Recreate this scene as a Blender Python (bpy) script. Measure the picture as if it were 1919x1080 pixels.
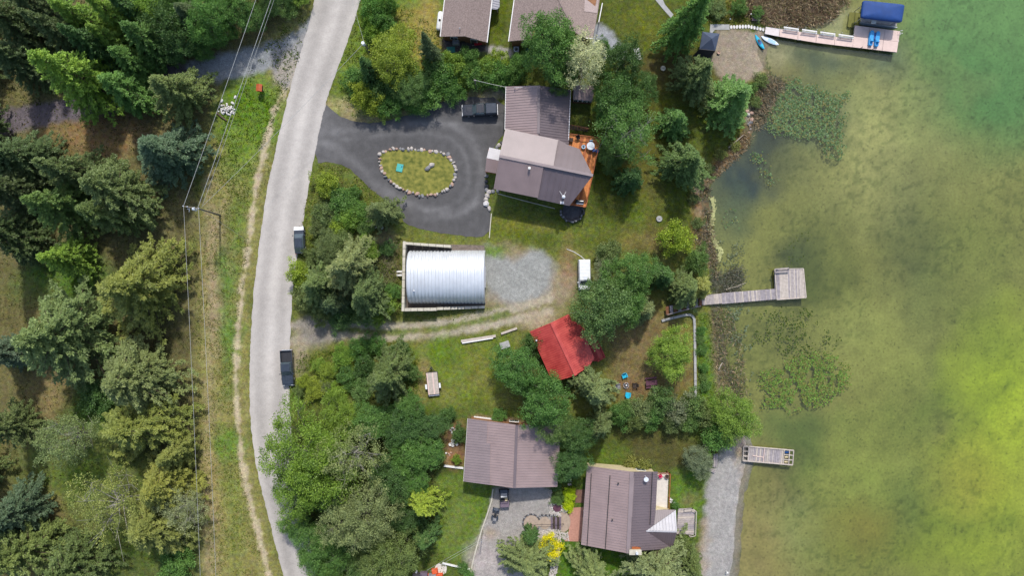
import bpy, math, random
import numpy as np
from mathutils import Vector, Matrix

for o in list(bpy.data.objects):
    bpy.data.objects.remove(o)
SC = bpy.context.scene
COL = SC.collection
R = math.radians
random.seed(7)

# ------------------------------------------------------------------ camera
H = 115.0            # drone height above the lots, metres
PPM = 11.3           # photo pixels per metre on the ground
CX, CY = 959.5, 540.0
cam = bpy.data.cameras.new('camera')
cam.sensor_fit = 'HORIZONTAL'
cam.angle = 2 * math.atan((CX / PPM) / H)
cam.clip_start = 1.0
cam.clip_end = 4000
cam_o = bpy.data.objects.new('camera', cam)
cam_o.location = (0, 0, H)
COL.objects.link(cam_o)
SC.camera = cam_o
SC.render.resolution_x, SC.render.resolution_y = 1024, 577

# ------------------------------------------------------------------ sky, sun, exposure
SUN_EL, SUN_AZ = 51.0, 6.0        # azimuth measured from +Y towards +X
w = bpy.data.worlds.new('World')
SC.world = w
w.use_nodes = True
nt = w.node_tree
nt.nodes.clear()
sky = nt.nodes.new('ShaderNodeTexSky')
sky.sky_type = 'NISHITA'
sky.sun_disc = False
sky.sun_elevation = R(SUN_EL)
sky.sun_rotation = R(SUN_AZ)
sky.dust_density = 2.0
bg = nt.nodes.new('ShaderNodeBackground')
bg.inputs['Strength'].default_value = 0.15
wo = nt.nodes.new('ShaderNodeOutputWorld')
nt.links.new(sky.outputs[0], bg.inputs[0])
nt.links.new(bg.outputs[0], wo.inputs[0])
sun = bpy.data.lights.new('sun', 'SUN')
sun.energy = 2.6
sun.angle = R(2.2)
sun.color = (1.0, 0.96, 0.90)
sun_o = bpy.data.objects.new('sun', sun)
d = Vector((math.sin(R(SUN_AZ)) * math.cos(R(SUN_EL)), math.cos(R(SUN_AZ)) * math.cos(R(SUN_EL)), math.sin(R(SUN_EL))))
sun_o.rotation_euler = d.to_track_quat('Z', 'Y').to_euler()
sun_o.location = d * 200
COL.objects.link(sun_o)
SC.view_settings.view_transform = 'Standard'
SC.view_settings.look = 'None'
SC.view_settings.gamma = 1
SC.view_settings.exposure = 0.68
SC.view_settings.use_curve_mapping = False
EXPK = 1 / 1.45

# ------------------------------------------------------------------ helpers
def at(px, py, z=0.0):
    f = (H - z) / H / PPM
    return Vector(((px - CX) * f, (CY - py) * f, z))

def C(r, g, b, k=1.0):
    def l(c):
        c /= 255.0
        return c / 12.92 if c <= 0.04045 else ((c + 0.055) / 1.055) ** 2.4
    return (l(r) * EXPK * k, l(g) * EXPK * k, l(b) * EXPK * k)

_perm = np.random.RandomState(3).rand(256, 256)
def vnoise(x, y, scale, seed=0):
    x = np.asarray(x, float) / scale + seed * 17.3
    y = np.asarray(y, float) / scale + seed * 9.7
    xi = np.floor(x).astype(int); yi = np.floor(y).astype(int)
    fx = x - xi; fy = y - yi
    fx = fx * fx * (3 - 2 * fx); fy = fy * fy * (3 - 2 * fy)
    def g(a, b): return _perm[a % 256, b % 256]
    return (g(xi, yi) * (1 - fx) * (1 - fy) + g(xi + 1, yi) * fx * (1 - fy)
            + g(xi, yi + 1) * (1 - fx) * fy + g(xi + 1, yi + 1) * fx * fy)
def fbm(x, y, scale, seed=0, octv=3):
    s = 0; a = 0.5; t = 0
    for i in range(octv):
        s = s + a * vnoise(x, y, scale / 2 ** i, seed + i * 3); t += a; a *= .55
    return s / t

def poly_sd(x, y, pts):
    """signed distance to a polygon, negative inside"""
    x = np.asarray(x, float); y = np.asarray(y, float)
    dmin = np.full(x.shape, 1e9); ins = np.zeros(x.shape, bool)
    n = len(pts)
    for i in range(n):
        x1, y1 = pts[i]; x2, y2 = pts[(i + 1) % n]
        dx, dy = x2 - x1, y2 - y1
        L2 = dx * dx + dy * dy + 1e-12
        t = np.clip(((x - x1) * dx + (y - y1) * dy) / L2, 0, 1)
        dmin = np.minimum(dmin, np.hypot(x - x1 - t * dx, y - y1 - t * dy))
        if y1 != y2:
            c = ((y1 > y) != (y2 > y)) & (x < dx * (y - y1) / (y2 - y1) + x1)
            ins ^= c
    return np.where(ins, -dmin, dmin)
def line_d(x, y, pts):
    dmin = np.full(np.asarray(x).shape, 1e9)
    for (x1, y1), (x2, y2) in zip(pts[:-1], pts[1:]):
        dx, dy = x2 - x1, y2 - y1
        t = np.clip(((x - x1) * dx + (y - y1) * dy) / (dx * dx + dy * dy + 1e-12), 0, 1)
        dmin = np.minimum(dmin, np.hypot(x - x1 - t * dx, y - y1 - t * dy))
    return dmin
def W2(pts): return [tuple(at(*p)[:2]) for p in pts]
def smooth_pts(pts, n=2, closed=True):
    for _ in range(n):
        out = []
        m = len(pts)
        rng = range(m) if closed else range(m - 1)
        if not closed: out.append(pts[0])
        for i in rng:
            a = pts[i]; b = pts[(i + 1) % m]
            out.append((a[0] * .75 + b[0] * .25, a[1] * .75 + b[1] * .25))
            out.append((a[0] * .25 + b[0] * .75, a[1] * .25 + b[1] * .75))
        if not closed: out.append(pts[-1])
        pts = out
    return pts

class MB:
    def __init__(s): s.v = []; s.f = []
    def add(s, vs, fs):
        n = len(s.v)
        s.v += [tuple(v) for v in vs]
        s.f += [tuple(i + n for i in f) for f in fs]
        return s
    def box(s, c, sz, rz=0.0, top=None):
        hx, hy, hz = sz[0] / 2, sz[1] / 2, sz[2] / 2
        t = top or 1.0
        tx, ty = (t, t) if not isinstance(t, tuple) else t
        ca, sa = math.cos(rz), math.sin(rz)
        vs = []
        for z, kx, ky in ((-hz, 1, 1), (hz, tx, ty)):
            for a, b in ((-1, -1), (1, -1), (1, 1), (-1, 1)):
                x, y = a * hx * kx, b * hy * ky
                vs.append((c[0] + x * ca - y * sa, c[1] + x * sa + y * ca, c[2] + z))
        return s.add(vs, [(3, 2, 1, 0), (4, 5, 6, 7), (0, 1, 5, 4), (1, 2, 6, 5), (2, 3, 7, 6), (3, 0, 4, 7)])
    def prism(s, pts, z0, z1):
        """z0, z1: number or list per vertex; pts counter-clockwise or not"""
        n = len(pts)
        a = sum(pts[i][0] * pts[(i + 1) % n][1] - pts[(i + 1) % n][0] * pts[i][1] for i in range(n))
        idx = list(range(n))
        zz0 = z0 if isinstance(z0, (list, tuple)) else [z0] * n
        zz1 = z1 if isinstance(z1, (list, tuple)) else [z1] * n
        if a < 0: idx.reverse()
        vs = [(pts[i][0], pts[i][1], zz0[i]) for i in idx] + [(pts[i][0], pts[i][1], zz1[i]) for i in idx]
        fs = [tuple(range(n - 1, -1, -1)), tuple(range(n, 2 * n))]
        fs += [(i, (i + 1) % n, n + (i + 1) % n, n + i) for i in range(n)]
        return s.add(vs, fs)
    def bar(s, p0, p1, wd, ht):
        """box beam between two points"""
        p0 = Vector(p0); p1 = Vector(p1)
        d = (p1 - p0).normalized()
        side = d.cross(Vector((0, 0, 1)))
        if side.length < 1e-3: side = Vector((1, 0, 0))
        side.normalize(); up = side.cross(d)
        vs = []
        for p in (p0, p1):
            for a, b in ((-1, -1), (1, -1), (1, 1), (-1, 1)):
                vs.append(p + side * a * wd / 2 + up * b * ht / 2)
        return s.add(vs, [(3, 2, 1, 0), (4, 5, 6, 7), (0, 1, 5, 4), (1, 2, 6, 5), (2, 3, 7, 6), (3, 0, 4, 7)])
    def tube(s, pts, rad, n=8, cap=True):
        pts = [Vector(p) for p in pts]
        if not isinstance(rad, (list, tuple)): rad = [rad] * len(pts)
        base = len(s.v)
        ref = Vector((0, 0, 1))
        for i, p in enumerate(pts):
            d = (pts[min(i + 1, len(pts) - 1)] - pts[max(i - 1, 0)]).normalized()
            if abs(d.dot(ref)) > .95: r0 = Vector((1, 0, 0))
            else: r0 = ref
            a = d.cross(r0).normalized(); b = d.cross(a)
            for k in range(n):
                t = 2 * math.pi * k / n
                s.v.append(tuple(p + (a * math.cos(t) + b * math.sin(t)) * rad[i]))
        for i in range(len(pts) - 1):
            for k in range(n):
                q = base + i * n
                s.f.append((q + k, q + (k + 1) % n, q + n + (k + 1) % n, q + n + k))
        if cap:
            s.f.append(tuple(base + k for k in range(n - 1, -1, -1)))
            q = base + (len(pts) - 1) * n
            s.f.append(tuple(q + k for k in range(n)))
        return s
    def loft(s, rings, cap=True):
        n = len(rings[0]); b = len(s.v)
        for r in rings: s.v += [tuple(p) for p in r]
        for i in range(len(rings) - 1):
            for k in range(n):
                q = b + i * n
                s.f.append((q + k, q + (k + 1) % n, q + n + (k + 1) % n, q + n + k))
        if cap:
            s.f.append(tuple(b + k for k in range(n - 1, -1, -1)))
            q = b + (len(rings) - 1) * n
            s.f.append(tuple(q + k for k in range(n)))
        return s
    def lathe(s, prof, c=(0, 0, 0), n=16):
        rings = [[(c[0] + r * math.cos(2 * math.pi * k / n), c[1] + r * math.sin(2 * math.pi * k / n), c[2] + z) for k in range(n)] for r, z in prof]
        return s.loft(rings)
    def build(s, name, mat, parent=None, smooth=False, world=False, bevel=0):
        me = bpy.data.meshes.new(name)
        v = s.v
        if world and parent is not None:
            o = Vector((0, 0, 0)); p = parent
            while p is not None: o = o + p.location; p = p.parent
            v = [(a[0] - o.x, a[1] - o.y, a[2] - o.z) for a in v]
        me.from_pydata(v, [], s.f)
        me.update()
        me.materials.append(M(mat))
        if smooth:
            for p in me.polygons: p.use_smooth = True
        ob = bpy.data.objects.new(name, me)
        COL.objects.link(ob)
        if parent is not None: ob.parent = parent
        if bevel:
            m = ob.modifiers.new('bevel', 'BEVEL'); m.width = bevel; m.segments = 2; m.limit_method = 'ANGLE'
        return ob

def tag(o, label=None, cat=None, group=None, kind=None):
    if label: o['label'] = label
    if cat: o['category'] = cat
    if group: o['group'] = group
    if kind: o['kind'] = kind
    return o
def thing(name, label, cat, loc=(0, 0, 0), rz=0.0, group=None):
    o = bpy.data.objects.new(name, None)
    o.empty_display_size = .3
    COL.objects.link(o)
    o.location = loc; o.rotation_euler = (0, 0, rz)
    return tag(o, label, cat, group)
def copy_tree(o, parent=None):
    c = o.copy(); COL.objects.link(c)
    if parent is not None: c.parent = parent
    for ch in list(o.children): copy_tree(ch, c)
    return c

# ------------------------------------------------------------------ materials
MATS = {}
def M(m):
    return MATS[m] if isinstance(m, str) else m
def mat(name, col, rough=.8, noise=.25, scale=3.0, metal=0.0, bump=0.0, bscale=None, col2=None, detail=4, streak=None, spec=.4, coat=0):
    m = bpy.data.materials.new(name); m.use_nodes = True
    t = m.node_tree; N = t.nodes; L = t.links
    b = N['Principled BSDF']
    b.inputs['Roughness'].default_value = rough
    b.inputs['Metallic'].default_value = metal
    b.inputs['Specular IOR Level'].default_value = spec
    if coat: b.inputs['Coat Weight'].default_value = coat
    tc = N.new('ShaderNodeTexCoord')
    mp = N.new('ShaderNodeMapping')
    L.new(tc.outputs['Object'], mp.inputs['Vector'])
    if streak: mp.inputs['Scale'].default_value = streak
    nz = N.new('ShaderNodeTexNoise'); nz.inputs['Scale'].default_value = scale; nz.inputs['Detail'].default_value = detail
    L.new(mp.outputs[0], nz.inputs['Vector'])
    rp = N.new('ShaderNodeValToRGB')
    lo = [max(0, c * (1 - noise)) for c in col]
    hi = [c * (1 + noise) for c in (col2 or col)]
    rp.color_ramp.elements[0].position = .3; rp.color_ramp.elements[1].position = .7
    rp.color_ramp.elements[0].color = (*lo, 1); rp.color_ramp.elements[1].color = (*hi, 1)
    L.new(nz.outputs['Fac'], rp.inputs['Fac'])
    L.new(rp.outputs['Color'], b.inputs['Base Color'])
    if bump:
        n2 = N.new('ShaderNodeTexNoise'); n2.inputs['Scale'].default_value = bscale or scale * 3; n2.inputs['Detail'].default_value = 3
        L.new(tc.outputs['Object'], n2.inputs['Vector'])
        bp = N.new('ShaderNodeBump'); bp.inputs['Strength'].default_value = bump; bp.inputs['Distance'].default_value = .05
        L.new(n2.outputs['Fac'], bp.inputs['Height']); L.new(bp.outputs[0], b.inputs['Normal'])
    MATS[name] = m
    return m

mat('roof_brown', C(158, 138, 135), .5, .09, .5, metal=0, detail=6, spec=.5, streak=(1, 1, 1))
mat('roof_mauve', C(144, 129, 129), .5, .09, .5, detail=6, spec=.5)
mat('roof_dark', C(116, 103, 106), .5, .09, .5, detail=6, spec=.5)
mat('roof_red', C(178, 52, 48), .55, .1, .7, col2=C(202, 84, 74), detail=6, spec=.5)
mat('roof_silver', C(182, 180, 184), .5, .12, .8)
mat('shingle', C(142, 126, 120), .95, .3, 5.0, detail=8, bump=.4, bscale=14)
mat('galvanised', C(230, 234, 237), .4, .07, .8, metal=.35, detail=5)
mat('concrete', C(205, 198, 180), .9, .18, 1.6, bump=.3, bscale=12)
mat('concrete_grey', C(170, 170, 168), .9, .15, 1.5, bump=.3, bscale=12)
mat('white_trim', C(235, 233, 228), .6, .05, 2)
mat('white_paint', C(240, 242, 240), .35, .04, 2, coat=.3)
mat('wood_orange', C(214, 132, 66), .65, .2, 2.2, streak=(1, 6, 1))
mat('wood_orange_dark', C(165, 92, 48), .7, .2, 2.2)
mat('wood_brown', C(120, 78, 50), .8, .25, 2.5)
mat('wood_grey', C(176, 166, 162), .85, .2, 2.0, detail=6)
mat('wood_grey2', C(160, 152, 154), .85, .2, 2.0, detail=6)
mat('wood_pale', C(196, 184, 172), .85, .15, 2.5)
mat('wood_dark', C(72, 60, 52), .9, .3, 3)
mat('composite', C(226, 200, 188), .7, .07, 1.5)
mat('composite_light', C(224, 214, 210), .7, .05, 1.5)
mat('log_wall', C(150, 105, 70), .8, .25, 2.5)
mat('cream_wall', C(215, 200, 160), .85, .1, 2)
mat('dark_wall', C(92, 84, 84), .85, .15, 2)
mat('red_wood', C(160, 52, 52), .7, .18, 2.5)
mat('glass', (.05, .07, .08), .06, .1, 1, spec=.6)
mat('black_paint', (.02, .022, .026), .15, .2, 2, coat=.6)
mat('blue_black_paint', (.028, .036, .048), .2, .2, 2, coat=.5)
mat('rubber', (.015, .015, .016), .85, .2, 6)
mat('dark_metal', (.03, .03, .033), .5, .2, 4, metal=.3)
mat('steel', (.42, .43, .45), .4, .15, 4, metal=.7)
mat('lamp_glass', (.7, .7, .68), .2, .05, 2)
mat('tail_lamp', (.3, .01, .01), .3, .1, 2)
mat('turquoise', C(30, 185, 220), .5, .08, 3)
mat('pedal_blue', C(62, 168, 232), .4, .06, 3)
mat('canvas_blue', C(18, 66, 132), .7, .12, 1.2, bump=.2, bscale=3)
mat('gazebo_canvas', C(70, 82, 104), .8, .1, 1.5, bump=.2, bscale=4)
mat('gazebo_net', C(66, 66, 72), .8, .1, 2)
mat('plum', C(98, 58, 74), .7, .18, 3)
mat('teal_lid', C(70, 178, 168), .6, .1, 4)
mat('mailbox_orange', C(190, 92, 50), .7, .15, 4)
mat('red_paint', C(200, 30, 50), .45, .1, 4)
mat('pink_fabric', C(225, 50, 95), .8, .1, 4)
mat('green_mat', C(60, 130, 120), .9, .15, 3)
mat('barrel_blue', C(30, 80, 150), .45, .1, 3)
mat('stone_light', C(196, 188, 180), .9, .22, 2.5, bump=.5, bscale=5)
mat('stone_pink', C(190, 160, 142), .9, .22, 2.5, bump=.5, bscale=5)
mat('stone_grey', C(140, 140, 142), .9, .25, 2.5, bump=.5, bscale=5)
mat('stone_white', C(228, 224, 220), .9, .12, 2.5, bump=.4, bscale=5)
mat('stone_dark', C(88, 86, 88), .95, .25, 3, bump=.5, bscale=5)
mat('bark_brown', C(96, 80, 68), .95, .3, 2, bump=.5)
mat('bark_pale', C(158, 154, 142), .9, .25, 2, detail=6)
mat('bark_grey', C(120, 114, 104), .95, .2, 2)
mat('pole_wood', C(128, 120, 104), .9, .2, 2, streak=(4, 4, .4))
mat('wire', C(190, 190, 184), .5, .1, 1, metal=.3)
mat('porcelain', C(225, 230, 236), .3, .05, 2)
mat('fence_green', C(60, 120, 96), .6, .1, 2)
mat('paver_tan', C(176, 158, 140), .9, .15, 2.5, bump=.3)
mat('paver_red', C(190, 140, 122), .9, .12, 3, bump=.3)
mat('paver_brown', C(128, 96, 84), .9, .2, 3, bump=.3)
mat('sand_floor', C(220, 212, 200), .9, .08, 2)
mat('olive_platform', C(112, 112, 46), .8, .15, 1)
mat('pontoon', C(104, 116, 122), .4, .12, 2, metal=.4)
mat('board_white', C(232, 240, 246), .35, .04, 2, coat=.3)
mat('board_pad', C(170, 210, 236), .6, .05, 2)
mat('tarp_orange', C(226, 96, 48), .7, .12, 3)
mat('slate_purple', C(120, 104, 116), .8, .15, 3)
mat('driftwood', C(176, 166, 150), .95, .2, 3)
# ------------------------------------------------------------------ terrain
WATER = -0.6
SHORE_PX = [(1600, -400), (1592, 0), (1562, 38), (1510, 48), (1448, 66), (1430, 96), (1446, 122), (1462, 150), (1432, 200), (1416, 232),
            (1404, 262), (1370, 300), (1342, 326), (1326, 352), (1326, 400), (1340, 470), (1344, 520), (1346, 570), (1356, 640),
            (1366, 690), (1386, 735), (1404, 775), (1412, 812), (1414, 840), (1404, 900), (1396, 960), (1388, 1020), (1378, 1090), (1360, 1600)]
LAKE = W2(smooth_pts(SHORE_PX, 2, False)) + [(700, -700), (700, 700)]
def shore_d(x, y):
    """metres inland, negative in the lake"""
    return poly_sd(x, y, LAKE)
def gz_arr(x, y):
    d = shore_d(x, y)
    d = d + (fbm(x, y, 3.0, 5) - .5) * 1.2
    t = np.clip(1 - d / 4.0, 0, 1)
    z = np.where(d > 0, -0.72 * t * t * (3 - 2 * t), -0.72 + 0.35 * d)
    z = np.maximum(z, -5)
    # bank behind the arched shed's wall
    bx, by = at(716, 512)[:2]
    m = np.clip(1.25 - np.hypot((x - bx) / 4.2, (y - by) / 7.5), 0, 1)
    edge = np.clip((at(752, 500).x - x) / .5, 0, 1)
    z = z + 1.5 * m * m * (3 - 2 * m) * edge
    return z
def gz(x, y): return float(gz_arr(np.array([x]), np.array([y]))[0])
def on(px, py):
    """ground point under a photo pixel"""
    p = at(px, py)
    for _ in range(3):
        z = gz(p.x, p.y); p = at(px, py, z)
    return p

def axis(lo, hi, step, far):
    a = list(np.arange(lo, hi + step / 2, step))
    s = step; x = a[-1]
    while x < far: s *= 1.5; x += s; a.append(x)
    s = step; x = a[0]; pre = []
    while x > -far: s *= 1.5; x -= s; pre.append(x)
    return np.array(pre[::-1] + a)

def grid_mesh(name, xs, ys, zf, colf, extra=None, material=None, keep=None):
    X, Y = np.meshgrid(xs, ys)
    nx, ny = len(xs), len(ys)
    x = X.ravel(); y = Y.ravel()
    z = zf(x, y)
    idx = np.arange(nx * ny).reshape(ny, nx)
    q = np.stack([idx[:-1, :-1], idx[:-1, 1:], idx[1:, 1:], idx[1:, :-1]], -1).reshape(-1, 4)
    if keep is not None:
        k = keep(x, y); q = q[k[q].any(1)]
    me = mesh_np(name, np.stack([x, y, z], 1), q)
    col = colf(x, y)
    a = me.color_attributes.new('col', 'FLOAT_COLOR', 'POINT')
    a.data.foreach_set('color', np.concatenate([col, np.ones((len(x), 1))], 1).astype(np.float32).ravel())
    if extra is not None:
        b = me.attributes.new('grain', 'FLOAT', 'POINT')
        b.data.foreach_set('value', extra(x, y).astype(np.float32))
    for p in (me.polygons,): p.foreach_set('use_smooth', np.ones(len(p), bool))
    me.materials.append(M(material))
    o = bpy.data.objects.new(name, me); COL.objects.link(o)
    return o
def mesh_np(name, V, Q):
    me = bpy.data.meshes.new(name)
    k = Q.shape[1]
    me.vertices.add(len(V)); me.vertices.foreach_set('co', V.astype(np.float32).ravel())
    me.loops.add(Q.size); me.loops.foreach_set('vertex_index', Q.astype(np.int32).ravel())
    me.polygons.add(len(Q)); me.polygons.foreach_set('loop_start', np.arange(0, Q.size, k, dtype=np.int32))
    me.polygons.foreach_set('loop_total', np.full(len(Q), k, dtype=np.int32))
    me.update(calc_edges=True)
    return me

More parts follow.
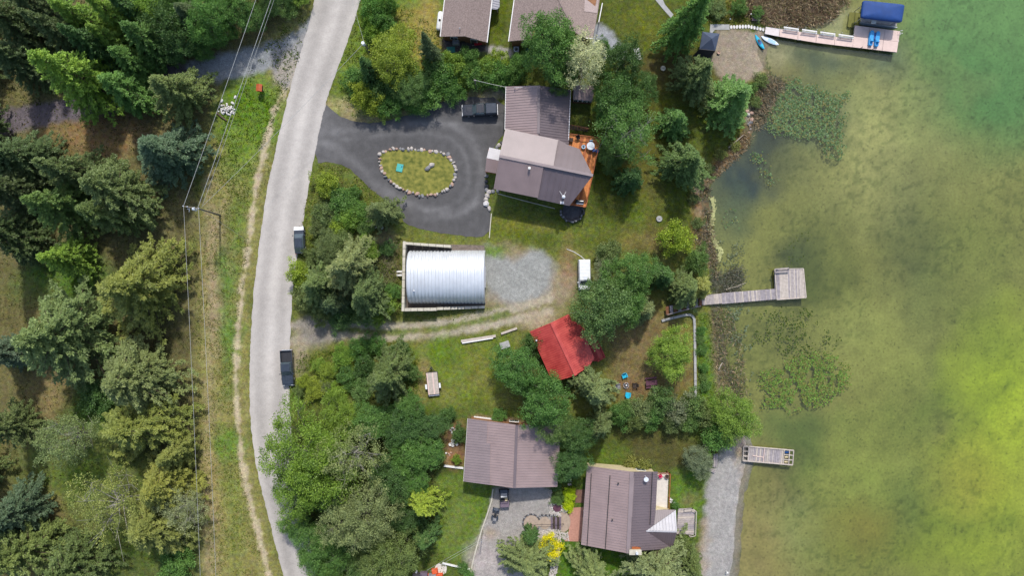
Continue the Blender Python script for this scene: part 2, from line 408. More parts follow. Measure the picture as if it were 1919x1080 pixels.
# photo-pixel layout of the ground: (kind, geometry, colour, softness in m, noise in m, strength, grain)
def E(cx, cy, rx, ry, rot=0): return ('e', cx, cy, rx, ry, rot)
G = [
    # woods across the road: needle litter, then clearings
    ([(-200, -200), (590, -200), (560, 0), (500, 130), (380, 230), (372, 400), (385, 560), (378, 700), (392, 880), (400, 1080), (410, 1300), (-200, 1300)], C(112, 106, 68), 1.5, 2.0, 1, .1),
    (E(100, 720, 70, 50), C(122, 112, 70), 3, 2.5, .9, .2), (E(60, 590, 60, 45), C(112, 106, 66), 3, 2.5, .8, .2),
    (E(170, 250, 85, 45), C(142, 116, 78), 2, 2, 1, .3), (E(220, 240, 60, 25), C(138, 110, 76), 2, 2, .8, .3),
    (E(125, 520, 70, 40), C(88, 118, 38), 3, 2, .9, 0), (E(160, 890, 110, 60), C(104, 118, 48), 4, 2.5, 1, 0),
    (E(95, 760, 30, 60), C(140, 122, 84), 2, 2, .7, .2), (E(250, 1040, 110, 50), C(96, 112, 44), 4, 2.5, .9, 0),
    (E(170, 770, 60, 40), C(72, 100, 34), 2, 2, .8, 0), (E(300, 640, 60, 40), C(84, 80, 50), 2, 2, .8, 0), (E(80, 960, 30, 30), C(146, 122, 84), 2, 2, .7, .3),
    # power-line corridor
    ([(575, -40), (470, 130), (420, 200), (395, 300), (378, 420), (372, 560), (366, 720), (372, 880), (392, 1000), (400, 1200), (545, 1200), (530, 1080), (486, 900), (468, 760), (474, 560), (505, 330), (540, 180), (596, 0)], C(140, 134, 80), 1.2, 1.6, 1, .15),
    (E(470, 215, 55, 70), C(104, 132, 36), 2, 2, .9, 0), (E(450, 270, 30, 45), C(122, 138, 54), 2, 2, .8, 0),
    ([(396, 330), (402, 460), (408, 560), (404, 640), (400, 760), (394, 860), (398, 1000), (415, 1090), (385, 1090), (378, 900), (384, 700), (388, 500), (388, 340)], C(158, 144, 104), .8, 1.6, .85, .4),
    (E(405, 520, 16, 90), C(166, 146, 118), 1.5, 1.8, .8, .4), (E(400, 930, 18, 60), C(176, 156, 112), 1.5, 1.5, .8, .4),
    (E(425, 520, 12, 40), C(98, 128, 46), 1.2, 2.2, .75, 0), (E(428, 625, 14, 60), C(102, 132, 46), 1.2, 2.2, .75, 0), (E(425, 845, 22, 38), C(112, 140, 54), 1.4, 2.4, .75, 0),
    (E(445, 420, 12, 60), C(112, 126, 52), 1, 1.2, .8, 0), (E(440, 960, 20, 70), C(136, 140, 70), 1.5, 1.5, .8, 0), (E(470, 340, 10, 60), C(126, 136, 60), 1, 1.2, .8, 0),
    (('l', [(540, 150), (512, 210), (490, 300), (476, 370), (468, 450), (452, 560), (444, 650), (440, 740), (448, 810), (455, 880), (472, 960), (494, 1040), (512, 1110)], 4.5), C(196, 180, 150), .25, .7, .95, .7),
    # grey side road through the woods
    (('l', [(610, 30), (575, 72), (530, 98), (480, 110), (420, 126), (330, 146)], 24), C(152, 152, 155), .5, .9, 1, .9),
    ([(606, 0), (590, 44), (545, 84), (505, 100), (515, 140), (540, 180), (560, 120), (640, -20)], C(164, 160, 158), .5, .8, 1, .9), (E(540, 135, 22, 26), C(172, 162, 148), .8, 1, .9, .9),
    (('l', [(330, 140), (240, 180), (160, 200), (90, 212), (40, 222), (-60, 250)], 22), C(112, 104, 108), .5, .8, 1, .7),
    # verge on the house side
    ([(688, 0), (664, 60), (632, 150), (618, 200), (640, 225), (700, 222), (780, 205), (960, 175), (960, 100), (830, 60), (830, -200), (700, -200)], C(116, 128, 52), .8, 1.4, 1, .05),
    ([(742, 0), (840, 0), (835, 60), (820, 110), (760, 115), (740, 80)], C(144, 132, 66), 1.2, 2, .85, .1), (E(800, 40, 12, 60), C(168, 146, 88), 1, 1.2, .7, .1),
    (E(650, 200, 26, 16), C(170, 156, 116), .8, 1.2, .8, .4), (('l', [(645, 222), (700, 224), (780, 206), (860, 184), (940, 174)], 9), C(150, 136, 104), .6, 1, .8, .5),
    (E(935, 172, 26, 10), C(178, 168, 146), .5, .8, .8, .8),
    # back yards of the shingled buildings
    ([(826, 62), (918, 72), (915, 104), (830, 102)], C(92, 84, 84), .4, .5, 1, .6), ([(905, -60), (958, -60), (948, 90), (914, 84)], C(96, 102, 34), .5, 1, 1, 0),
    ([(912, 84), (960, 90), (962, 112), (930, 108), (912, 96)], C(172, 166, 162), .3, .5, 1, 1),
    # lawns towards the lake
    ([(1120, -200), (1420, -200), (1400, 60), (1400, 260), (1330, 330), (1300, 480), (1090, 480), (918, 450), (918, 395), (1060, 400), (1110, 330), (1100, 180)], C(92, 96, 38), 1, 1.6, 1, 0),
    (E(1210, 50, 40, 60), C(104, 106, 40), 2, 2, .8, 0), (E(1240, 130, 40, 40), C(82, 70, 44), 1.5, 1.6, .8, .2), (E(1300, 140, 40, 40), C(84, 74, 46), 1.5, 1.6, .7, .2),
    (E(1230, 240, 26, 60), C(100, 98, 40), 2, 2, .8, 0), (E(1200, 345, 40, 60), C(108, 100, 52), 2.5, 2, .6, .1), (E(1080, 440, 70, 22), C(112, 118, 48), 1.5, 1.5, .7, 0),
    (E(1220, 450, 60, 24), C(128, 112, 72), 1.5, 1.5, .7, .2), (E(1190, 400, 22, 30), C(104, 114, 40), 1.5, 1.5, .7, 0), (E(950, 430, 30, 20), C(120, 122, 46), 1, 1, .7, 0),
    (E(1000, 425, 60, 8, 8), C(138, 132, 62), .8, .9, .6, 0),
    ([(1106, 48), (1128, 44), (1160, 72), (1176, 108), (1150, 112), (1110, 100)], C(166, 166, 172), .3, .5, 1, 1),
    # beach and lake-side scrub
    ([(1334, 54), (1392, 54), (1450, 58), (1444, 98), (1430, 138), (1400, 152), (1342, 152), (1332, 100)], C(156, 142, 124), .4, .7, 1, .8),
    ([(1290, -200), (1420, -200), (1412, 44), (1330, 44)], C(118, 112, 56), .8, 1.6, 1, .2),
    ([(1392, -200), (1600, -200), (1592, 4), (1562, 40), (1500, 48), (1420, 44), (1396, 20)], C(120, 104, 84), .8, 1.4, 1, .4),
    ([(1430, 130), (1470, 150), (1440, 210), (1412, 280), (1345, 330), (1326, 352), (1330, 420), (1345, 500), (1322, 500), (1302, 430), (1296, 370), (1315, 330), (1345, 300), (1390, 255), (1408, 200)], C(140, 110, 74), .6, 1.2, 1, .5),
    (E(1415, 215, 10, 18), C(176, 170, 164), .6, .8, .8, .9), (E(1312, 350, 9, 30), C(150, 140, 130), .6, .8, .7, .9),
    # the lot: gravel pad, lane and yards
    ([(560, 430), (760, 440), (930, 448), (1095, 470), (1320, 480), (1340, 800), (545, 745)], C(116, 116, 58), 1, 1.6, 1, .05),
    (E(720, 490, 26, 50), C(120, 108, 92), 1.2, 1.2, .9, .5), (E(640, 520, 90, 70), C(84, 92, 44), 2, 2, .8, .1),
    ([(905, 462), (1010, 470), (1040, 510), (1078, 500), (1090, 545), (1040, 600), (985, 612), (930, 590), (912, 580)], C(152, 138, 112), .9, 1.4, 1, .6),
    (E(985, 500, 55, 30), C(150, 134, 100), 1.2, 1.5, .8, .5), (E(1065, 500, 12, 30), C(156, 122, 96), 1, 1, .7, .5),
    ([(905, 470), (925, 475), (985, 468), (1022, 478), (1034, 500), (1018, 530), (995, 556), (960, 566), (925, 562), (905, 566)], C(162, 161, 158), .8, 2.4, .95, .9),
    (E(925, 470, 18, 8), C(112, 128, 50), .6, .9, .9, 0), (E(930, 585, 30, 12, -10), C(112, 124, 52), .6, 1, .8, 0),
    ([(560, 590), (640, 592), (700, 602), (760, 606), (860, 596), (930, 580), (985, 572), (1040, 560), (1060, 590), (990, 606), (930, 614), (850, 632), (760, 638), (650, 640), (560, 652)], C(138, 132, 92), .7, 1.2, .8, .4),
    (('l', [(545, 610), (640, 606), (740, 614), (830, 606), (910, 590), (970, 578), (1030, 560)], 6.5), C(178, 167, 146), .3, .5, 1, .9),
    (('l', [(545, 640), (640, 628), (740, 634), (830, 628), (910, 612), (970, 598), (1030, 585)], 6.5), C(178, 167, 146), .3, .5, 1, .9),
    (('l', [(640, 617), (740, 624), (810, 619), (880, 604), (950, 588)], 4.5), C(118, 124, 62), .3, .6, .9, .2),
    (E(590, 620, 34, 30), C(142, 134, 124), 1, 1.2, .9, .8), (E(560, 660, 14, 30), C(166, 152, 128), .8, 1, .8, .7),
    (E(1010, 600, 30, 14), C(172, 158, 134), .8, 1, .8, .8),
    ([(760, 640), (930, 625), (960, 640), (950, 760), (780, 760)], C(114, 122, 48), 1, 1.5, .9, 0), (E(790, 690, 12, 50), C(150, 130, 88), .8, 1, .8, .2), (E(900, 690, 30, 40), C(128, 122, 62), 1.5, 1.8, .6, .1),
    (E(820, 660, 30, 20), C(104, 126, 40), 1.5, 1.5, .7, 0), (E(830, 735, 30, 14), C(136, 128, 72), 1, 1.2, .6, 0),
    ([(1140, 590), (1298, 592), (1302, 745), (1150, 745), (1140, 680)], C(120, 106, 66), 1.2, 1.8, 1, .2),
    (E(1200, 640, 46, 60), C(130, 112, 76), 2, 1.8, .8, .3), (E(1280, 640, 18, 50), C(134, 130, 66), 1.2, 1.5, .7, .1), (E(1185, 725, 30, 20), C(132, 100, 72), 1, 1, .7, .3),
    ([(1306, 590), (1330, 590), (1345, 790), (1310, 790)], C(104, 126, 50), .5, .8, .9, 0),
    ([(1330, 560), (1356, 560), (1368, 690), (1408, 780), (1398, 812), (1350, 760), (1338, 700)], C(124, 112, 82), .6, 1, 1, .4),
    # lower lots
    ([(545, 745), (1340, 800), (1330, 860), (1300, 1200), (540, 1200)], C(96, 104, 44), 1, 1.6, 1, .05),
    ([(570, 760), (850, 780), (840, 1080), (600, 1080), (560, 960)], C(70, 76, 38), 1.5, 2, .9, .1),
    ([(822, 880), (925, 905), (918, 960), (888, 1055), (822, 1055), (815, 960)], C(110, 122, 52), .8, 1.5, 1, 0), (E(850, 1000, 20, 40), C(124, 128, 66), 1.2, 1.4, .6, 0), (E(905, 945, 10, 25), C(96, 116, 40), 1, 1, .7, 0),
    ([(826, 790), (876, 785), (872, 875), (832, 880)], C(128, 98, 74), .6, 1, 1, .4), (E(850, 860, 18, 12), C(150, 112, 78), .6, .8, .9, .4),
    ([(876, 776), (960, 786), (1010, 792), (1010, 800), (876, 790)], C(140, 112, 92), .4, .6, .9, .4),
    ([(926, 908), (1034, 906), (1032, 960), (1040, 1000), (1010, 1030), (985, 1080), (960, 1200), (870, 1200), (884, 1060), (905, 985), (922, 940)], C(166, 160, 154), .35, .6, 1, 1),
    (E(918, 1000, 14, 8), C(168, 148, 126), .7, .8, .7, .9), (E(905, 1050, 30, 30), C(184, 172, 168), 1.5, 1.4, .7, 1),
    ([(1120, 800), (1320, 808), (1300, 900), (1240, 880), (1110, 865)], C(88, 84, 46), 1.5, 2, .9, .1), (E(1140, 850, 30, 24), C(98, 112, 40), 1.5, 1.5, .8, 0),
    ([(1250, 880), (1325, 880), (1312, 960), (1305, 1010), (1262, 1010)], C(102, 122, 46), 1, 1.6, .9, 0), (E(1290, 940, 14, 12), C(128, 116, 78), .8, 1, .7, .1),
    ([(1038, 1015), (1092, 1016), (1180, 1040), (1180, 1100), (1040, 1100)], C(92, 118, 38), .8, 1.2, .95, 0),
    ([(1050, 870), (1098, 872), (1092, 955), (1072, 955), (1052, 920)], C(88, 104, 42), .8, 1.2, .9, 0),
    # boat launch
    ([(1384, 812), (1408, 812), (1424, 835), (1408, 900), (1398, 960), (1390, 1020), (1382, 1120), (1306, 1120), (1312, 1040), (1318, 970), (1326, 900), (1336, 868), (1356, 846)], C(166, 161, 156), .5, .7, 1, 1),
    (E(1384, 845, 10, 22), C(172, 148, 116), .7, .9, .8, .9), (('l', [(1320, 980), (1314, 1100)], 6), C(160, 140, 116), .8, .9, .7, .6),
    (('l', [(1397, 880), (1392, 960), (1382, 1090)], 5), C(164, 150, 132), .6, .8, .8, .8),
]
def mask(x, y, g, soft, nz, seed):
    n = (fbm(x, y, max(nz * 1.6, .8), seed) - .5) * 2 * nz
    if isinstance(g, list):
        d = poly_sd(x, y, W2(smooth_pts(g, 1)))
    elif g[0] == 'e':
        c = at(g[1], g[2]); rx, ry = g[3] / PPM, g[4] / PPM; a = R(-g[5])
        dx, dy = x - c.x, y - c.y
        u = dx * math.cos(a) + dy * math.sin(a); v = -dx * math.sin(a) + dy * math.cos(a)
        d = (np.hypot(u / rx, v / ry) - 1) * min(rx, ry)
    else:
        d = line_d(x, y, W2(smooth_pts(g[1], 2, False))) - g[2] / PPM
    return np.clip(.5 - (d + n) / (2 * soft), 0, 1)
_gc = {}
GTINT = np.array([.9, 1.0, .95])
def ground_eval(x, y):
    k = (len(x), float(x[0]), float(x[-1]))
    if k in _gc: return _gc[k]
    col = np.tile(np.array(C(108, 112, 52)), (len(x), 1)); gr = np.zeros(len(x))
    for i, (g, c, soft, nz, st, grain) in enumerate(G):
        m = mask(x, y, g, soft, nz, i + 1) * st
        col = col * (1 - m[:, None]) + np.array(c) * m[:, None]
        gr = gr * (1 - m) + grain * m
    green = np.clip((col[:, 1] - col[:, 0] * .92) / (col[:, 1] + 1e-6) * 6, 0, 1)[:, None]
    col = col * (1 - green + green * GTINT)
    _gc[k] = (col, gr)
    return col, gr

def attr_ground(name, ripple=False):
    m = bpy.data.materials.new(name); m.use_nodes = True
    t = m.node_tree; N = t.nodes; L = t.links
    b = N['Principled BSDF']; b.inputs['Roughness'].default_value = .95; b.inputs['Specular IOR Level'].default_value = .15
    at_ = N.new('ShaderNodeAttribute'); at_.attribute_name = 'col'
    ge = N.new('ShaderNodeNewGeometry')
    def noise(sc, det):
        n = N.new('ShaderNodeTexNoise'); n.inputs['Scale'].default_value = sc; n.inputs['Detail'].default_value = det
        L.new(ge.outputs['Position'], n.inputs['Vector']); return n
    def rng(src, lo, hi, a=.25, c=.75):
        r = N.new('ShaderNodeMapRange'); r.inputs[1].default_value = a; r.inputs[2].default_value = c
        r.inputs[3].default_value = lo; r.inputs[4].default_value = hi; L.new(src, r.inputs[0]); return r.outputs[0]
    def mul(a, c):
        r = N.new('ShaderNodeMath'); r.operation = 'MULTIPLY'; L.new(a, r.inputs[0]); L.new(c, r.inputs[1]); return r.outputs[0]
    n1 = noise(.45, 5); n2 = noise(1.9, 5); n3 = noise(6.5, 4)
    f = mul(mul(rng(n1.outputs[0], .74, 1.24), rng(n2.outputs[0], .62, 1.34)), rng(n3.outputs[0], .5, 1.45))
    ga = N.new('ShaderNodeAttribute'); ga.attribute_name = 'grain'
    gm = N.new('ShaderNodeMapRange'); gm.inputs[3].default_value = 1.0; gm.inputs[4].default_value = .6; L.new(ga.outputs['Fac'], gm.inputs[0])
    s1 = N.new('ShaderNodeMath'); s1.operation = 'SUBTRACT'; L.new(f, s1.inputs[0]); s1.inputs[1].default_value = 1
    s2 = N.new('ShaderNodeMath'); s2.operation = 'MULTIPLY_ADD'; L.new(s1.outputs[0], s2.inputs[0]); L.new(gm.outputs[0], s2.inputs[1]); s2.inputs[2].default_value = 1
    vm = N.new('ShaderNodeVectorMath'); vm.operation = 'SCALE'
    L.new(at_.outputs['Color'], vm.inputs[0]); L.new(s2.outputs[0], vm.inputs['Scale'])
    # dry blades and darker tufts shift the hue a little
    n4 = noise(1.1, 6)
    hs = N.new('ShaderNodeHueSaturation'); L.new(vm.outputs[0], hs.inputs['Color'])
    L.new(rng(n4.outputs[0], .478, .535), hs.inputs['Hue']); L.new(rng(n2.outputs[1], .8, 1.2), hs.inputs['Saturation'])
    L.new(hs.outputs[0], b.inputs['Base Color'])
    bp = N.new('ShaderNodeBump'); bp.inputs['Strength'].default_value = .7; bp.inputs['Distance'].default_value = .12
    L.new(n3.outputs[0], bp.inputs['Height']); L.new(bp.outputs[0], b.inputs['Normal'])
    MATS[name] = m
attr_ground('ground_cover')
gx = axis(-92, 52, .33, 900); gy = axis(-54, 54, .33, 900)
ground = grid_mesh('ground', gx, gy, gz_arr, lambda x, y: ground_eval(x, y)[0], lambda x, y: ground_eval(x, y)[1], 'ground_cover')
tag(ground, kind='structure')

# ------------------------------------------------------------------ lake bed and water
LB = [
    ([(1300, -300), (2600, -300), (2600, 1500), (1300, 1500)], C(138, 138, 72), 1, 1, 1, 0),
    ([(1690, -300), (2600, -300), (2600, 330), (1900, 240), (1800, 200), (1730, 120), (1700, 60)], C(104, 146, 82), 7, 5, 1, 0),
    (E(1850, 190, 150, 80), C(84, 132, 70), 7, 4, .9, 0), (E(1640, 130, 110, 40, 5), C(140, 146, 92), 4, 3, .8, 0),
    (E(1650, 265, 95, 115, 20), C(170, 168, 108), 6, 4, .95, 0), (E(1720, 330, 130, 60), C(152, 152, 92), 6, 4, .7, 0), (E(1540, 340, 60, 60), C(146, 146, 84), 4, 3, .8, 0),
    (E(1540, 102, 95, 18, 9), C(68, 86, 72), 2, 2, .95, 0), (E(1680, 95, 30, 25), C(92, 112, 92), 2, 2, .7, 0), (E(1490, 20, 60, 40), C(150, 148, 112), 2, 2, .8, 0), (E(1575, 45, 26, 30), C(172, 170, 124), 2, 2, .9, 0),  # dark band along the beige dock: dock shadow painted into the bed colour
    (E(1460, 100, 30, 22), C(164, 158, 122), 1.5, 1.5, .9, 0), (E(1470, 140, 40, 26, 20), C(120, 108, 62), 2, 2, .7, 0),
    (E(1520, 220, 75, 70), C(88, 104, 70), 3, 2, .8, 0), (E(1430, 265, 40, 50, 25), C(54, 66, 60), 2, 2, .95, 0),
    (E(1395, 335, 62, 48), C(48, 66, 70), 2.5, 2, 1, 0), (E(1370, 400, 40, 50), C(86, 102, 76), 3, 2, .8, 0), (E(1480, 310, 40, 30), C(96, 102, 62), 3, 2, .8, 0),  # blue-grey bay patch: water shade and sky reflection painted into the bed colour
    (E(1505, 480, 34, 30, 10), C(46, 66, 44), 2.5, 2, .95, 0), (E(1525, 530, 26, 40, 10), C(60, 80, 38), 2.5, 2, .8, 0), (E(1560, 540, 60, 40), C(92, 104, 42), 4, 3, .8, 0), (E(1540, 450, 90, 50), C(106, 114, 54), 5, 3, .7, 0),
    (E(1740, 500, 44, 120, -8), C(80, 94, 54), 5, 3, .85, 0), (E(1860, 480, 90, 150), C(122, 132, 60), 6, 4, .7, 0),
    (E(1640, 620, 80, 50, -20), C(150, 156, 84), 5, 3, .75, 0), (E(1440, 640, 80, 70), C(122, 126, 62), 4, 3, .8, 0), (E(1700, 690, 70, 60), C(146, 152, 76), 5, 3, .7, 0),
    (E(1790, 760, 110, 70, -20), C(102, 122, 44), 6, 4, .85, 0), (E(1912, 760, 80, 130), C(172, 190, 24), 6, 4, .95, 0), (E(1890, 640, 50, 60), C(112, 130, 44), 5, 3, .7, 0),
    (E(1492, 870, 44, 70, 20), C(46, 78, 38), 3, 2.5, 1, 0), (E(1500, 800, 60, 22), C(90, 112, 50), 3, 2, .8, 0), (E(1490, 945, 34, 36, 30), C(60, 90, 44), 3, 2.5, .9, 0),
    (E(1450, 900, 26, 40), C(112, 112, 56), 2, 2, .8, 0), (E(1440, 1020, 75, 110, 20), C(160, 144, 94), 5, 3, .95, 0), (E(1500, 1010, 40, 60, -20), C(144, 148, 98), 3, 2.5, .8, 0),
    (E(1640, 900, 120, 70), C(142, 156, 66), 6, 4, .8, 0), (E(1740, 960, 60, 60), C(104, 122, 52), 4, 3, .85, 0), (E(1880, 920, 100, 100), C(158, 168, 40), 6, 4, .75, 0), (E(1830, 920, 50, 60), C(160, 152, 46), 4, 3, .4, 0),
    (E(1700, 1050, 160, 50), C(118, 132, 40), 5, 4, .85, 0), (E(1630, 1000, 50, 50), C(136, 124, 50), 3, 2.5, .6, 0), (E(1890, 1050, 110, 60), C(156, 172, 36), 5, 4, .8, 0),
    (('l', [(1919, 720), (1850, 790), (1780, 850)], 8), C(112, 130, 34), 2, 1.5, .6, 0), (('l', [(1919, 990), (1830, 1005), (1760, 990)], 7), C(108, 128, 36), 2, 1.5, .6, 0),
]
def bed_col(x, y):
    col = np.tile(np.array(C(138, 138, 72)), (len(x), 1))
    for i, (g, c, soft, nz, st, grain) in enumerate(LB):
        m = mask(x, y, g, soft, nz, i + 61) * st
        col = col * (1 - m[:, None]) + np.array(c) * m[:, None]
    # weed beds on the bottom: dark specks, thicker in places
    sp = vnoise(x, y, .55, 91); pt = fbm(x, y, 9, 92)
    k = np.clip((sp - .6) * 5, 0, 1) * np.clip((pt - .38) * 4, 0, 1) * .6
    mean = np.array(C(128, 138, 72)); col = np.maximum(mean + 1.1 * (col - mean), .004)
    lum = col @ np.array([.3, .6, .1]); col = (col * .95 + lum[:, None] * .05) * 1.3 * np.array([.98, 1.04, .98])
    return col * (1 - k[:, None]) + col * np.array([.42, .5, .4]) * k[:, None]
def bed_z(x, y):
    d = np.clip(-shore_d(x, y), -3, 60)
    return np.where(d > 0, WATER - .16 - .05 * d, WATER - .1 + .0 * d) - .12 * fbm(x, y, 2.5, 8)
m = bpy.data.materials.new('lake_bottom'); m.use_nodes = True
t = m.node_tree; N = t.nodes; L = t.links
b = N['Principled BSDF']; b.inputs['Roughness'].default_value = 1; b.inputs['Specular IOR Level'].default_value = 0
a_ = N.new('ShaderNodeAttribute'); a_.attribute_name = 'col'
ge = N.new('ShaderNodeNewGeometry')
n1 = N.new('ShaderNodeTexNoise'); n1.inputs['Scale'].default_value = .35; n1.inputs['Detail'].default_value = 6; L.new(ge.outputs['Position'], n1.inputs['Vector'])
n2 = N.new('ShaderNodeTexNoise'); n2.inputs['Scale'].default_value = 2.4; n2.inputs['Detail'].default_value = 5; L.new(ge.outputs['Position'], n2.inputs['Vector'])
r1 = N.new('ShaderNodeMapRange'); r1.inputs[1].default_value = .3; r1.inputs[2].default_value = .7; r1.inputs[3].default_value = .84; r1.inputs[4].default_value = 1.12; L.new(n1.outputs[0], r1.inputs[0])
r2 = N.new('ShaderNodeMapRange'); r2.inputs[1].default_value = .3; r2.inputs[2].default_value = .7; r2.inputs[3].default_value = .84; r2.inputs[4].default_value = 1.14; L.new(n2.outputs[0], r2.inputs[0])
n3 = N.new('ShaderNodeTexNoise'); n3.inputs['Scale'].default_value = 2.0; n3.inputs['Detail'].default_value = 2; n3.inputs['Roughness'].default_value = .4; L.new(ge.outputs['Position'], n3.inputs['Vector'])
r3 = N.new('ShaderNodeMapRange'); r3.inputs[1].default_value = .62; r3.inputs[2].default_value = .72; r3.inputs[3].default_value = 1.0; r3.inputs[4].default_value = .66; L.new(n3.outputs[0], r3.inputs[0])
m3 = N.new('ShaderNodeMath'); m3.operation = 'MULTIPLY'; L.new(r1.outputs[0], m3.inputs[0]); L.new(r3.outputs[0], m3.inputs[1])
mm = N.new('ShaderNodeMath'); mm.operation = 'MULTIPLY'; L.new(m3.outputs[0], mm.inputs[0]); L.new(r2.outputs[0], mm.inputs[1])
vm = N.new('ShaderNodeVectorMath'); vm.operation = 'SCALE'; L.new(a_.outputs['Color'], vm.inputs[0]); L.new(mm.outputs[0], vm.inputs['Scale'])
L.new(vm.outputs[0], b.inputs['Base Color'])
MATS['lake_bottom'] = m
bx_ = axis(28, 88, .4, 600); bx_ = bx_[bx_ > 26]
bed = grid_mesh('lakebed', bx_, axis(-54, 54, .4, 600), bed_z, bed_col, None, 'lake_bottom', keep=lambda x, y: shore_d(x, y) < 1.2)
tag(bed, kind='structure')

m = bpy.data.materials.new('lake_water'); m.use_nodes = True
t = m.node_tree; N = t.nodes; L = t.links
N.clear()
out = N.new('ShaderNodeOutputMaterial'); mx = N.new('ShaderNodeMixShader')
tr = N.new('ShaderNodeBsdfTransparent'); tr.inputs[0].default_value = (.97, .97, .94, 1)
gl = N.new('ShaderNodeBsdfGlossy'); gl.inputs['Roughness'].default_value = .06
fr = N.new('ShaderNodeFresnel'); fr.inputs['IOR'].default_value = 1.5
ge = N.new('ShaderNodeNewGeometry')
mp = N.new('ShaderNodeMapping'); mp.inputs['Rotation'].default_value = (0, 0, R(-28)); mp.inputs['Scale'].default_value = (1, .8, 1)
L.new(ge.outputs['Position'], mp.inputs['Vector'])
n1 = N.new('ShaderNodeTexWave'); n1.wave_type = 'BANDS'; n1.inputs['Scale'].default_value = .62; n1.inputs['Distortion'].default_value = 9; n1.inputs['Detail'].default_value = 2; n1.inputs['Detail Scale'].default_value = .35; L.new(mp.outputs[0], n1.inputs['Vector'])
n2 = N.new('ShaderNodeTexNoise'); n2.inputs['Scale'].default_value = .09; n2.inputs['Detail'].default_value = 3; L.new(ge.outputs['Position'], n2.inputs['Vector'])
pr = N.new('ShaderNodeMapRange'); pr.inputs[1].default_value = .48; pr.inputs[2].default_value = .66; pr.inputs[3].default_value = .0; pr.inputs[4].default_value = .1; L.new(n2.outputs[0], pr.inputs[0])
bp = N.new('ShaderNodeBump'); bp.inputs['Distance'].default_value = .12; L.new(pr.outputs[0], bp.inputs['Strength']); L.new(n1.outputs[0], bp.inputs['Height'])
df_n = None
for nd in (gl, fr): L.new(bp.outputs[0], nd.inputs['Normal'])
df = N.new('ShaderNodeBsdfDiffuse'); df.inputs[0].default_value = (*C(148, 154, 108), 1)
m0 = N.new('ShaderNodeMixShader'); m0.inputs[0].default_value = .1; L.new(bp.outputs[0], df.inputs['Normal']); L.new(tr.outputs[0], m0.inputs[1]); L.new(df.outputs[0], m0.inputs[2])
L.new(fr.outputs[0], mx.inputs[0]); L.new(m0.outputs[0], mx.inputs[1]); L.new(gl.outputs[0], mx.inputs[2]); L.new(mx.outputs[0], out.inputs[0])
MATS['lake_water'] = m
wb = MB(); wb.add([(22, -600, WATER), (600, -600, WATER), (600, 600, WATER), (22, 600, WATER)], [(0, 1, 2, 3)])
tag(wb.build('lake_water', 'lake_water'), kind='structure')

# ------------------------------------------------------------------ road, driveway, paving sheets
def paved(name, col, base_var, coarse):
    m = bpy.data.materials.new(name); m.use_nodes = True
    t = m.node_tree; N = t.nodes; L = t.links
    b = N['Principled BSDF']; b.inputs['Roughness'].default_value = .92; b.inputs['Specular IOR Level'].default_value = .2
    ge = N.new('ShaderNodeNewGeometry'); at_ = N.new('ShaderNodeAttribute'); at_.attribute_name = 'across'
    vs = [(.12, 4, .9, 1.1), (.9, 6, 1 - base_var, 1 + base_var), (coarse, 3, .92, 1.08)]
    cur = None
    for sc, de, lo, hi in vs:
        n = N.new('ShaderNodeTexNoise'); n.inputs['Scale'].default_value = sc; n.inputs['Detail'].default_value = de
        L.new(ge.outputs['Position'], n.inputs['Vector'])
        r = N.new('ShaderNodeMapRange'); r.inputs[1].default_value = .3; r.inputs[2].default_value = .7; r.inputs[3].default_value = lo; r.inputs[4].default_value = hi
        L.new(n.outputs[0], r.inputs[0])
        if cur is None: cur = r.outputs[0]
        else:
            q = N.new('ShaderNodeMath'); q.operation = 'MULTIPLY'; L.new(cur, q.inputs[0]); L.new(r.outputs[0], q.inputs[1]); cur = q.outputs[0]
    # worn wheel paths, from the strip's own cross coordinate
    q = N.new('ShaderNodeMath'); q.operation = 'MULTIPLY'; L.new(cur, q.inputs[0]); L.new(at_.outputs['Fac'], q.inputs[1]); cur = q.outputs[0]
    vm = N.new('ShaderNodeVectorMath'); vm.operation = 'SCALE'; vm.inputs[0].default_value = col; L.new(cur, vm.inputs['Scale'])
    L.new(vm.outputs[0], b.inputs['Base Color'])
    n = N.new('ShaderNodeTexNoise'); n.inputs['Scale'].default_value = 9; L.new(ge.outputs['Position'], n.inputs['Vector'])
    bp = N.new('ShaderNodeBump'); bp.inputs['Strength'].default_value = .35; bp.inputs['Distance'].default_value = .04
    L.new(n.outputs[0], bp.inputs['Height']); L.new(bp.outputs[0], b.inputs['Normal'])
    MATS[name] = m
paved('road_asphalt', C(188, 182, 175), .06, 5)
paved('drive_asphalt', C(92, 91, 91), .14, 5)

RL = [(640, -260), (600, -40), (590, 0), (572, 70), (551, 135), (535, 200), (512, 300), (499, 362), (488, 440), (477, 530), (470, 620), (467, 720), (470, 800), (479, 870), (487, 905), (511, 1000), (531, 1080), (600, 1330)]
RR = [(745, -260), (690, -40), (676, 0), (654, 70), (630, 135), (608, 200), (588, 300), (577, 362), (564, 440), (549, 530), (544, 620), (541, 720), (545, 800), (554, 870), (560, 905), (577, 1000), (592, 1080), (670, 1330)]
def resample(pts, n):
    pts = smooth_pts(pts, 2, False)
    P = np.array(pts, float); s = np.r_[0, np.cumsum(np.hypot(*np.diff(P, axis=0).T))]
    u = np.linspace(0, s[-1], n)
    return np.stack([np.interp(u, s, P[:, 0]), np.interp(u, s, P[:, 1])], 1)
A = np.array(W2(resample(RL, 400))); B = np.array(W2(resample(RR, 400)))
rs = np.random.RandomState(5)
A[:, 0] += (vnoise(A[:, 1], A[:, 0] * 0, .9, 4) - .5) * .16 + (rs.rand(400) - .5) * .1
B[:, 0] += (vnoise(B[:, 1], B[:, 0] * 0, .9, 6) - .5) * .16 + (rs.rand(400) - .5) * .1
NC = 22
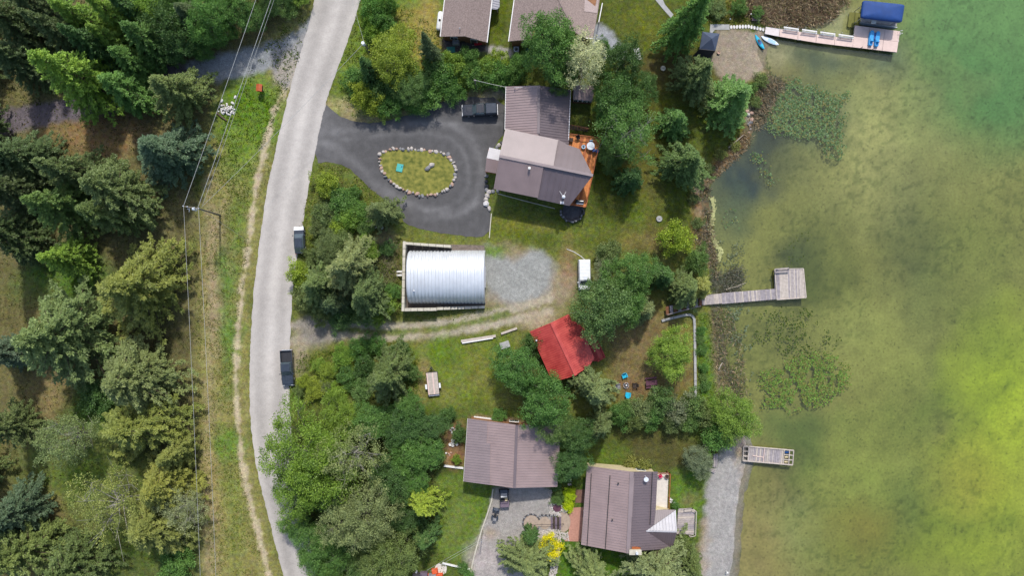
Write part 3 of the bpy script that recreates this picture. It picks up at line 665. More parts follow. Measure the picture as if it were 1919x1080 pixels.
u = np.linspace(0, 1, NC + 1)
V = (A[:, None, :] * (1 - u)[None, :, None] + B[:, None, :] * u[None, :, None])
crown = .03 + .05 * (1 - (2 * u - 1) ** 2)
V = np.concatenate([V, np.broadcast_to(crown[None, :, None], (400, NC + 1, 1))], 2).reshape(-1, 3)
ii = np.arange(400 * (NC + 1)).reshape(400, NC + 1)
Q = np.stack([ii[:-1, :-1], ii[1:, :-1], ii[1:, 1:], ii[:-1, 1:]], -1).reshape(-1, 4)
me = mesh_np('road', V, Q)
prof = 1 + .12 * np.cos((u - .5) * 2 * np.pi * 2) - .10 * np.clip((np.abs(u - .5) - .42) / .08, 0, 1)
at_a = me.attributes.new('across', 'FLOAT', 'POINT'); at_a.data.foreach_set('value', np.tile(prof, 400).astype(np.float32))
me.materials.append(M('road_asphalt'))
o = bpy.data.objects.new('road', me); COL.objects.link(o); tag(o, kind='structure')

def sheet(name, px, z, material, n=2, jit=.06, kind='structure', across=None, parent=None):
    pts = W2(smooth_pts(px, n)) if n else W2(px)
    # denser rim with a little raggedness
    P = []
    for i in range(len(pts)):
        a = Vector(pts[i]); b = Vector(pts[(i + 1) % len(pts)])
        k = max(1, int((b - a).length / .7)) if jit else 1
        for j in range(k):
            q = a.lerp(b, j / k); P.append((q.x + random.uniform(-jit, jit), q.y + random.uniform(-jit, jit)))
    mb = MB(); mb.prism(P, z - .12, z)
    o = mb.build(name, material, parent, world=parent is not None)
    me = o.data
    a = me.attributes.new('across', 'FLOAT', 'POINT'); a.data.foreach_set('value', np.ones(len(me.vertices), np.float32))
    if kind and parent is None: tag(o, kind=kind)
    return o
# looped asphalt drive: a grid clipped to its outline, so that the worn track can be carried by the mesh
DR = [(596, 222), (608, 200), (614, 196), (632, 216), (664, 228), (700, 231), (760, 218), (815, 195), (860, 182), (945, 182), (947, 245), (935, 262), (916, 290), (910, 330), (908, 372), (920, 400), (916, 445), (860, 442), (800, 432), (758, 420), (752, 398), (720, 372), (698, 358), (672, 330), (648, 312), (620, 304), (588, 305)]
ISL = [(711, 300), (712, 288), (722, 283), (745, 280), (790, 281), (822, 285), (842, 294), (852, 308), (855, 324), (850, 342), (838, 356), (812, 366), (795, 368), (765, 360), (745, 352), (728, 336), (713, 318)]
drw = W2(smooth_pts(DR, 1)); isw = W2(smooth_pts(ISL, 2))
xs = np.arange(at(580, 0).x, at(955, 0).x, .16); ys = np.arange(at(0, 450).y, at(0, 175).y, .16)
X, Y = np.meshgrid(xs, ys); x = X.ravel(); y = Y.ravel()
sd = np.maximum(poly_sd(x, y, drw) + (vnoise(x, y, .8, 2) - .5) * .25, -poly_sd(x, y, isw))
# pull the rim vertices onto the outline so that the edge is not stepped
nx_, ny_ = len(xs), len(ys)
S = sd.reshape(ny_, nx_); gyv, gxv = np.gradient(S, .16)
inside = sd < 0
near = (~inside) & (sd < .24)
gl_ = np.hypot(gxv, gyv).ravel() + 1e-6
x2 = np.where(near, x - sd * gxv.ravel() / gl_, x); y2 = np.where(near, y - sd * gyv.ravel() / gl_, y)
idx = np.arange(nx_ * ny_).reshape(ny_, nx_)
Q = np.stack([idx[:-1, :-1], idx[:-1, 1:], idx[1:, 1:], idx[1:, :-1]], -1).reshape(-1, 4)
ok = inside | near
Q = Q[ok[Q].all(1) & inside[Q].any(1)]
used, inv = np.unique(Q, return_inverse=True); Q = inv.reshape(-1, 4)
V = np.stack([x2[used], y2[used], np.full(len(used), .022)], 1)
me = mesh_np('asphalt_driveway', V, Q)
trk = np.ones(len(used))
for px, wd, k in (([(600, 250), (700, 240), (800, 226), (870, 240), (900, 290), (905, 350), (880, 395), (830, 400), (770, 385), (720, 360), (690, 330), (650, 290), (600, 262)], 9, .42),
                  ([(640, 262), (740, 250), (840, 252), (876, 290), (880, 350), (855, 385), (800, 395)], 5, .32), ([(800, 410), (860, 405), (900, 380)], 6, .3), ([(830, 232), (940, 232)], 4, .25)):
    dd = line_d(V[:, 0], V[:, 1], W2(smooth_pts(px, 3, False)))
    trk += k * np.exp(-(dd / (wd / PPM)) ** 2) * (.5 + vnoise(V[:, 0], V[:, 1], 1.6, 3))
dd = np.clip((at(660, 0).x - V[:, 0]) / 6, 0, 1); trk += .45 * dd * (.6 + .8 * vnoise(V[:, 0], V[:, 1], 1.5, 9))
a = me.attributes.new('across', 'FLOAT', 'POINT'); a.data.foreach_set('value', trk.astype(np.float32))
me.materials.append(M('drive_asphalt'))
o = bpy.data.objects.new('asphalt_driveway', me); COL.objects.link(o); tag(o, kind='structure')

mat('kerb', C(200, 194, 176), .9, .1, 2)
# concrete walks and paving
def walk(name, px, z=.05, m='concrete_grey'): return sheet(name, px, z, m, 0, 0)
walk('concrete_path', [(1224, -30), (1230, -30), (1246, 8), (1262, 27), (1257, 33), (1241, 15), (1222, -8)], .05)
walk('concrete_walk', [(1331, 45), (1367, 45.5), (1367, 55.5), (1340, 55.5), (1334, 62), (1330, 60)], .05)
walk('brick_patio', [(1066, 953), (1094, 951), (1091, 1016), (1058, 1015), (1066, 996)], .04, 'paver_red')
# ------------------------------------------------------------------ foliage material (tint from each crown's own object colour)
def foliage_mat(name, trans=.28):
    m = bpy.data.materials.new(name); m.use_nodes = True
    t = m.node_tree; N = t.nodes; L = t.links
    N.clear()
    out = N.new('ShaderNodeOutputMaterial')
    oi = N.new('ShaderNodeObjectInfo'); a = N.new('ShaderNodeAttribute'); a.attribute_name = 'rnd'
    r = N.new('ShaderNodeMapRange'); r.inputs[3].default_value = .55; r.inputs[4].default_value = 1.5
    L.new(a.outputs['Fac'], r.inputs[0])
    vm = N.new('ShaderNodeVectorMath'); vm.operation = 'SCALE'; L.new(oi.outputs['Color'], vm.inputs[0]); L.new(r.outputs[0], vm.inputs['Scale'])
    h = N.new('ShaderNodeMapRange'); h.inputs[3].default_value = .515; h.inputs[4].default_value = .487; L.new(a.outputs['Fac'], h.inputs[0])
    hs = N.new('ShaderNodeHueSaturation'); L.new(h.outputs[0], hs.inputs['Hue']); L.new(vm.outputs[0], hs.inputs['Color'])
    di = N.new('ShaderNodeBsdfDiffuse'); ts = N.new('ShaderNodeBsdfTranslucent')
    gl = N.new('ShaderNodeBsdfGlossy'); gl.inputs['Roughness'].default_value = .5
    L.new(hs.outputs[0], di.inputs[0]); L.new(hs.outputs[0], ts.inputs[0])
    m1 = N.new('ShaderNodeMixShader'); m1.inputs[0].default_value = trans; L.new(di.outputs[0], m1.inputs[1]); L.new(ts.outputs[0], m1.inputs[2])
    m2 = N.new('ShaderNodeMixShader'); m2.inputs[0].default_value = .025; L.new(m1.outputs[0], m2.inputs[1]); L.new(gl.outputs[0], m2.inputs[2])
    L.new(m2.outputs[0], out.inputs[0])
    MATS[name] = m
foliage_mat('needles', .2)
foliage_mat('leaves', .32)

def unit(a): return a / (np.linalg.norm(a, axis=-1, keepdims=True) + 1e-9)
def quads(P, D, Lh, Wd, rs, flat=.0):
    """leaf-sized faces: base P, direction D, length, width; flat pulls the blades towards lying level"""
    n = len(P)
    U = rs.normal(size=(n, 3)); U[:, 2] += flat * 3
    S = unit(np.cross(D, U))
    Lh = np.broadcast_to(np.asarray(Lh, float), (n,))[:, None]; Wd = np.broadcast_to(np.asarray(Wd, float), (n,))[:, None]
    a = P - S * Wd * .35; b = P + S * Wd * .35
    mid = P + D * Lh * .55
    c = mid + S * Wd * .5; e = mid - S * Wd * .5
    tip = P + D * Lh
    # kite-like blade: two quads would double the count, so one quad base-side-tip-side
    return np.stack([P, c, tip, e], 1).reshape(-1, 3)
def crown_mesh(name, V, rnd, material):
    n = len(V) // 4
    me = mesh_np(name, V, np.arange(4 * n).reshape(n, 4))
    a = me.attributes.new('rnd', 'FLOAT', 'FACE'); a.data.foreach_set('value', np.clip(rnd, 0, 1).astype(np.float32))
    me.materials.append(M(material))
    return me

def conifer(seed, h=20., rad=4.2, nb=150, tufts=8, leaf=.42, per=13, droop=.25, up=.35, power=.85, base=.1, fill=1.0, ragged=.25):
    rs = np.random.RandomState(seed)
    P, D, B = [], [], []
    tr = MB()
    lean = rs.normal(size=2) * .015 * h
    tr.tube([(0, 0, -.4), (lean[0] * .3, lean[1] * .3, h * .35), (lean[0] * .7, lean[1] * .7, h * .7), (lean[0], lean[1], h * .985)], [h * .014 + .06, h * .011 + .04, h * .006 + .03, .02], 7)
    ph = rs.rand() * 6
    for i in range(nb):
        t = (i + rs.rand()) / nb
        t = t ** 1.15
        z0 = h * (base + (1 - base) * t * .985)
        az = i * 2.399963 + rs.normal() * .25
        lob = 1 + ragged * math.sin(az * 2 + ph + z0 * .15) * .6
        Lb = rad * (1 - t) ** power * lob * (1 - ragged * rs.rand() ** 2) + .25 + .5 * rs.rand() * (1 - t)
        if rs.rand() > fill: continue
        dirh = np.array([math.cos(az), math.sin(az)])
        side = np.array([-dirh[1], dirh[0]])
        br = rs.rand()
        nt = max(3, int(tufts * (Lb / rad) * 1.6 + 2))
        if Lb > rad * .35:
            e = Lb * .85
            tr.tube([(lean[0] * t, lean[1] * t, z0), (dirh[0] * e * .5 + lean[0] * t, dirh[1] * e * .5 + lean[1] * t, z0 + up * e * .3 - droop * e * .2),
                     (dirh[0] * e + lean[0] * t, dirh[1] * e + lean[1] * t, z0 + up * e * .35 - droop * e * .8)], [.05 + Lb * .008, .04, .015], 4, False)
        for k in range(nt):
            s = .22 + .78 * (k + rs.rand() * .8) / nt
            wv = (rs.rand() - .5) * 2 * (.18 * Lb * (1 - s * .75)) + rs.normal() * .08
            c = np.array([dirh[0] * Lb * s + side[0] * wv + lean[0] * t, dirh[1] * Lb * s + side[1] * wv + lean[1] * t,
                          z0 + up * Lb * s * .35 - droop * Lb * s * s + rs.normal() * .08 - abs(wv) * .12])
            od = np.array([dirh[0] * .9 + side[0] * wv * .5, dirh[1] * .9 + side[1] * wv * .5, .22 - droop * s * .9])
            m = per + rs.randint(-2, 3)
            dd = unit(unit(od)[None, :] * .8 + rs.normal(size=(m, 3)) * np.array([.62, .62, .45]))
            P.append(np.tile(c, (m, 1)) + rs.normal(size=(m, 3)) * .1 - dd * leaf * .25); D.append(dd)
            B.append(np.clip(br * .4 + rs.rand() * .25 + rs.rand(m) * .35, 0, 1))
    # leader
    m = 30
    dd = unit(rs.normal(size=(m, 3)) * .5 + np.array([0, 0, .8]))
    P.append(np.stack([lean[0] + rs.normal(size=m) * .12, lean[1] + rs.normal(size=m) * .12, h * .95 + rs.rand(m) * h * .05], 1)); D.append(dd); B.append(rs.rand(m))
    P = np.concatenate(P); D = np.concatenate(D); B = np.concatenate(B)
    n = len(P)
    V = quads(P, D, leaf * (.7 + .6 * rs.rand(n)), leaf * (.28 + .2 * rs.rand(n)), rs, .6)
    return crown_mesh('crown', V, B, 'needles'), tr, h, rad

def broadleaf(seed, h=11., rad=4.5, clumps=210, per=46, leaf=.3, cr=.85, base=.22, squash=1.0, limbs=16, bare=0.0, hollow=.55, lob=.3, updir=.2):
    rs = np.random.RandomState(seed)
    P, D, B = [], [], []
    tr = MB()
    zc = h * (base + (1 - base) * .5); rz = h * (1 - base) * .5
    tr.tube([(0, 0, -.4), (rs.normal() * .15, rs.normal() * .15, h * .25), (rs.normal() * .3, rs.normal() * .3, h * .6)], [h * .016 + .05, h * .012 + .04, h * .006 + .02], 7)
    f1, f2, f3 = rs.rand(3) * 6
    cs = []
    for i in range(clumps):
        v = unit(rs.normal(size=3))
        if v[2] < -.75: v[2] = abs(v[2]) * .4
        az = math.atan2(v[1], v[0])
        k = 1 + lob * (math.sin(2 * az + f1) * .45 + math.sin(3 * az + f2 + v[2] * 3) * .4 + math.sin(5 * az + f3) * .25)
        q = hollow + (1 - hollow) * rs.rand() ** .6
        c = np.array([v[0] * rad * k * q, v[1] * rad * k * q, zc + v[2] * rz * squash * q])
        cs.append(c)
        if rs.rand() < bare: continue
        m = int(per * (.6 + .8 * rs.rand()))
        rr = cr * (.65 + .7 * rs.rand())
        off = unit(rs.normal(size=(m, 3))) * (rs.rand(m, 1) ** .5) * rr * np.array([1, 1, .7])
        dd = unit(off * .8 / rr + rs.normal(size=(m, 3)) * .7 + np.array([0, 0, updir]))
        P.append(c[None] + off); D.append(dd)
        B.append(np.clip(rs.rand() * .5 + rs.rand(m) * .5, 0, 1))
    order = rs.permutation(len(cs))[:limbs]
    for i in order:
        c = cs[i]
        st = np.array([0, 0, h * (base * .7 + .35 * rs.rand())])
        mid = (st + c) * .5 + rs.normal(size=3) * rad * .07 + np.array([0, 0, -.03 * h])
        tr.tube([st, mid, c], [.05 + rad * .010, .03 + rad * .005, .015], 5, False)
        if bare > 0:
            for _ in range(3):
                e = c * (.8 + .1 * rs.rand()) + np.array([0, 0, .1 * zc]) + rs.normal(size=3) * rad * .2
                tr.tube([mid * .4 + c * .6, e], [.02 + rad * .003, .012], 4, False)
    P = np.concatenate(P); D = np.concatenate(D); B = np.concatenate(B); n = len(P)
    V = quads(P, D, leaf * (.7 + .6 * rs.rand(n)), leaf * (.5 + .3 * rs.rand(n)), rs, .42)
    return crown_mesh('crown', V, B, 'leaves'), tr, h, rad

def proto(kind, mk, bark):
    me, tr, h, rad = mk
    tm = bpy.data.meshes.new('trunk'); tm.from_pydata(tr.v, [], tr.f); tm.update(); tm.materials.append(M(bark))
    for p in tm.polygons: p.use_smooth = True
    PROTO.setdefault(kind, []).append((me, tm, h, rad))
PROTO = {}
for s in range(3):
    proto('spruce', conifer(11 + s, 22, 4.5, 220, 11, .34, 16, .34, .3, .9, .1, 1, .45), 'bark_brown')          # dark drooping crowns
for s in range(4):
    proto('fir', conifer(21 + s, 19, 5.2, 190, 14, .34, 17, .16, .55, .8, .10, 1, .6), 'bark_brown')  # broad, tufted
for s in range(2):
    proto('larch', conifer(31 + s, 20, 4.0, 200, 9, .32, 15, .2, .35, .8, .1, .92, .4), 'bark_brown')
for s in range(2):
    proto('yfir', conifer(41 + s, 8, 2.4, 90, 8, .30, 13, .2, .45, .8, .06), 'bark_brown')            # young conifer
for s in range(4):
    proto('broad', broadleaf(51 + s, 11, 4.6, 300, 66, .225, .74, .15, 1, 18, .04, .5, .4), 'bark_grey')
for s in range(2):
    proto('bigbroad', broadleaf(61 + s, 14, 7.0, 520, 62, .245, .85, .12, 1, 26, .05, .45, .5), 'bark_grey')
for s in range(2):
    proto('birch', broadleaf(71 + s, 14, 4.6, 270, 46, .21, .75, .2, 1, 26, .22, .45, .35), 'bark_pale')
for s in range(2):
    proto('dead', broadleaf(81 + s, 13, 5.0, 250, 44, .21, .7, .2, 1, 24, .36, .4, .4), 'bark_pale')
for s in range(4):
    proto('shrub', broadleaf(91 + s, 3.2, 2.3, 110, 56, .19, .5, .02, 1, 8, 0, .35, .45), 'bark_brown')
for s in range(2):
    proto('smallshrub', broadleaf(101 + s, 1.3, 1.2, 45, 40, .17, .38, .02, 1, 5, 0, .3, .3), 'bark_brown')
NAMES = dict(spruce='spruce_tree', fir='fir_tree', larch='larch_tree', yfir='young_fir_tree', broad='broadleaf_tree', bigbroad='broadleaf_tree', birch='birch_tree', dead='birch_tree', shrub='shrub', smallshrub='shrub')
CATS = dict(shrub='shrub', smallshrub='shrub')
TRS = random.Random(99)
TINT = {k: C(*v, 1.15) for k, v in dict(dark=(94, 112, 66), olive=(118, 136, 76), yellow=(146, 152, 74), blue=(96, 118, 88), green=(102, 142, 66), bright=(130, 162, 60), lime=(152, 172, 58),
            deep=(86, 120, 60), grey=(138, 150, 108), pale=(172, 178, 128), emerald=(100, 142, 64), gold=(236, 224, 24), chart=(186, 210, 26), mid=(110, 140, 72), sage=(136, 150, 94)).items()}
def tree(kind, px, py, r, h, tint, label=None, group=None, var=None):
    me, tm, h0, r0 = PROTO[kind][TRS.randrange(len(PROTO[kind])) if var is None else var % len(PROTO[kind])]
    if px < 400: h = h * .82
    zc = h * (.5 if kind not in ('fir', 'spruce', 'larch', 'yfir') else .42)
    p = at(px, py, zc)
    z = gz(p.x, p.y)
    rm = r * (H - zc) / H / PPM
    nm = NAMES[kind]
    e = thing(nm, label, CATS.get(kind, 'tree'), (p.x, p.y, z), TRS.uniform(0, 6.28), group)
    e.scale = (rm / r0, rm / r0, h / h0)
    k = TRS.uniform(.88, 1.12)
    c = TINT[tint] if isinstance(tint, str) else tint
    for name, d in (('trunk', tm), ('crown', me)):
        o = bpy.data.objects.new(name, d); COL.objects.link(o); o.parent = e
        if name == 'crown': o.color = (c[0] * k * TRS.uniform(.94, 1.06), c[1] * k, c[2] * k * TRS.uniform(.9, 1.1), 1)
    return e

def many(kind, label, group, items):
    for it in items: tree(kind if len(it) < 6 else it[5], it[0], it[1], it[2], it[3], it[4], label, group)

# ------------------------------------------------------------------ the woods across the road
WG = 'trees of the woods across the road'
many('spruce', 'tall dark green spruce in the woods across the road', WG + ', dark spruces',
     [(22, 40, 46, 24, 'dark'), (78, 18, 44, 23, 'dark'), (130, 70, 46, 24, 'dark'), (36, 112, 44, 18, 'dark'), 
      (20, 355, 48, 22, 'dark'), (14, 440, 54, 22, 'dark'), (42, 300, 56, 18, 'dark'), (10, 300, 52, 20, 'dark'),
      (366, 36, 38, 13, 'dark'), (180, 90, 40, 20, 'deep'), (250, 20, 40, 18, 'deep')])
many('fir', 'broad olive fir in the clump between the blue-green spruce and the slender young larch', WG + ', clump beside the blue-green spruce',
     [(140, 322, 50, 20, 'olive'), (222, 356, 62, 20, 'olive'), (118, 388, 54, 20, 'mid'), (205, 405, 46, 17, 'olive')])
tree('fir', 22, 800, 42, 18, 'olive', 'olive fir beside the strip of bare tan earth in the woods')
many('fir', 'olive fir behind the half-bare yellow-grey tree, beside a blue-green spruce', WG + ', olive firs by the half-bare tree',
     [(52, 1030, 66, 18, 'olive'), (140, 1058, 56, 16, 'olive'), (-10, 1000, 50, 18, 'dark')])
many('larch', 'bright green feathery larch in the woods across the road', WG + ', bright larches',
     [(168, 42, 42, 20, 'bright'), (222, 36, 40, 19, 'bright'), (278, 78, 38, 16, 'green'), (250, 118, 34, 14, 'green'), (215, 80, 34, 16, 'bright')])
many('broad', 'leafy green broadleaf tree in the woods across the road', WG + ', broadleaf trees',
     [(318, 48, 46, 12, 'deep'), (338, 80, 36, 9, 'deep'), (400, 40, 40, 11, 'green'), (330, 8, 40, 11, 'green'), (290, 15, 40, 12, 'bright'), (440, 16, 36, 8, 'green'), (520, 4, 34, 5, 'mid'), (478, 34, 28, 5, 'green'), (418, 62, 26, 5, 'green'), (556, -8, 24, 4, 'bright'), (380, 92, 24, 5, 'green')])
tree('larch', 150, 148, 60, 24, 'bright', 'tall yellow-green larch leaning over the grey track in the woods', var=0)
tree('larch', 238, 168, 42, 16, 'green', 'mid-green larch beside the bare tan clearing in the woods', var=1)
tree('fir', 335, 172, 52, 16, 'olive', 'olive fir between the grey side road and the white rock pile', var=1)
tree('spruce', 312, 286, 64, 17, 'blue', 'blue-green spruce close beside the overhead wires', var=1)
tree('larch', 128, 482, 40, 15, 'bright', 'slender bright green young larch in the mossy clearing', var=1)
tree('fir', 262, 538, 88, 19, 'yellow', 'large olive-yellow fir with tufted crown nearest the crossarm pole', var=0)
tree('fir', 122, 630, 92, 22, 'olive', 'very broad dark olive fir over the mossy clearing', var=2)
tree('spruce', 10, 660, 44, 19, 'blue', 'blue-green spruce tucked under the very broad olive fir')
tree('shrub', 40, 668, 22, 4, 'bright', 'bright green sapling at the foot of the very broad olive fir')
tree('fir', 258, 704, 76, 18, 'sage', 'pale-tipped fir with dense round crown near the wires', var=3)
tree('fir', 262, 800, 74, 16, 'yellow', 'yellowing fir with thin crown beside the bare-limbed birch', var=1)
tree('birch', 132, 822, 52, 13, 'sage', 'thin grey-green birch with bare pale limbs in the woods')
tree('fir', 330, 850, 40, 12, 'yellow', 'small yellow-green fir in the gap below the yellowing fir')
tree('larch', 310, 912, 58, 14, 'yellow', 'yellow-green larch at the wood edge beside the wires')
tree('dead', 215, 945, 70, 15, 'yellow', 'half-bare yellow-grey tree among the woods')
tree('larch', 292, 984, 66, 14, 'yellow', 'ragged yellow larch casting shade towards the wires', var=0)
tree('dead', 345, 950, 44, 11, 'pale', 'thin grey twiggy tree beside the ragged yellow larch')
tree('spruce', 26, 965, 50, 18, 'blue', 'blue-green spruce by the sunny clearing in the woods')
tree('shrub', 330, 1060, 34, 4, 'green', 'low green bush under the ragged yellow larch')
tree('shrub', 180, 745, 34, 4, 'deep', 'dark green bush between the yellowing fir and the bare-limbed birch')

# ------------------------------------------------------------------ thicket between the road, the garage and the asphalt drive
tree('broad', 738, 108, 48, 9, 'lime', 'yellow-green round tree beside the utility pole', var=0)
tree('yfir', 692, 132, 22, 10, 'deep', 'narrow dark fir in front of the utility pole')
tree('spruce', 806, 92, 24, 13, 'dark', 'slim dark spruce beside the shingled garage')
tree('shrub', 686, 182, 30, 4.5, 'lime', 'yellow-green bush standing out in the thicket by the asphalt drive', var=0)
tree('broad', 770, 168, 32, 6, 'mid', 'greyish green small tree in the middle of the thicket')
many('shrub', 'green shrub in the thicket along the asphalt drive', 'shrubs of the thicket along the asphalt drive',
     [(668, 150, 26, 3, 'green'), (715, 165, 30, 4, 'deep'), (735, 195, 28, 3, 'emerald'), (775, 192, 24, 3, 'emerald'), (800, 178, 30, 4, 'green'), (832, 150, 30, 4, 'green'), (850, 172, 22, 3, 'emerald'),
      (862, 128, 26, 4, 'bright'), (890, 142, 28, 4, 'green'), (918, 128, 24, 3.5, 'bright'), (938, 140, 28, 4, 'emerald'), (880, 112, 22, 4, 'green'), (960, 138, 24, 4, 'green'), (815, 128, 28, 4, 'mid'),
      (720, 206, 18, 2, 'bright'), (700, 150, 26, 4, 'deep'), (760, 140, 30, 4, 'green'), (935, 112, 20, 3, 'lime'), (975, 118, 20, 3, 'green'), (845, 118, 22, 3, 'bright')])
many('shrub', 'bright green bush beside the green fence', 'bushes along the green fence', [(700, 14, 26, 4, 'emerald'), (716, 38, 24, 4, 'emerald'), (702, 62, 20, 3.5, 'bright'), (728, 10, 18, 4, 'emerald'), (690, 40, 16, 3, 'bright')])

# ------------------------------------------------------------------ trees by the shingled house, brown-roofed house and the lake
tree('broad', 1030, 92, 56, 14, 'green', 'feathery green broadleaf tree overhanging the shingled house roof', var=1)
tree('birch', 1092, 118, 44, 14, C(206, 208, 156, 1.2), 'pale half-bare birch behind the house with the orange deck', var=0)
tree('broad', 1052, 140, 34, 9, 'deep', 'dark broadleaf tree between the shingled house and the pale birch')
tree('broad', 1166, 118, 38, 11, 'deep', 'dark green tree beside the grey gravel crescent', var=2)
tree('broad', 1128, 92, 16, 6, 'emerald', 'small dark green tree at the corner of the shingled house')
tree('broad', 1156, 185, 44, 11, 'deep', 'dark green tree overhanging the garden shed', var=3)
tree('broad', 1200, 165, 30, 8, 'deep', 'smaller dark tree on the lawn side of the garden shed')
tree('birch', 1172, 248, 56, 14, 'emerald', 'green birch with white limbs beside the orange deck', var=1)
tree('broad', 1150, 215, 34, 8, 'emerald', 'green understorey tree between garden shed and white-limbed birch')
tree('broad', 1145, 290, 30, 6, 'deep', 'dark green bushy tree along the edge of the orange deck')
tree('yfir', 1180, 337, 27, 8, 'deep', 'small dark cone-shaped fir alone on the lawn')
tree('spruce', 1288, 40, 44, 20, 'green', 'tall drooping spruce beside the grey canopy tent', var=2)
tree('fir', 1305, 148, 46, 13, 'olive', 'olive fir below the grey canopy tent', var=0)
tree('larch', 1370, 188, 50, 12, 'green', 'full green larch at the edge of the beach', var=0)
tree('yfir', 1264, 230, 30, 8, 'green', 'small green fir on the lawn near the white-limbed birch')
tree('fir', 1286, 308, 48, 12, 'mid', 'green fir leaning over the lawn by the dark bay', var=2)
many('shrub', 'scrubby bush on the rough ground behind the stepping stones', 'bushes behind the stepping stones', [(1385, 14, 16, 2, 'green'), (1345, 18, 18, 1.6, 'olive'), (1420, 24, 12, 1.4, 'green'), (1320, 4, 18, 2, 'mid')])
many('smallshrub', 'low olive tuft on the lake bank', 'tufts on the lake bank', [(1428, 150, 14, 1.3, 'olive'), (1418, 190, 12, 1.2, 'olive'), (1410, 165, 12, 1.3, 'mid'), (1330, 315, 12, 1, 'olive'), (1302, 372, 11, 1, 'olive'), (1308, 418, 12, 1.1, 'olive'), (1352, 288, 12, 1, 'yellow'), (1380, 272, 11, 1, 'yellow')])

# ------------------------------------------------------------------ the lot
tree('shrub', 1264, 448, 32, 5.5, 'lime', 'rounded yellow-green bush on the bank above the algae line', var=1)
tree('yfir', 1240, 516, 26, 8, 'deep', 'dark green young fir beside the dock steps')
tree('fir', 1282, 544, 38, 9, 'olive', 'olive fir overhanging the dock steps', var=3)
tree('yfir', 1312, 540, 24, 6, 'yellow', 'yellow-tipped young fir at the shore end of the grey dock')
tree('shrub', 1308, 488, 24, 3.5, 'mid', 'green bush between the yellow-green bush and the olive fir')
tree('broad', 1180, 512, 44, 10, 'green', 'green broadleaf tree next to the white van', var=0)
tree('broad', 1126, 576, 57, 12, 'mid', 'large round green tree overhanging the red roofed cabin', var=2)
tree('broad', 1172, 562, 44, 9, 'green', 'green tree between the white van and the dock steps')
tree('yfir', 1206, 582, 24, 7, 'sage', 'pale young fir on the dry lawn behind the red cabin')
tree('shrub', 1142, 478, 26, 3.5, 'olive', 'olive bush beside the tail of the white van')
tree('dead', 1130, 508, 24, 5, 'grey', 'twiggy half-bare bush touching the white van')
tree('broad', 1256, 660, 42, 6.5, 'bright', 'small round bright green tree alone on the dry lawn', var=3)
tree('broad', 968, 690, 43, 9, 'emerald', 'green leafy tree beside the red roof, next to the concrete slab', var=1)
tree('shrub', 1000, 645, 24, 4, 'deep', 'dark green shrub at the corner of the red roof')
tree('shrub', 996, 728, 28, 3.5, 'emerald', 'green bush under the lower eave of the red roof')
tree('fir', 1112, 726, 42, 12, 'sage', 'grey-green fir overlapping the red roof', var=1)
tree('broad', 1022, 752, 46, 11, 'emerald', 'green tree between the red cabin and the wide brown roof', var=3)
tree('birch', 1040, 800, 34, 9, 'mid', 'thin green birch hanging over the wide brown roof')
tree('fir', 1126, 795, 30, 10, 'olive', 'olive fir in the hedge gap beside the wide brown roof')
tree('broad', 1078, 812, 34, 8, 'deep', 'dark green tree at the corner of the wide brown roof')
tree('broad', 1068, 868, 32, 7, 'deep', 'dark green tree between the two brown-roofed houses')
many('shrub', 'grey-green bush in the hedge between the dry lawn and the next lot', 'bushes of the hedge beside the dry lawn',
     [(1176, 768, 22, 3.5, 'mid'), (1206, 766, 26, 4, 'sage'), (1238, 752, 28, 4.5, 'mid'), (1268, 766, 28, 4.5, 'grey'), (1298, 760, 26, 4, 'mid'), (1318, 778, 24, 4, 'olive'), (1222, 782, 24, 3.5, 'green'), (1260, 788, 24, 3.5, 'olive'), (1292, 788, 22, 3, 'mid'), (1162, 778, 22, 4, 'green'), (1190, 786, 20, 3.5, 'olive')])
tree('broad', 1374, 780, 44, 7, 'bright', 'bright green willow at the water edge beside the boat launch', var=1)
tree('shrub', 1345, 816, 32, 4.5, 'green', 'green willow bush where the hedge meets the boat launch')
tree('broad', 1308, 864, 28, 5, 'grey', 'small pale-leaved tree beside the stacked dock slats', var=0)
many('smallshrub', 'green plant between the seawall and the reeds', 'plants along the seawall', [(1314, 620, 10, 1, 'emerald'), (1316, 655, 11, 1, 'green'), (1318, 690, 10, 1, 'emerald'), (1320, 725, 11, 1, 'green'), (1313, 638, 9, .8, 'mid'), (1318, 708, 9, .8, 'mid')])

tree('fir', 655, 502, 56, 14, 'sage', 'large pale olive fir above the gravel lane', var=0)
tree('fir', 690, 552, 44, 12, 'olive', 'olive fir beside the concrete wall of the arched shed', var=2)
tree('fir', 596, 536, 44, 11, 'olive', 'dark olive fir overhanging the road edge', var=1)
tree('broad', 620, 468, 32, 5, 'olive', 'olive thicket tree beside the parked dark car', var=2)
tree('yfir', 626, 568, 30, 7, 'dark', 'dark young fir under the large pale olive fir')
tree('fir', 720, 398, 36, 10, 'olive', 'round dark fir beside the bend of the asphalt drive', var=3)
many('shrub', 'green bush between the road and the asphalt drive loop', 'bushes between road and drive loop', [(610, 345, 24, 3.5, 'lime'), (640, 378, 28, 3.5, 'green'), (612, 398, 26, 3, 'olive'), (650, 412, 26, 3, 'bright'), (676, 400, 22, 3, 'green'), (600, 425, 20, 2.5, 'olive'), (636, 430, 22, 2.5, 'lime'), (664, 362, 14, 2, 'green'), (685, 425, 18, 2.5, 'mid')])
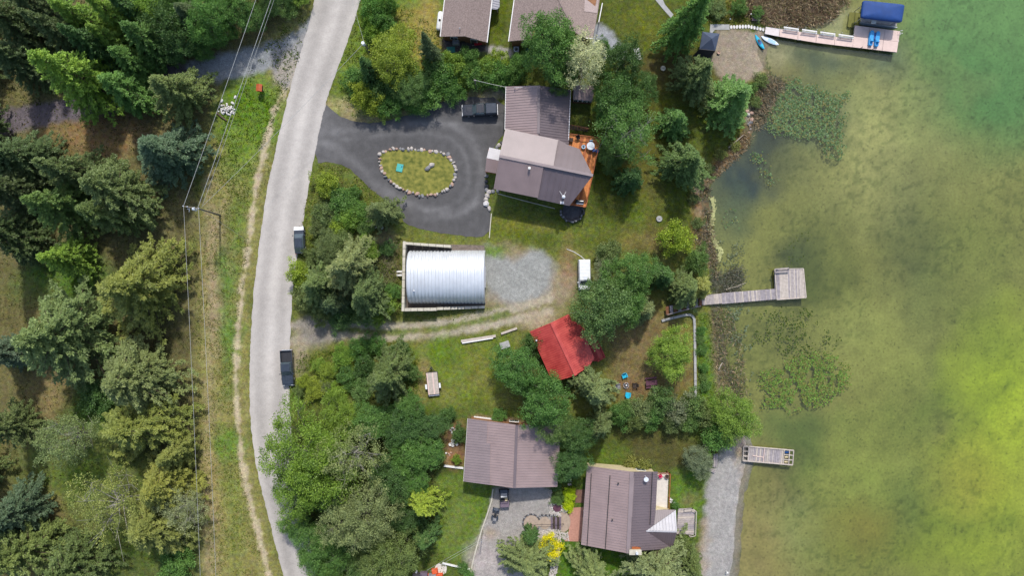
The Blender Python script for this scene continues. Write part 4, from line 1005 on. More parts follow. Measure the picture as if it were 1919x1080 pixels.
many('shrub', 'shrub in the clump above the gravel lane', 'shrubs of the clump above the gravel lane', [(592, 484, 20, 3, 'olive'), (560, 512, 24, 4, 'lime'), (640, 455, 26, 3.5, 'olive'), (690, 470, 22, 3, 'bright'), (725, 570, 22, 2.5, 'bright'), (738, 545, 16, 2, 'emerald'), (640, 595, 26, 3, 'deep'), (605, 590, 22, 3, 'olive'), (680, 590, 22, 2.5, 'mid'), (728, 466, 16, 2, 'deep'), (575, 558, 26, 4, 'olive'), (705, 598, 16, 1.6, 'bright')])
tree('fir', 728, 702, 52, 12, 'olive', 'olive fir beside the flatbed trailer', var=1)
many('shrub', 'green bush below the gravel lane', 'bushes below the gravel lane', [(642, 668, 22, 3, 'bright'), (674, 650, 22, 3, 'emerald'), (704, 646, 20, 2.6, 'emerald'), (616, 698, 20, 2.2, 'lime'), (652, 704, 22, 2.6, 'green'), (590, 730, 20, 2, 'lime'), (684, 686, 22, 3, 'deep'), (570, 716, 14, 1.6, 'lime'), (632, 738, 22, 2.4, 'bright'), (678, 732, 22, 2.6, 'mid'), (760, 748, 20, 2.2, 'green'), (598, 684, 14, 1.6, 'bright'), (770, 700, 18, 2.2, 'mid'), (750, 655, 16, 2.2, 'deep'), (560, 735, 12, 1.4, 'olive'), (612, 722, 14, 1.6, 'sage'), (656, 690, 12, 1.6, 'lime')])

# ------------------------------------------------------------------ lower woods beside the road
tree('bigbroad', 584, 852, 84, 13, 'bright', 'huge yellow-green broadleaf tree spreading over the road', var=0)
tree('bigbroad', 576, 915, 58, 11, 'bright', 'yellow-green broadleaf tree below the huge one over the road', var=1)
tree('dead', 664, 850, 62, 14, 'sage', 'greyish tree with bare white limbs beside the huge yellow-green tree', var=1)
tree('bigbroad', 678, 966, 64, 14, 'sage', 'large round grey-green tree in the lower woods', var=1)
tree('bigbroad', 605, 1035, 50, 10, 'green', 'green tree shading the road bend', var=0)
tree('bigbroad', 728, 1046, 54, 12, 'olive', 'olive broadleaf tree beside the white fence timbers', var=1)
tree('fir', 794, 942, 34, 10, 'lime', 'yellow-green fir at the edge of the long lawn', var=2)
tree('spruce', 798, 1006, 27, 8, 'deep', 'dark green spruce beside the long lawn', var=0)
many('broad', 'green understorey tree between the trailer fir and the huge yellow-green tree', 'understorey trees below the trailer fir', [(640, 780, 40, 6, 'bright'), (700, 790, 38, 6, 'green'), (755, 800, 38, 6, 'deep'), (765, 770, 30, 5, 'green')])
many('broad', 'green understorey tree beside the earth bed of the wide brown roof', 'understorey trees beside the earth bed', [(806, 800, 28, 4.5, 'deep'), (770, 850, 40, 6, 'emerald'), (806, 852, 28, 4.5, 'emerald'), (774, 900, 32, 5, 'emerald')])
many('broad', 'green understorey tree around the large round grey-green tree', 'understorey trees around the grey-green tree', [(730, 900, 40, 7, 'deep'), (630, 930, 40, 8, 'deep'), (645, 1010, 36, 7, 'deep'), (762, 970, 30, 6, 'deep'), (680, 1070, 40, 8, 'mid')])
many('broad', 'green understorey tree at the road bend', 'understorey trees at the road bend', [(560, 985, 30, 6, 'green'), (620, 1075, 34, 7, 'bright')])
many('shrub', 'low green bush beside the wide brown roof', 'bushes beside the wide brown roof', [(862, 815, 16, 2, 'deep'), (856, 862, 9, 1.2, 'bright'), (935, 780, 14, 1.6, 'green'), (840, 780, 16, 2, 'deep'), (1035, 860, 18, 2.5, 'deep')])
# gardens of the lower houses
tree('shrub', 1066, 929, 14, 1.3, 'chart', 'lime yellow rounded shrub beside the stone steps, larger of the pair', var=0)
tree('smallshrub', 1066, 949, 12, 1.1, 'chart', 'lime yellow rounded shrub beside the brick patio, smaller of the pair', var=0)
tree('shrub', 1045, 935, 13, 1.4, 'mid', 'round green shrub beside the lime yellow pair')
tree('smallshrub', 1042, 912, 10, 1.2, 'deep', 'small dark green shrub between wide brown roof and lime yellow pair')
tree('shrub', 1027, 1028, 24, 2.2, 'gold', 'bright golden yellow shrub on the cobble bed', var=2)
tree('fir', 988, 1050, 48, 9, 'sage', 'grey-green fir over the gravel parking yard', var=0)
tree('yfir', 994, 1008, 18, 4, 'deep', 'dark young fir beside the circular paving')
tree('fir', 1232, 1066, 66, 12, 'sage', 'large pale fir against the brown-roofed lake house', var=2)
tree('fir', 1108, 1076, 44, 9, 'sage', 'pale fir beside the grey bench slab', var=1)
tree('fir', 1290, 1056, 36, 9, 'olive', 'olive fir at the edge of the boat launch', var=3)
many('smallshrub', 'clipped olive shrub against the brown-roofed lake house', 'clipped shrubs against the brown-roofed lake house', [(1182, 873, 16, 1.6, 'yellow'), (1205, 874, 14, 1.5, 'yellow')])
many('smallshrub', 'dark leafy plant in the garden bed at the lake house', 'plants in the lake house garden beds', [(1060, 896, 11, 1.2, 'deep'), (1068, 880, 12, 1.3, 'deep'), (1266, 948, 8, .9, 'emerald'), (868, 1066, 12, 1, 'emerald'), (878, 1078, 11, 1, 'emerald')])
# young woods beyond the picture's edges, so that the place goes on
for i in range(34):
    rr = random.Random(500 + i)
    px = rr.uniform(-260, 520) if i % 2 else rr.uniform(-300, -60)
    py = rr.choice([rr.uniform(-220, -70), rr.uniform(1150, 1280)]) if i % 2 else rr.uniform(0, 1080)
    tree('spruce' if i % 3 else 'fir', px, py, 50, 18, 'dark' if i % 3 else 'olive', 'tall dark spruce far inside the woods across the road' if i % 3 else 'olive fir far inside the woods across the road', 'deep woods across the road, ' + ('spruces' if i % 3 else 'firs'))

# ------------------------------------------------------------------ weeds, reeds, lily pads: what nobody could count
def stuff_cards(name, V, col, label, cat, mname, rnd=None):
    n = len(V) // 4
    me = mesh_np(name, V, np.arange(4 * n).reshape(n, 4))
    a = me.color_attributes.new('col', 'FLOAT_COLOR', 'CORNER')
    c4 = np.repeat(np.concatenate([col, np.ones((n, 1))], 1), 4, 0)
    a.data.foreach_set('color', c4.astype(np.float32).ravel())
    me.materials.append(M(mname))
    o = bpy.data.objects.new(name, me); COL.objects.link(o)
    return tag(o, label, cat, kind='stuff')
m = bpy.data.materials.new('blade'); m.use_nodes = True
t = m.node_tree; N = t.nodes; L = t.links; N.clear()
out = N.new('ShaderNodeOutputMaterial'); a_ = N.new('ShaderNodeAttribute'); a_.attribute_name = 'col'
di = N.new('ShaderNodeBsdfDiffuse'); ts = N.new('ShaderNodeBsdfTranslucent'); mx = N.new('ShaderNodeMixShader'); mx.inputs[0].default_value = .25
L.new(a_.outputs[0], di.inputs[0]); L.new(a_.outputs[0], ts.inputs[0]); L.new(di.outputs[0], mx.inputs[1]); L.new(ts.outputs[0], mx.inputs[2]); L.new(mx.outputs[0], out.inputs[0])
MATS['blade'] = m
rs = np.random.RandomState(42)
def in_poly(px, n):
    P = np.array(W2(px)); lo = P.min(0); hi = P.max(0)
    x = rs.uniform(lo[0], hi[0], n); y = rs.uniform(lo[1], hi[1], n)
    k = poly_sd(x, y, W2(px)) < 0
    return x[k], y[k]
def scatter_blades(regions, leaf, wid, updir, per=3):
    VV, CC = [], []
    for px, n, cols, ln in regions:
        x, y = in_poly(px, n)
        d = fbm(x, y, 2.2, 31); k = d > .40
        x, y = x[k], y[k]
        z = np.maximum(gz_arr(x, y), WATER)
        cols = np.array(cols)
        for j in range(per):
            m = len(x)
            P = np.stack([x + rs.normal(size=m) * .12, y + rs.normal(size=m) * .12, z - .03], 1)
            D = unit(rs.normal(size=(m, 3)) * np.array([1, 1, .3]) + np.array([0, 0, updir]))
            VV.append(quads(P, D, leaf * ln * (.6 + .8 * rs.rand(m)), wid * (.7 + .6 * rs.rand(m)), rs, .2))
            c = cols[rs.randint(0, len(cols), m)] * (.7 + .6 * rs.rand(m, 1))
            CC.append(c)
    return np.concatenate(VV), np.concatenate(CC)
BR = [C(168, 144, 114), C(196, 174, 142), C(140, 120, 96), C(204, 186, 148)]
DK = [C(124, 126, 112), C(150, 148, 130), C(104, 116, 90), C(130, 124, 96)]
V, Cc = scatter_blades([
    ([(1395, -20), (1592, -20), (1590, 6), (1562, 36), (1505, 44), (1440, 44), (1400, 24)], 7000, BR + [C(150, 120, 100), C(140, 140, 90)], 1.1),
    ([(1426, 128), (1474, 150), (1446, 200), (1424, 240), (1405, 232), (1412, 180)], 2600, DK + BR, .8),
    ([(1410, 232), (1405, 272), (1345, 328), (1318, 350), (1300, 340), (1345, 300), (1390, 255)], 2400, BR + [C(170, 130, 80)], .8),
    ([(1300, 345), (1330, 350), (1334, 420), (1350, 520), (1318, 505), (1298, 420)], 3200, BR + DK + [C(140, 136, 72)], .8),
    ([(1328, 520), (1392, 500), (1400, 545), (1340, 552)], 1400, DK, .8),
    ([(1336, 575), (1366, 575), (1392, 640), (1396, 700), (1412, 790), (1392, 812), (1352, 770), (1340, 690)], 2400, BR + DK + [C(130, 144, 80), C(112, 134, 70), C(120, 140, 76)], .8)], 1.0, .07, .35)
stuff_cards('reeds', V, Cc, 'brown and grey dead reeds along the lake shore', 'reeds', 'blade')
GR = [C(112, 130, 46), C(96, 124, 40), C(128, 140, 58), C(86, 108, 42)]
DRY = [C(150, 140, 84), C(132, 126, 66), C(164, 150, 100), C(112, 122, 50)]
FF = [C(96, 92, 56), C(80, 90, 44), C(118, 104, 68), C(86, 104, 40)]
V, Cc = scatter_blades([
    ([(560, 0), (470, 130), (420, 210), (395, 330), (460, 380), (505, 250), (535, 170), (580, 60)], 5200, GR, .8),
    ([(395, 330), (470, 360), (465, 480), (440, 640), (436, 740), (450, 880), (500, 1080), (395, 1080), (372, 880), (372, 560)], 9000, GR + DRY, .55),
    ([(480, 380), (500, 340), (520, 220), (530, 190), (500, 300)], 900, GR + DRY, .6),
    ([(680, 0), (742, 0), (830, 60), (820, 110), (900, 120), (940, 170), (780, 202), (700, 220), (640, 220), (622, 195), (640, 120)], 5200, GR, .7),
    ([(600, 305), (648, 312), (720, 375), (752, 420), (560, 430), (572, 380)], 2600, GR + DRY, .7),
    ([(565, 440), (750, 445), (752, 590), (700, 600), (560, 590)], 4200, GR + FF, .7),
    ([(560, 660), (760, 640), (790, 680), (780, 760), (545, 745)], 4500, GR, .8),
    ([(560, 755), (840, 780), (835, 1080), (600, 1080), (560, 960)], 5200, FF + GR, .7),
    ([(0, 0), (380, 240), (370, 1080), (0, 1080)], 11000, FF, .7), ([(0, 0), (540, 0), (380, 120), (200, 190), (0, 200)], 4000, FF, .7),
    ([(758, 590), (920, 575), (930, 585), (860, 600), (760, 605)], 600, GR, .45), ([(1306, 590), (1334, 590), (1346, 790), (1312, 790)], 1000, GR, .6),
    ([(1290, -10), (1410, -10), (1408, 44), (1330, 44)], 1500, GR + DRY, .7), ([(1040, 860), (1096, 870), (1090, 950), (1052, 920)], 700, FF + GR, .5)], .42, .13, .45)
stuff_cards('weeds', V, Cc, 'tufts of grass and weeds on the verges and woodland floor', 'weeds', 'blade')

# lily pads
def pads(regions):
    VV, CC = [], []
    for px, n, cols, thr in regions:
        x, y = in_poly(px, n)
        k = (fbm(x, y, 3.0, 57) > thr) & (vnoise(x, y, .8, 58) > .25)
        k &= shore_d(x, y) < -.1
        k &= rs.rand(len(x)) < np.clip(-poly_sd(x, y, W2(px)) / 1.6, .12, 1) * .9
        x, y = x[k], y[k]; m = len(x)
        r = .07 + .085 * rs.rand(m); a0 = rs.rand(m) * 6.28
        ks = np.arange(6)
        ang = a0[:, None] + ks[None] * 5.6 / 5
        tilt = rs.normal(size=(m, 2)) * .10
        vx = x[:, None] + r[:, None] * np.cos(ang); vy = y[:, None] + r[:, None] * np.sin(ang)
        vz = WATER + .02 + rs.rand(m)[:, None] * .05 + (vx - x[:, None]) * tilt[:, :1] + (vy - y[:, None]) * tilt[:, 1:]
        VV.append(np.stack([vx, vy, vz], 2).reshape(-1, 3)); CC.append(np.array(cols)[rs.randint(0, len(cols), m)] * (.7 + .6 * rs.rand(m, 1)))
    return np.concatenate(VV), np.concatenate(CC)
PG = [C(132, 132, 84), C(112, 140, 92), C(98, 124, 82), C(126, 150, 108), C(90, 114, 76)]
PY = [C(132, 134, 74), C(112, 146, 68), C(124, 156, 76), C(100, 130, 62), C(118, 124, 72)]
V, Cc = pads([([(1462, 145), (1500, 138), (1545, 160), (1575, 172), (1598, 160), (1602, 190), (1590, 230), (1588, 275), (1572, 292), (1545, 270), (1500, 262), (1460, 262), (1432, 240), (1440, 195)], 10500, PG, .27),
              ([(1530, 262), (1592, 262), (1580, 330), (1545, 310)], 900, PG, .45),
              ([(1405, 278), (1440, 282), (1470, 340), (1440, 350), (1405, 300)], 900, PG, .42), ([(1360, 380), (1400, 360), (1400, 430), (1350, 430)], 110, PG, .4),
              ([(1420, 700), (1500, 660), (1560, 655), (1602, 690), (1600, 725), (1560, 760), (1520, 775), (1470, 782), (1425, 770)], 8500, PY, .33),
              ([(1400, 580), (1520, 570), (1590, 640), (1560, 665), (1440, 690), (1400, 640)], 1500, [C(84, 104, 54), C(70, 88, 46)], .40),
              ([(1352, 560), (1410, 570), (1420, 650), (1412, 760), (1396, 720), (1362, 640)], 1900, [C(104, 124, 98), C(130, 142, 112), C(92, 108, 80)], .36),
              ([(1345, 440), (1400, 450), (1410, 540), (1350, 535)], 500, [C(100, 112, 84), C(122, 130, 100)], .45),
              ([(1450, 470), (1480, 440), (1540, 420), (1545, 445), (1500, 500), (1440, 500)], 120, [C(80, 96, 48)], .4)])
me = mesh_np('lily_pads', V, np.arange(len(V)).reshape(-1, 6))
a = me.color_attributes.new('col', 'FLOAT_COLOR', 'CORNER'); a.data.foreach_set('color', np.repeat(np.concatenate([Cc, np.ones((len(Cc), 1))], 1), 6, 0).astype(np.float32).ravel())
me.materials.append(M('blade'))
o = bpy.data.objects.new('lily_pads', me); COL.objects.link(o); tag(o, 'beds of small green lily pads floating on the lake', 'lily pads', kind='stuff')
# algae line
mat('algae', C(176, 178, 120), .9, .25, 2.5)
mb = MB()
pl = smooth_pts([(1334, 372), (1340, 392), (1334, 418), (1330, 432), (1338, 450), (1342, 462), (1352, 470), (1346, 486)], 3, False)
for i, (a, b) in enumerate(zip(pl[:-1], pl[1:])):
    for k in range(5):
        t = random.random(); q = (a[0] * (1 - t) + b[0] * t + random.gauss(0, 2.0), a[1] * (1 - t) + b[1] * t + random.gauss(0, 2.0))
        c = at(q[0], q[1], WATER); r = random.uniform(.06, .24); n = 7
        mb.add([(c.x + r * random.uniform(.6, 1.2) * math.cos(6.283 * j / n), c.y + r * random.uniform(.6, 1.2) * math.sin(6.283 * j / n), WATER + .012 + .002 * (k + 5 * (i % 4))) for j in range(n)], [tuple(range(n))])
tag(mb.build('algae', 'algae'), 'pale algae scum drifted along the shore of the dark bay', 'algae', kind='stuff')
# ------------------------------------------------------------------ building helpers
def plane3(a, b, c):
    A, B, Cc = at(*a), at(*b), at(*c)
    n = (B - A).cross(Cc - A).normalized()
    if n.z < 0: n = -n
    return n, n.dot(A)
def onp(pl, px, py, lift=0.0):
    """point where the photo ray through a pixel meets a roof plane"""
    n, d = pl
    d = d + lift
    g = at(px, py, 0)
    cz = Vector((0, 0, H)); v = g - cz
    t = (d - n.dot(cz)) / n.dot(v)
    return cz + v * t
def zat(pl, x, y, lift=0.0):
    n, d = pl
    return (d + lift - n.x * x - n.y * y) / n.z
def slope(parent, pl, poly, m, rib=.32, rw=.06, rh=.065, thick=.14, lift=0.0, name='roof_slope', ribdir=None, fascia=None):
    P = [onp(pl, x, y, lift) for x, y in poly]
    mb = MB()
    mb.prism([(p.x, p.y) for p in P], [p.z - thick for p in P], [p.z for p in P])
    if rib:
        n = pl[0]
        e = Vector((n.x, n.y)).normalized() if ribdir is None else Vector(ribdir).normalized()
        q = Vector((-e.y, e.x))
        ss = [q.dot(Vector((p.x, p.y))) for p in P]
        s = min(ss) + rib * .5
        while s < max(ss):
            hits = []
            for i in range(len(P)):
                a = P[i]; b = P[(i + 1) % len(P)]
                sa, sb = ss[i], ss[(i + 1) % len(P)]
                if (sa - s) * (sb - s) < 0:
                    t = (s - sa) / (sb - sa)
                    hits.append(e.dot(Vector((a.x + (b.x - a.x) * t, a.y + (b.y - a.y) * t))))
            hits.sort()
            for u0, u1 in zip(hits[::2], hits[1::2]):
                if u1 - u0 < .15: continue
                pa = e * (u0 + .02) + q * s; pb = e * (u1 - .02) + q * s
                za = zat(pl, pa.x, pa.y, lift); zb = zat(pl, pb.x, pb.y, lift)
                mb.bar((pa.x, pa.y, za + rh * .4), (pb.x, pb.y, zb + rh * .4), rw, rh)
            s += rib
    return mb.build(name, m, parent, world=True)
def ridge(parent, a, b, m, w=.34, h=.09, name='ridge_cap', lift=.03):
    mb = MB(); mb.bar((a.x, a.y, a.z + lift), (b.x, b.y, b.z + lift), w, h)
    return mb.build(name, m, parent, world=True)
def walls(parent, pts, m, inset=.45, drop=.22, name='wall', zb=-.3):
    """pts: (px, py, z) corners of the eaves and gables; walls stand inside them"""
    P = [at(*p) for p in pts]
    c = sum(P, Vector((0, 0, 0))) / len(P)
    Q = []
    for p in P:
        v = Vector((c.x - p.x, c.y - p.y, 0)); L_ = v.length
        Q.append(p + v / L_ * min(inset * 1.35, L_ * .3))
    mb = MB(); mb.prism([(q.x, q.y) for q in Q], zb, [q.z - drop for q in Q])
    o = mb.build(name, m, parent, world=True)
    return o, Q
def opening(parent, a, b, t, w, z0, z1, kind='window', fm='white_trim', centre=None):
    """framed window or door standing 4 cm proud of the wall between a and b"""
    a = Vector((a[0], a[1])); b = Vector((b[0], b[1]))
    d = (b - a).normalized(); n = Vector((d.y, -d.x))
    p = a.lerp(b, t)
    if centre is not None and n.dot(p - Vector((centre[0], centre[1]))) < 0: n = -n
    ang = math.atan2(d.y, d.x)
    q = p + n * .0
    mb = MB(); mb.box((q.x, q.y, (z0 + z1) / 2), (w + .16, .10, z1 - z0 + .16), ang)
    f = mb.build(kind, fm, parent, world=True)
    mb = MB()
    if kind == 'door': mb.box((q.x, q.y, (z0 + z1) / 2), (w, .14, z1 - z0), ang); mb.build('panel', 'dark_wall', f, world=True)
    else:
        for sx in (-.25, .25):
            r = q + d * w * sx
            mb2 = MB(); mb2.box((r.x, r.y, (z0 + z1) / 2), (w * .46, .14, z1 - z0), ang); mb2.build('pane', 'glass', f, world=True)
    return f
def pipe(parent, p, h=.5, r=.07, m='dark_metal', name='vent_pipe', cap=True):
    mb = MB(); mb.tube([p - Vector((0, 0, .2)), p + Vector((0, 0, h))], r, 8)
    if cap: mb.lathe([(r * 1.7, 0), (r * 1.7, .06), (r * .4, .12)], (p.x, p.y, p.z + h), 10)
    return mb.build(name, m, parent, world=True)
def eave_trim(parent, a, b, m='white_trim', w=.14, h=.16, name='gutter', dz=-.06):
    mb = MB(); mb.bar((a.x, a.y, a.z + dz), (b.x, b.y, b.z + dz), w, h); return mb.build(name, m, parent, world=True)
def deck_planks(parent, px, z, m, wid=.28, ang=0.0, gap=.02, thick=.06, name='plank'):
    """boards of a deck or dock as separate pieces, clipped to its outline (convex) in world space"""
    P = [Vector(at(x, y, z)[:2]) for x, y in px]
    e = Vector((math.cos(ang), math.sin(ang))); q = Vector((-e.y, e.x))
    ss = [q.dot(p) for p in P]; lo, hi = min(ss), max(ss)
    n = max(1, round((hi - lo) / wid)); wd = (hi - lo) / n
    out = []
    for i in range(n):
        s0 = lo + i * wd + gap / 2; s1 = lo + (i + 1) * wd - gap / 2
        # clip polygon to strip
        poly = P
        for sgn, lim in ((1, s0), (-1, s1)):
            new = []
            for k in range(len(poly)):
                a = poly[k]; b = poly[(k + 1) % len(poly)]
                da = sgn * (q.dot(a) - lim); db = sgn * (q.dot(b) - lim)
                if da >= 0: new.append(a)
                if da * db < 0: new.append(a.lerp(b, da / (da - db)))
            poly = new
            if len(poly) < 3: break
        if len(poly) < 3: continue
        ctr = sum(poly, Vector((0, 0))) / len(poly)
        dz = random.uniform(-.012, .012)
        mb = MB(); mb.prism([(p.x, p.y) for p in poly], z - thick, z + dz)
        out.append(mb.build(name, m if isinstance(m, str) else random.choice(m), parent, world=True))
    return out
def beam_under(parent, px, z, m, d=.2, inset=0, name='frame'):
    P = [at(x, y, z) for x, y in px]
    mb = MB()
    for a, b in zip(P, P[1:] + P[:1]): mb.bar((a.x, a.y, z - d / 2 - .07), (b.x, b.y, z - d / 2 - .07), .1, d)
    return mb.build(name, m, parent, world=True)
def posts(parent, px, z, m='wood_brown', w=.16, zb=-.3, name='post'):
    for x, y in px:
        p = at(x, y, z); mb = MB(); mb.box((p.x, p.y, (z + zb) / 2), (w, w, z - zb - .04)); mb.build(name, m, parent, world=True)
def railing(parent, px, z, h=1.0, m='wood_brown', step=1.5, closed=False, bal=0):
    P = [at(x, y, z) for x, y in px]
    mb = MB()
    for a, b in zip(P[:-1], P[1:]):
        mb.bar((a.x, a.y, z + h), (b.x, b.y, z + h), .1, .06); mb.bar((a.x, a.y, z + .15), (b.x, b.y, z + .15), .05, .05)
        n = max(1, int((b - a).length / step))
        for k in range(n + 1):
            p = a.lerp(b, k / n); mb.box((p.x, p.y, z + h / 2), (.09, .09, h))
        if bal:
            n = int((b - a).length / bal)
            for k in range(n):
                p = a.lerp(b, (k + .5) / n); mb.box((p.x, p.y, z + h * .55), (.035, .035, h * .8))
    return mb.build('railing', m, parent, world=True)
def base_of(pts):
    c = sum((at(*p) for p in pts), Vector((0, 0, 0))) / len(pts)
    return (c.x, c.y, 0)

# ------------------------------------------------------------------ shingled garage (runs out of the picture)
g1 = thing('garage', 'grey-brown shingled garage with white gutters beside a propane tank', 'garage', base_of([(875, 0, 3)]))
ze, zr = 3.0, 4.5
plL = plane3((825, 68, ze), (833.5, 0, ze), (871, 67.5, zr)); plR = plane3((912.5, 79, ze), (922, 0, ze), (871, 67.5, zr))
slope(g1, plL, [(840, -60), (833.5, 0), (825, 68), (871, 67.5), (885, -72)], 'shingle', 0)
slope(g1, plR, [(885, -72), (871, 67.5), (912.5, 79), (922, 0), (929, -60)], 'shingle', 0)
ridge(g1, onp(plL, 871, 67.5), onp(plL, 885, -72), 'shingle', .3, .06)
eave_trim(g1, onp(plL, 825, 68), onp(plL, 840, -60)); eave_trim(g1, onp(plR, 912.5, 79), onp(plR, 929, -60), w=.2)
_, Qw = walls(g1, [(840, -60, ze), (825, 68, ze), (871, 67.5, zr), (912.5, 79, ze), (929, -60, ze), (885, -72, zr)], 'log_wall')
opening(g1, Qw[1], Qw[3], .72, .95, 0.02, 2.05, 'door', centre=g1.location)
opening(g1, Qw[1], Qw[3], .25, 1.1, 1.0, 2.0, centre=g1.location)
pipe(g1, onp(plL, 862, 55), .6, .06, 'steel')
# ------------------------------------------------------------------ shingled house beside it
g2 = thing('house', 'shingled house with hipped roof and timber end wall beside the gravel crescent', 'house', base_of([(1040, 10, 3)]))
ze = 3.2
plW = plane3((953, 77, ze), (963, 0, ze), (1048, 0, 5.4)); zh = onp(plW, 1080, 62).z
plE = plane3((1048, 0, 5.4), (1080, 62, zh), (1121, 25, 3.1))
slope(g2, plW, [(972, -64), (963, 0), (953, 77), (996, 73), (998, 50), (1034, 46), (1062, 64), (1080, 62), (1048, 0), (1016, -64)], 'shingle', 0)
slope(g2, plE, [(1016, -64), (1048, 0), (1080, 62), (1098, 71), (1111, 72), (1120, 25), (1127, -20), (1134, -64)], 'shingle', 0)
mat('shingle_new', C(170, 154, 150), .95, .18, 5, detail=8, bump=.4, bscale=14)
slope(g2, plE, [(1096, -40), (1095, 21), (1119, 24), (1126, -40)], 'shingle_new', 0, lift=.06, thick=.1, name='roof_patch')
ridge(g2, onp(plW, 1080, 62), onp(plW, 1048, 0), 'shingle', .3, .06)
ridge(g2, onp(plW, 1048, 0), onp(plW, 1016, -64), 'shingle', .3, .06)
eave_trim(g2, onp(plW, 953, 77), onp(plW, 972, -64)); eave_trim(g2, at(1129, 5, 2.6), at(1122, 41, 2.6)); eave_trim(g2, onp(plE, 1098, 71), onp(plE, 1111, 72))
_, Qw = walls(g2, [(972, -64, ze), (953, 77, ze), (996, 73, 4.2), (998, 52, 4.3), (1080, 62, 5.4), (1111, 72, 3.1), (1120, 25, 3.1), (1134, -64, 3.1)], 'log_wall')
opening(g2, Qw[1], Qw[2], .62, 1.0, 1.0, 2.1, centre=g2.location)
opening(g2, Qw[4], Qw[5], .4, 1.4, 1.0, 2.1, centre=g2.location); opening(g2, Qw[6], Qw[7], .3, 1.6, 1.0, 2.2, centre=g2.location)
# small roof corner between garage and house
g3 = thing('porch_roof', 'small pale metal lean-to against the shingled garage wall', 'shed', base_of([(929, 5, 2)]))
pl = plane3((922, 0, 2.6), (921, 16, 2.6), (936, 14, 2.0)); slope(g3, pl, [(925, -30), (922, 0), (921, 16), (931, 17.5), (936, 13), (937, -30)], 'roof_silver', .4)
posts(g3, [(932, 14), (935, -24)], 1.95, 'wood_grey', .12)

# ------------------------------------------------------------------ brown metal-roofed house with orange deck
h3 = thing('house', 'large house with brown metal roofs at two angles and an orange timber deck', 'house', base_of([(1010, 280, 4)]))
zE, zR = 3.6, 5.6
plL = plane3((948, 162, zE), (946, 241, zE), (1010, 160, zR)); plR = plane3((1069.5, 168, zE), (1065, 268, zE), (1010, 160, zR))
slope(h3, plL, [(948, 162), (946, 243), (1009, 256), (1010, 160)], 'roof_brown', .42)
slope(h3, plR, [(1010, 160), (1009, 256), (1046, 264), (1066, 272), (1069.5, 168)], 'roof_dark', .42)
ridge(h3, onp(plL, 1010, 160), onp(plL, 1009, 250), 'roof_dark', .4, .07)
eave_trim(h3, onp(plL, 948, 162), onp(plL, 946, 243), 'white_trim', .1); eave_trim(h3, onp(plR, 1069.5, 168), onp(plR, 1065.5, 262), 'steel', .1)
# south wing
zE2, zR2 = 4.6, 7.0
plN = plane3((936, 293, zR2), (1111, 329, zR2), (1085, 277, zE2 + .1)); plS = plane3((936, 293, zR2), (1111, 329, zR2), (1008, 372, zE2))
slope(h3, plN, [(1040, 258), (1066, 272), (1086, 279), (1111, 329), (1034, 313)], 'roof_dark', .95, .12, .1)
slope(h3, plS, [(1017, 309.6), (1111, 329), (1067, 386), (1007, 373)], 'roof_dark', .95, .12, .1)
# raised north dormer, lighter and steeper-ribbed
plD = plane3((936, 293, zR2 + .12), (1037, 313, zR2 + .12), (947, 241, zE2 + 1.2))
slope(h3, plD, [(947, 241), (1046, 262), (1037, 312.5), (936, 292)], 'roof_mauve', .42, .09, .09)
slope(h3, plS, [(936, 293), (1019, 311), (1008, 371), (925, 354)], 'roof_brown', .42, .08, .08, lift=.16)
ridge(h3, onp(plS, 936, 293), onp(plS, 1111, 329), 'roof_mauve', .42, .08, lift=.2)
_, Qn = walls(h3, [(948, 162, zE), (946, 250, zE), (1065, 268, zE), (1069.5, 168, zE), (1010, 160, zR)], 'dark_wall', .4)
_, Qs = walls(h3, [(939, 250, zE2 + .8), (936, 293, zR2), (925, 354, zE2), (1067, 384, zE2), (1104, 329, zR2), (1084, 282, zE2)], 'dark_wall', .9, .5)
opening(h3, Qs[2], Qs[3], .25, 1.4, 1.0, 2.2, centre=h3.location); opening(h3, Qs[2], Qs[3], .6, 1.8, 2.9, 4.0, centre=h3.location)
opening(h3, Qs[3], Qs[4], .5, 2.2, 2.7, 4.6, centre=h3.location); opening(h3, Qs[4], Qs[5], .5, 2.2, 2.7, 4.6, centre=h3.location)
opening(h3, Qn[3], Qn[2], .35, 1.5, 1.0, 2.2, centre=h3.location); opening(h3, Qn[0], Qn[1], .4, 2.4, .05, 2.2, 'door', centre=h3.location)
# entry porch roof
zp = 3.0
plA = plane3((912, 296, zp + .7), (936, 301, zp + .7), (917, 276, zp)); plB = plane3((912, 296, zp + .7), (936, 301, zp + .7), (909, 321, zp))
slope(h3, plA, [(917, 276), (939, 281), (935, 301), (912, 296)], 'roof_silver', .34, name='porch_roof')
slope(h3, plB, [(912, 296), (935, 301), (930, 325), (909, 321)], 'roof_brown', .34, name='porch_roof')
posts(h3, [(916, 281), (911, 318)], 2.9, 'wood_orange_dark', .18)
mb = MB(); a, b = at(909, 321, 2.75), at(930, 325, 2.75); mb.bar(a, b, .14, .22); mb.build('porch_beam', 'wood_orange', h3, world=True)
pipe(h3, onp(plS, 992, 316, .16), .5, .13, 'white_trim', 'chimney_pipe'); pipe(h3, onp(plL, 965, 166), .6, .05, 'steel')
mb = MB(); p = onp(plL, 965, 166); mb.bar((p.x - .1, p.y, p.z + .55), (p.x + 1.3, p.y + .1, p.z + .6), .04, .04); mb.build('aerial', 'steel', h3, world=True)
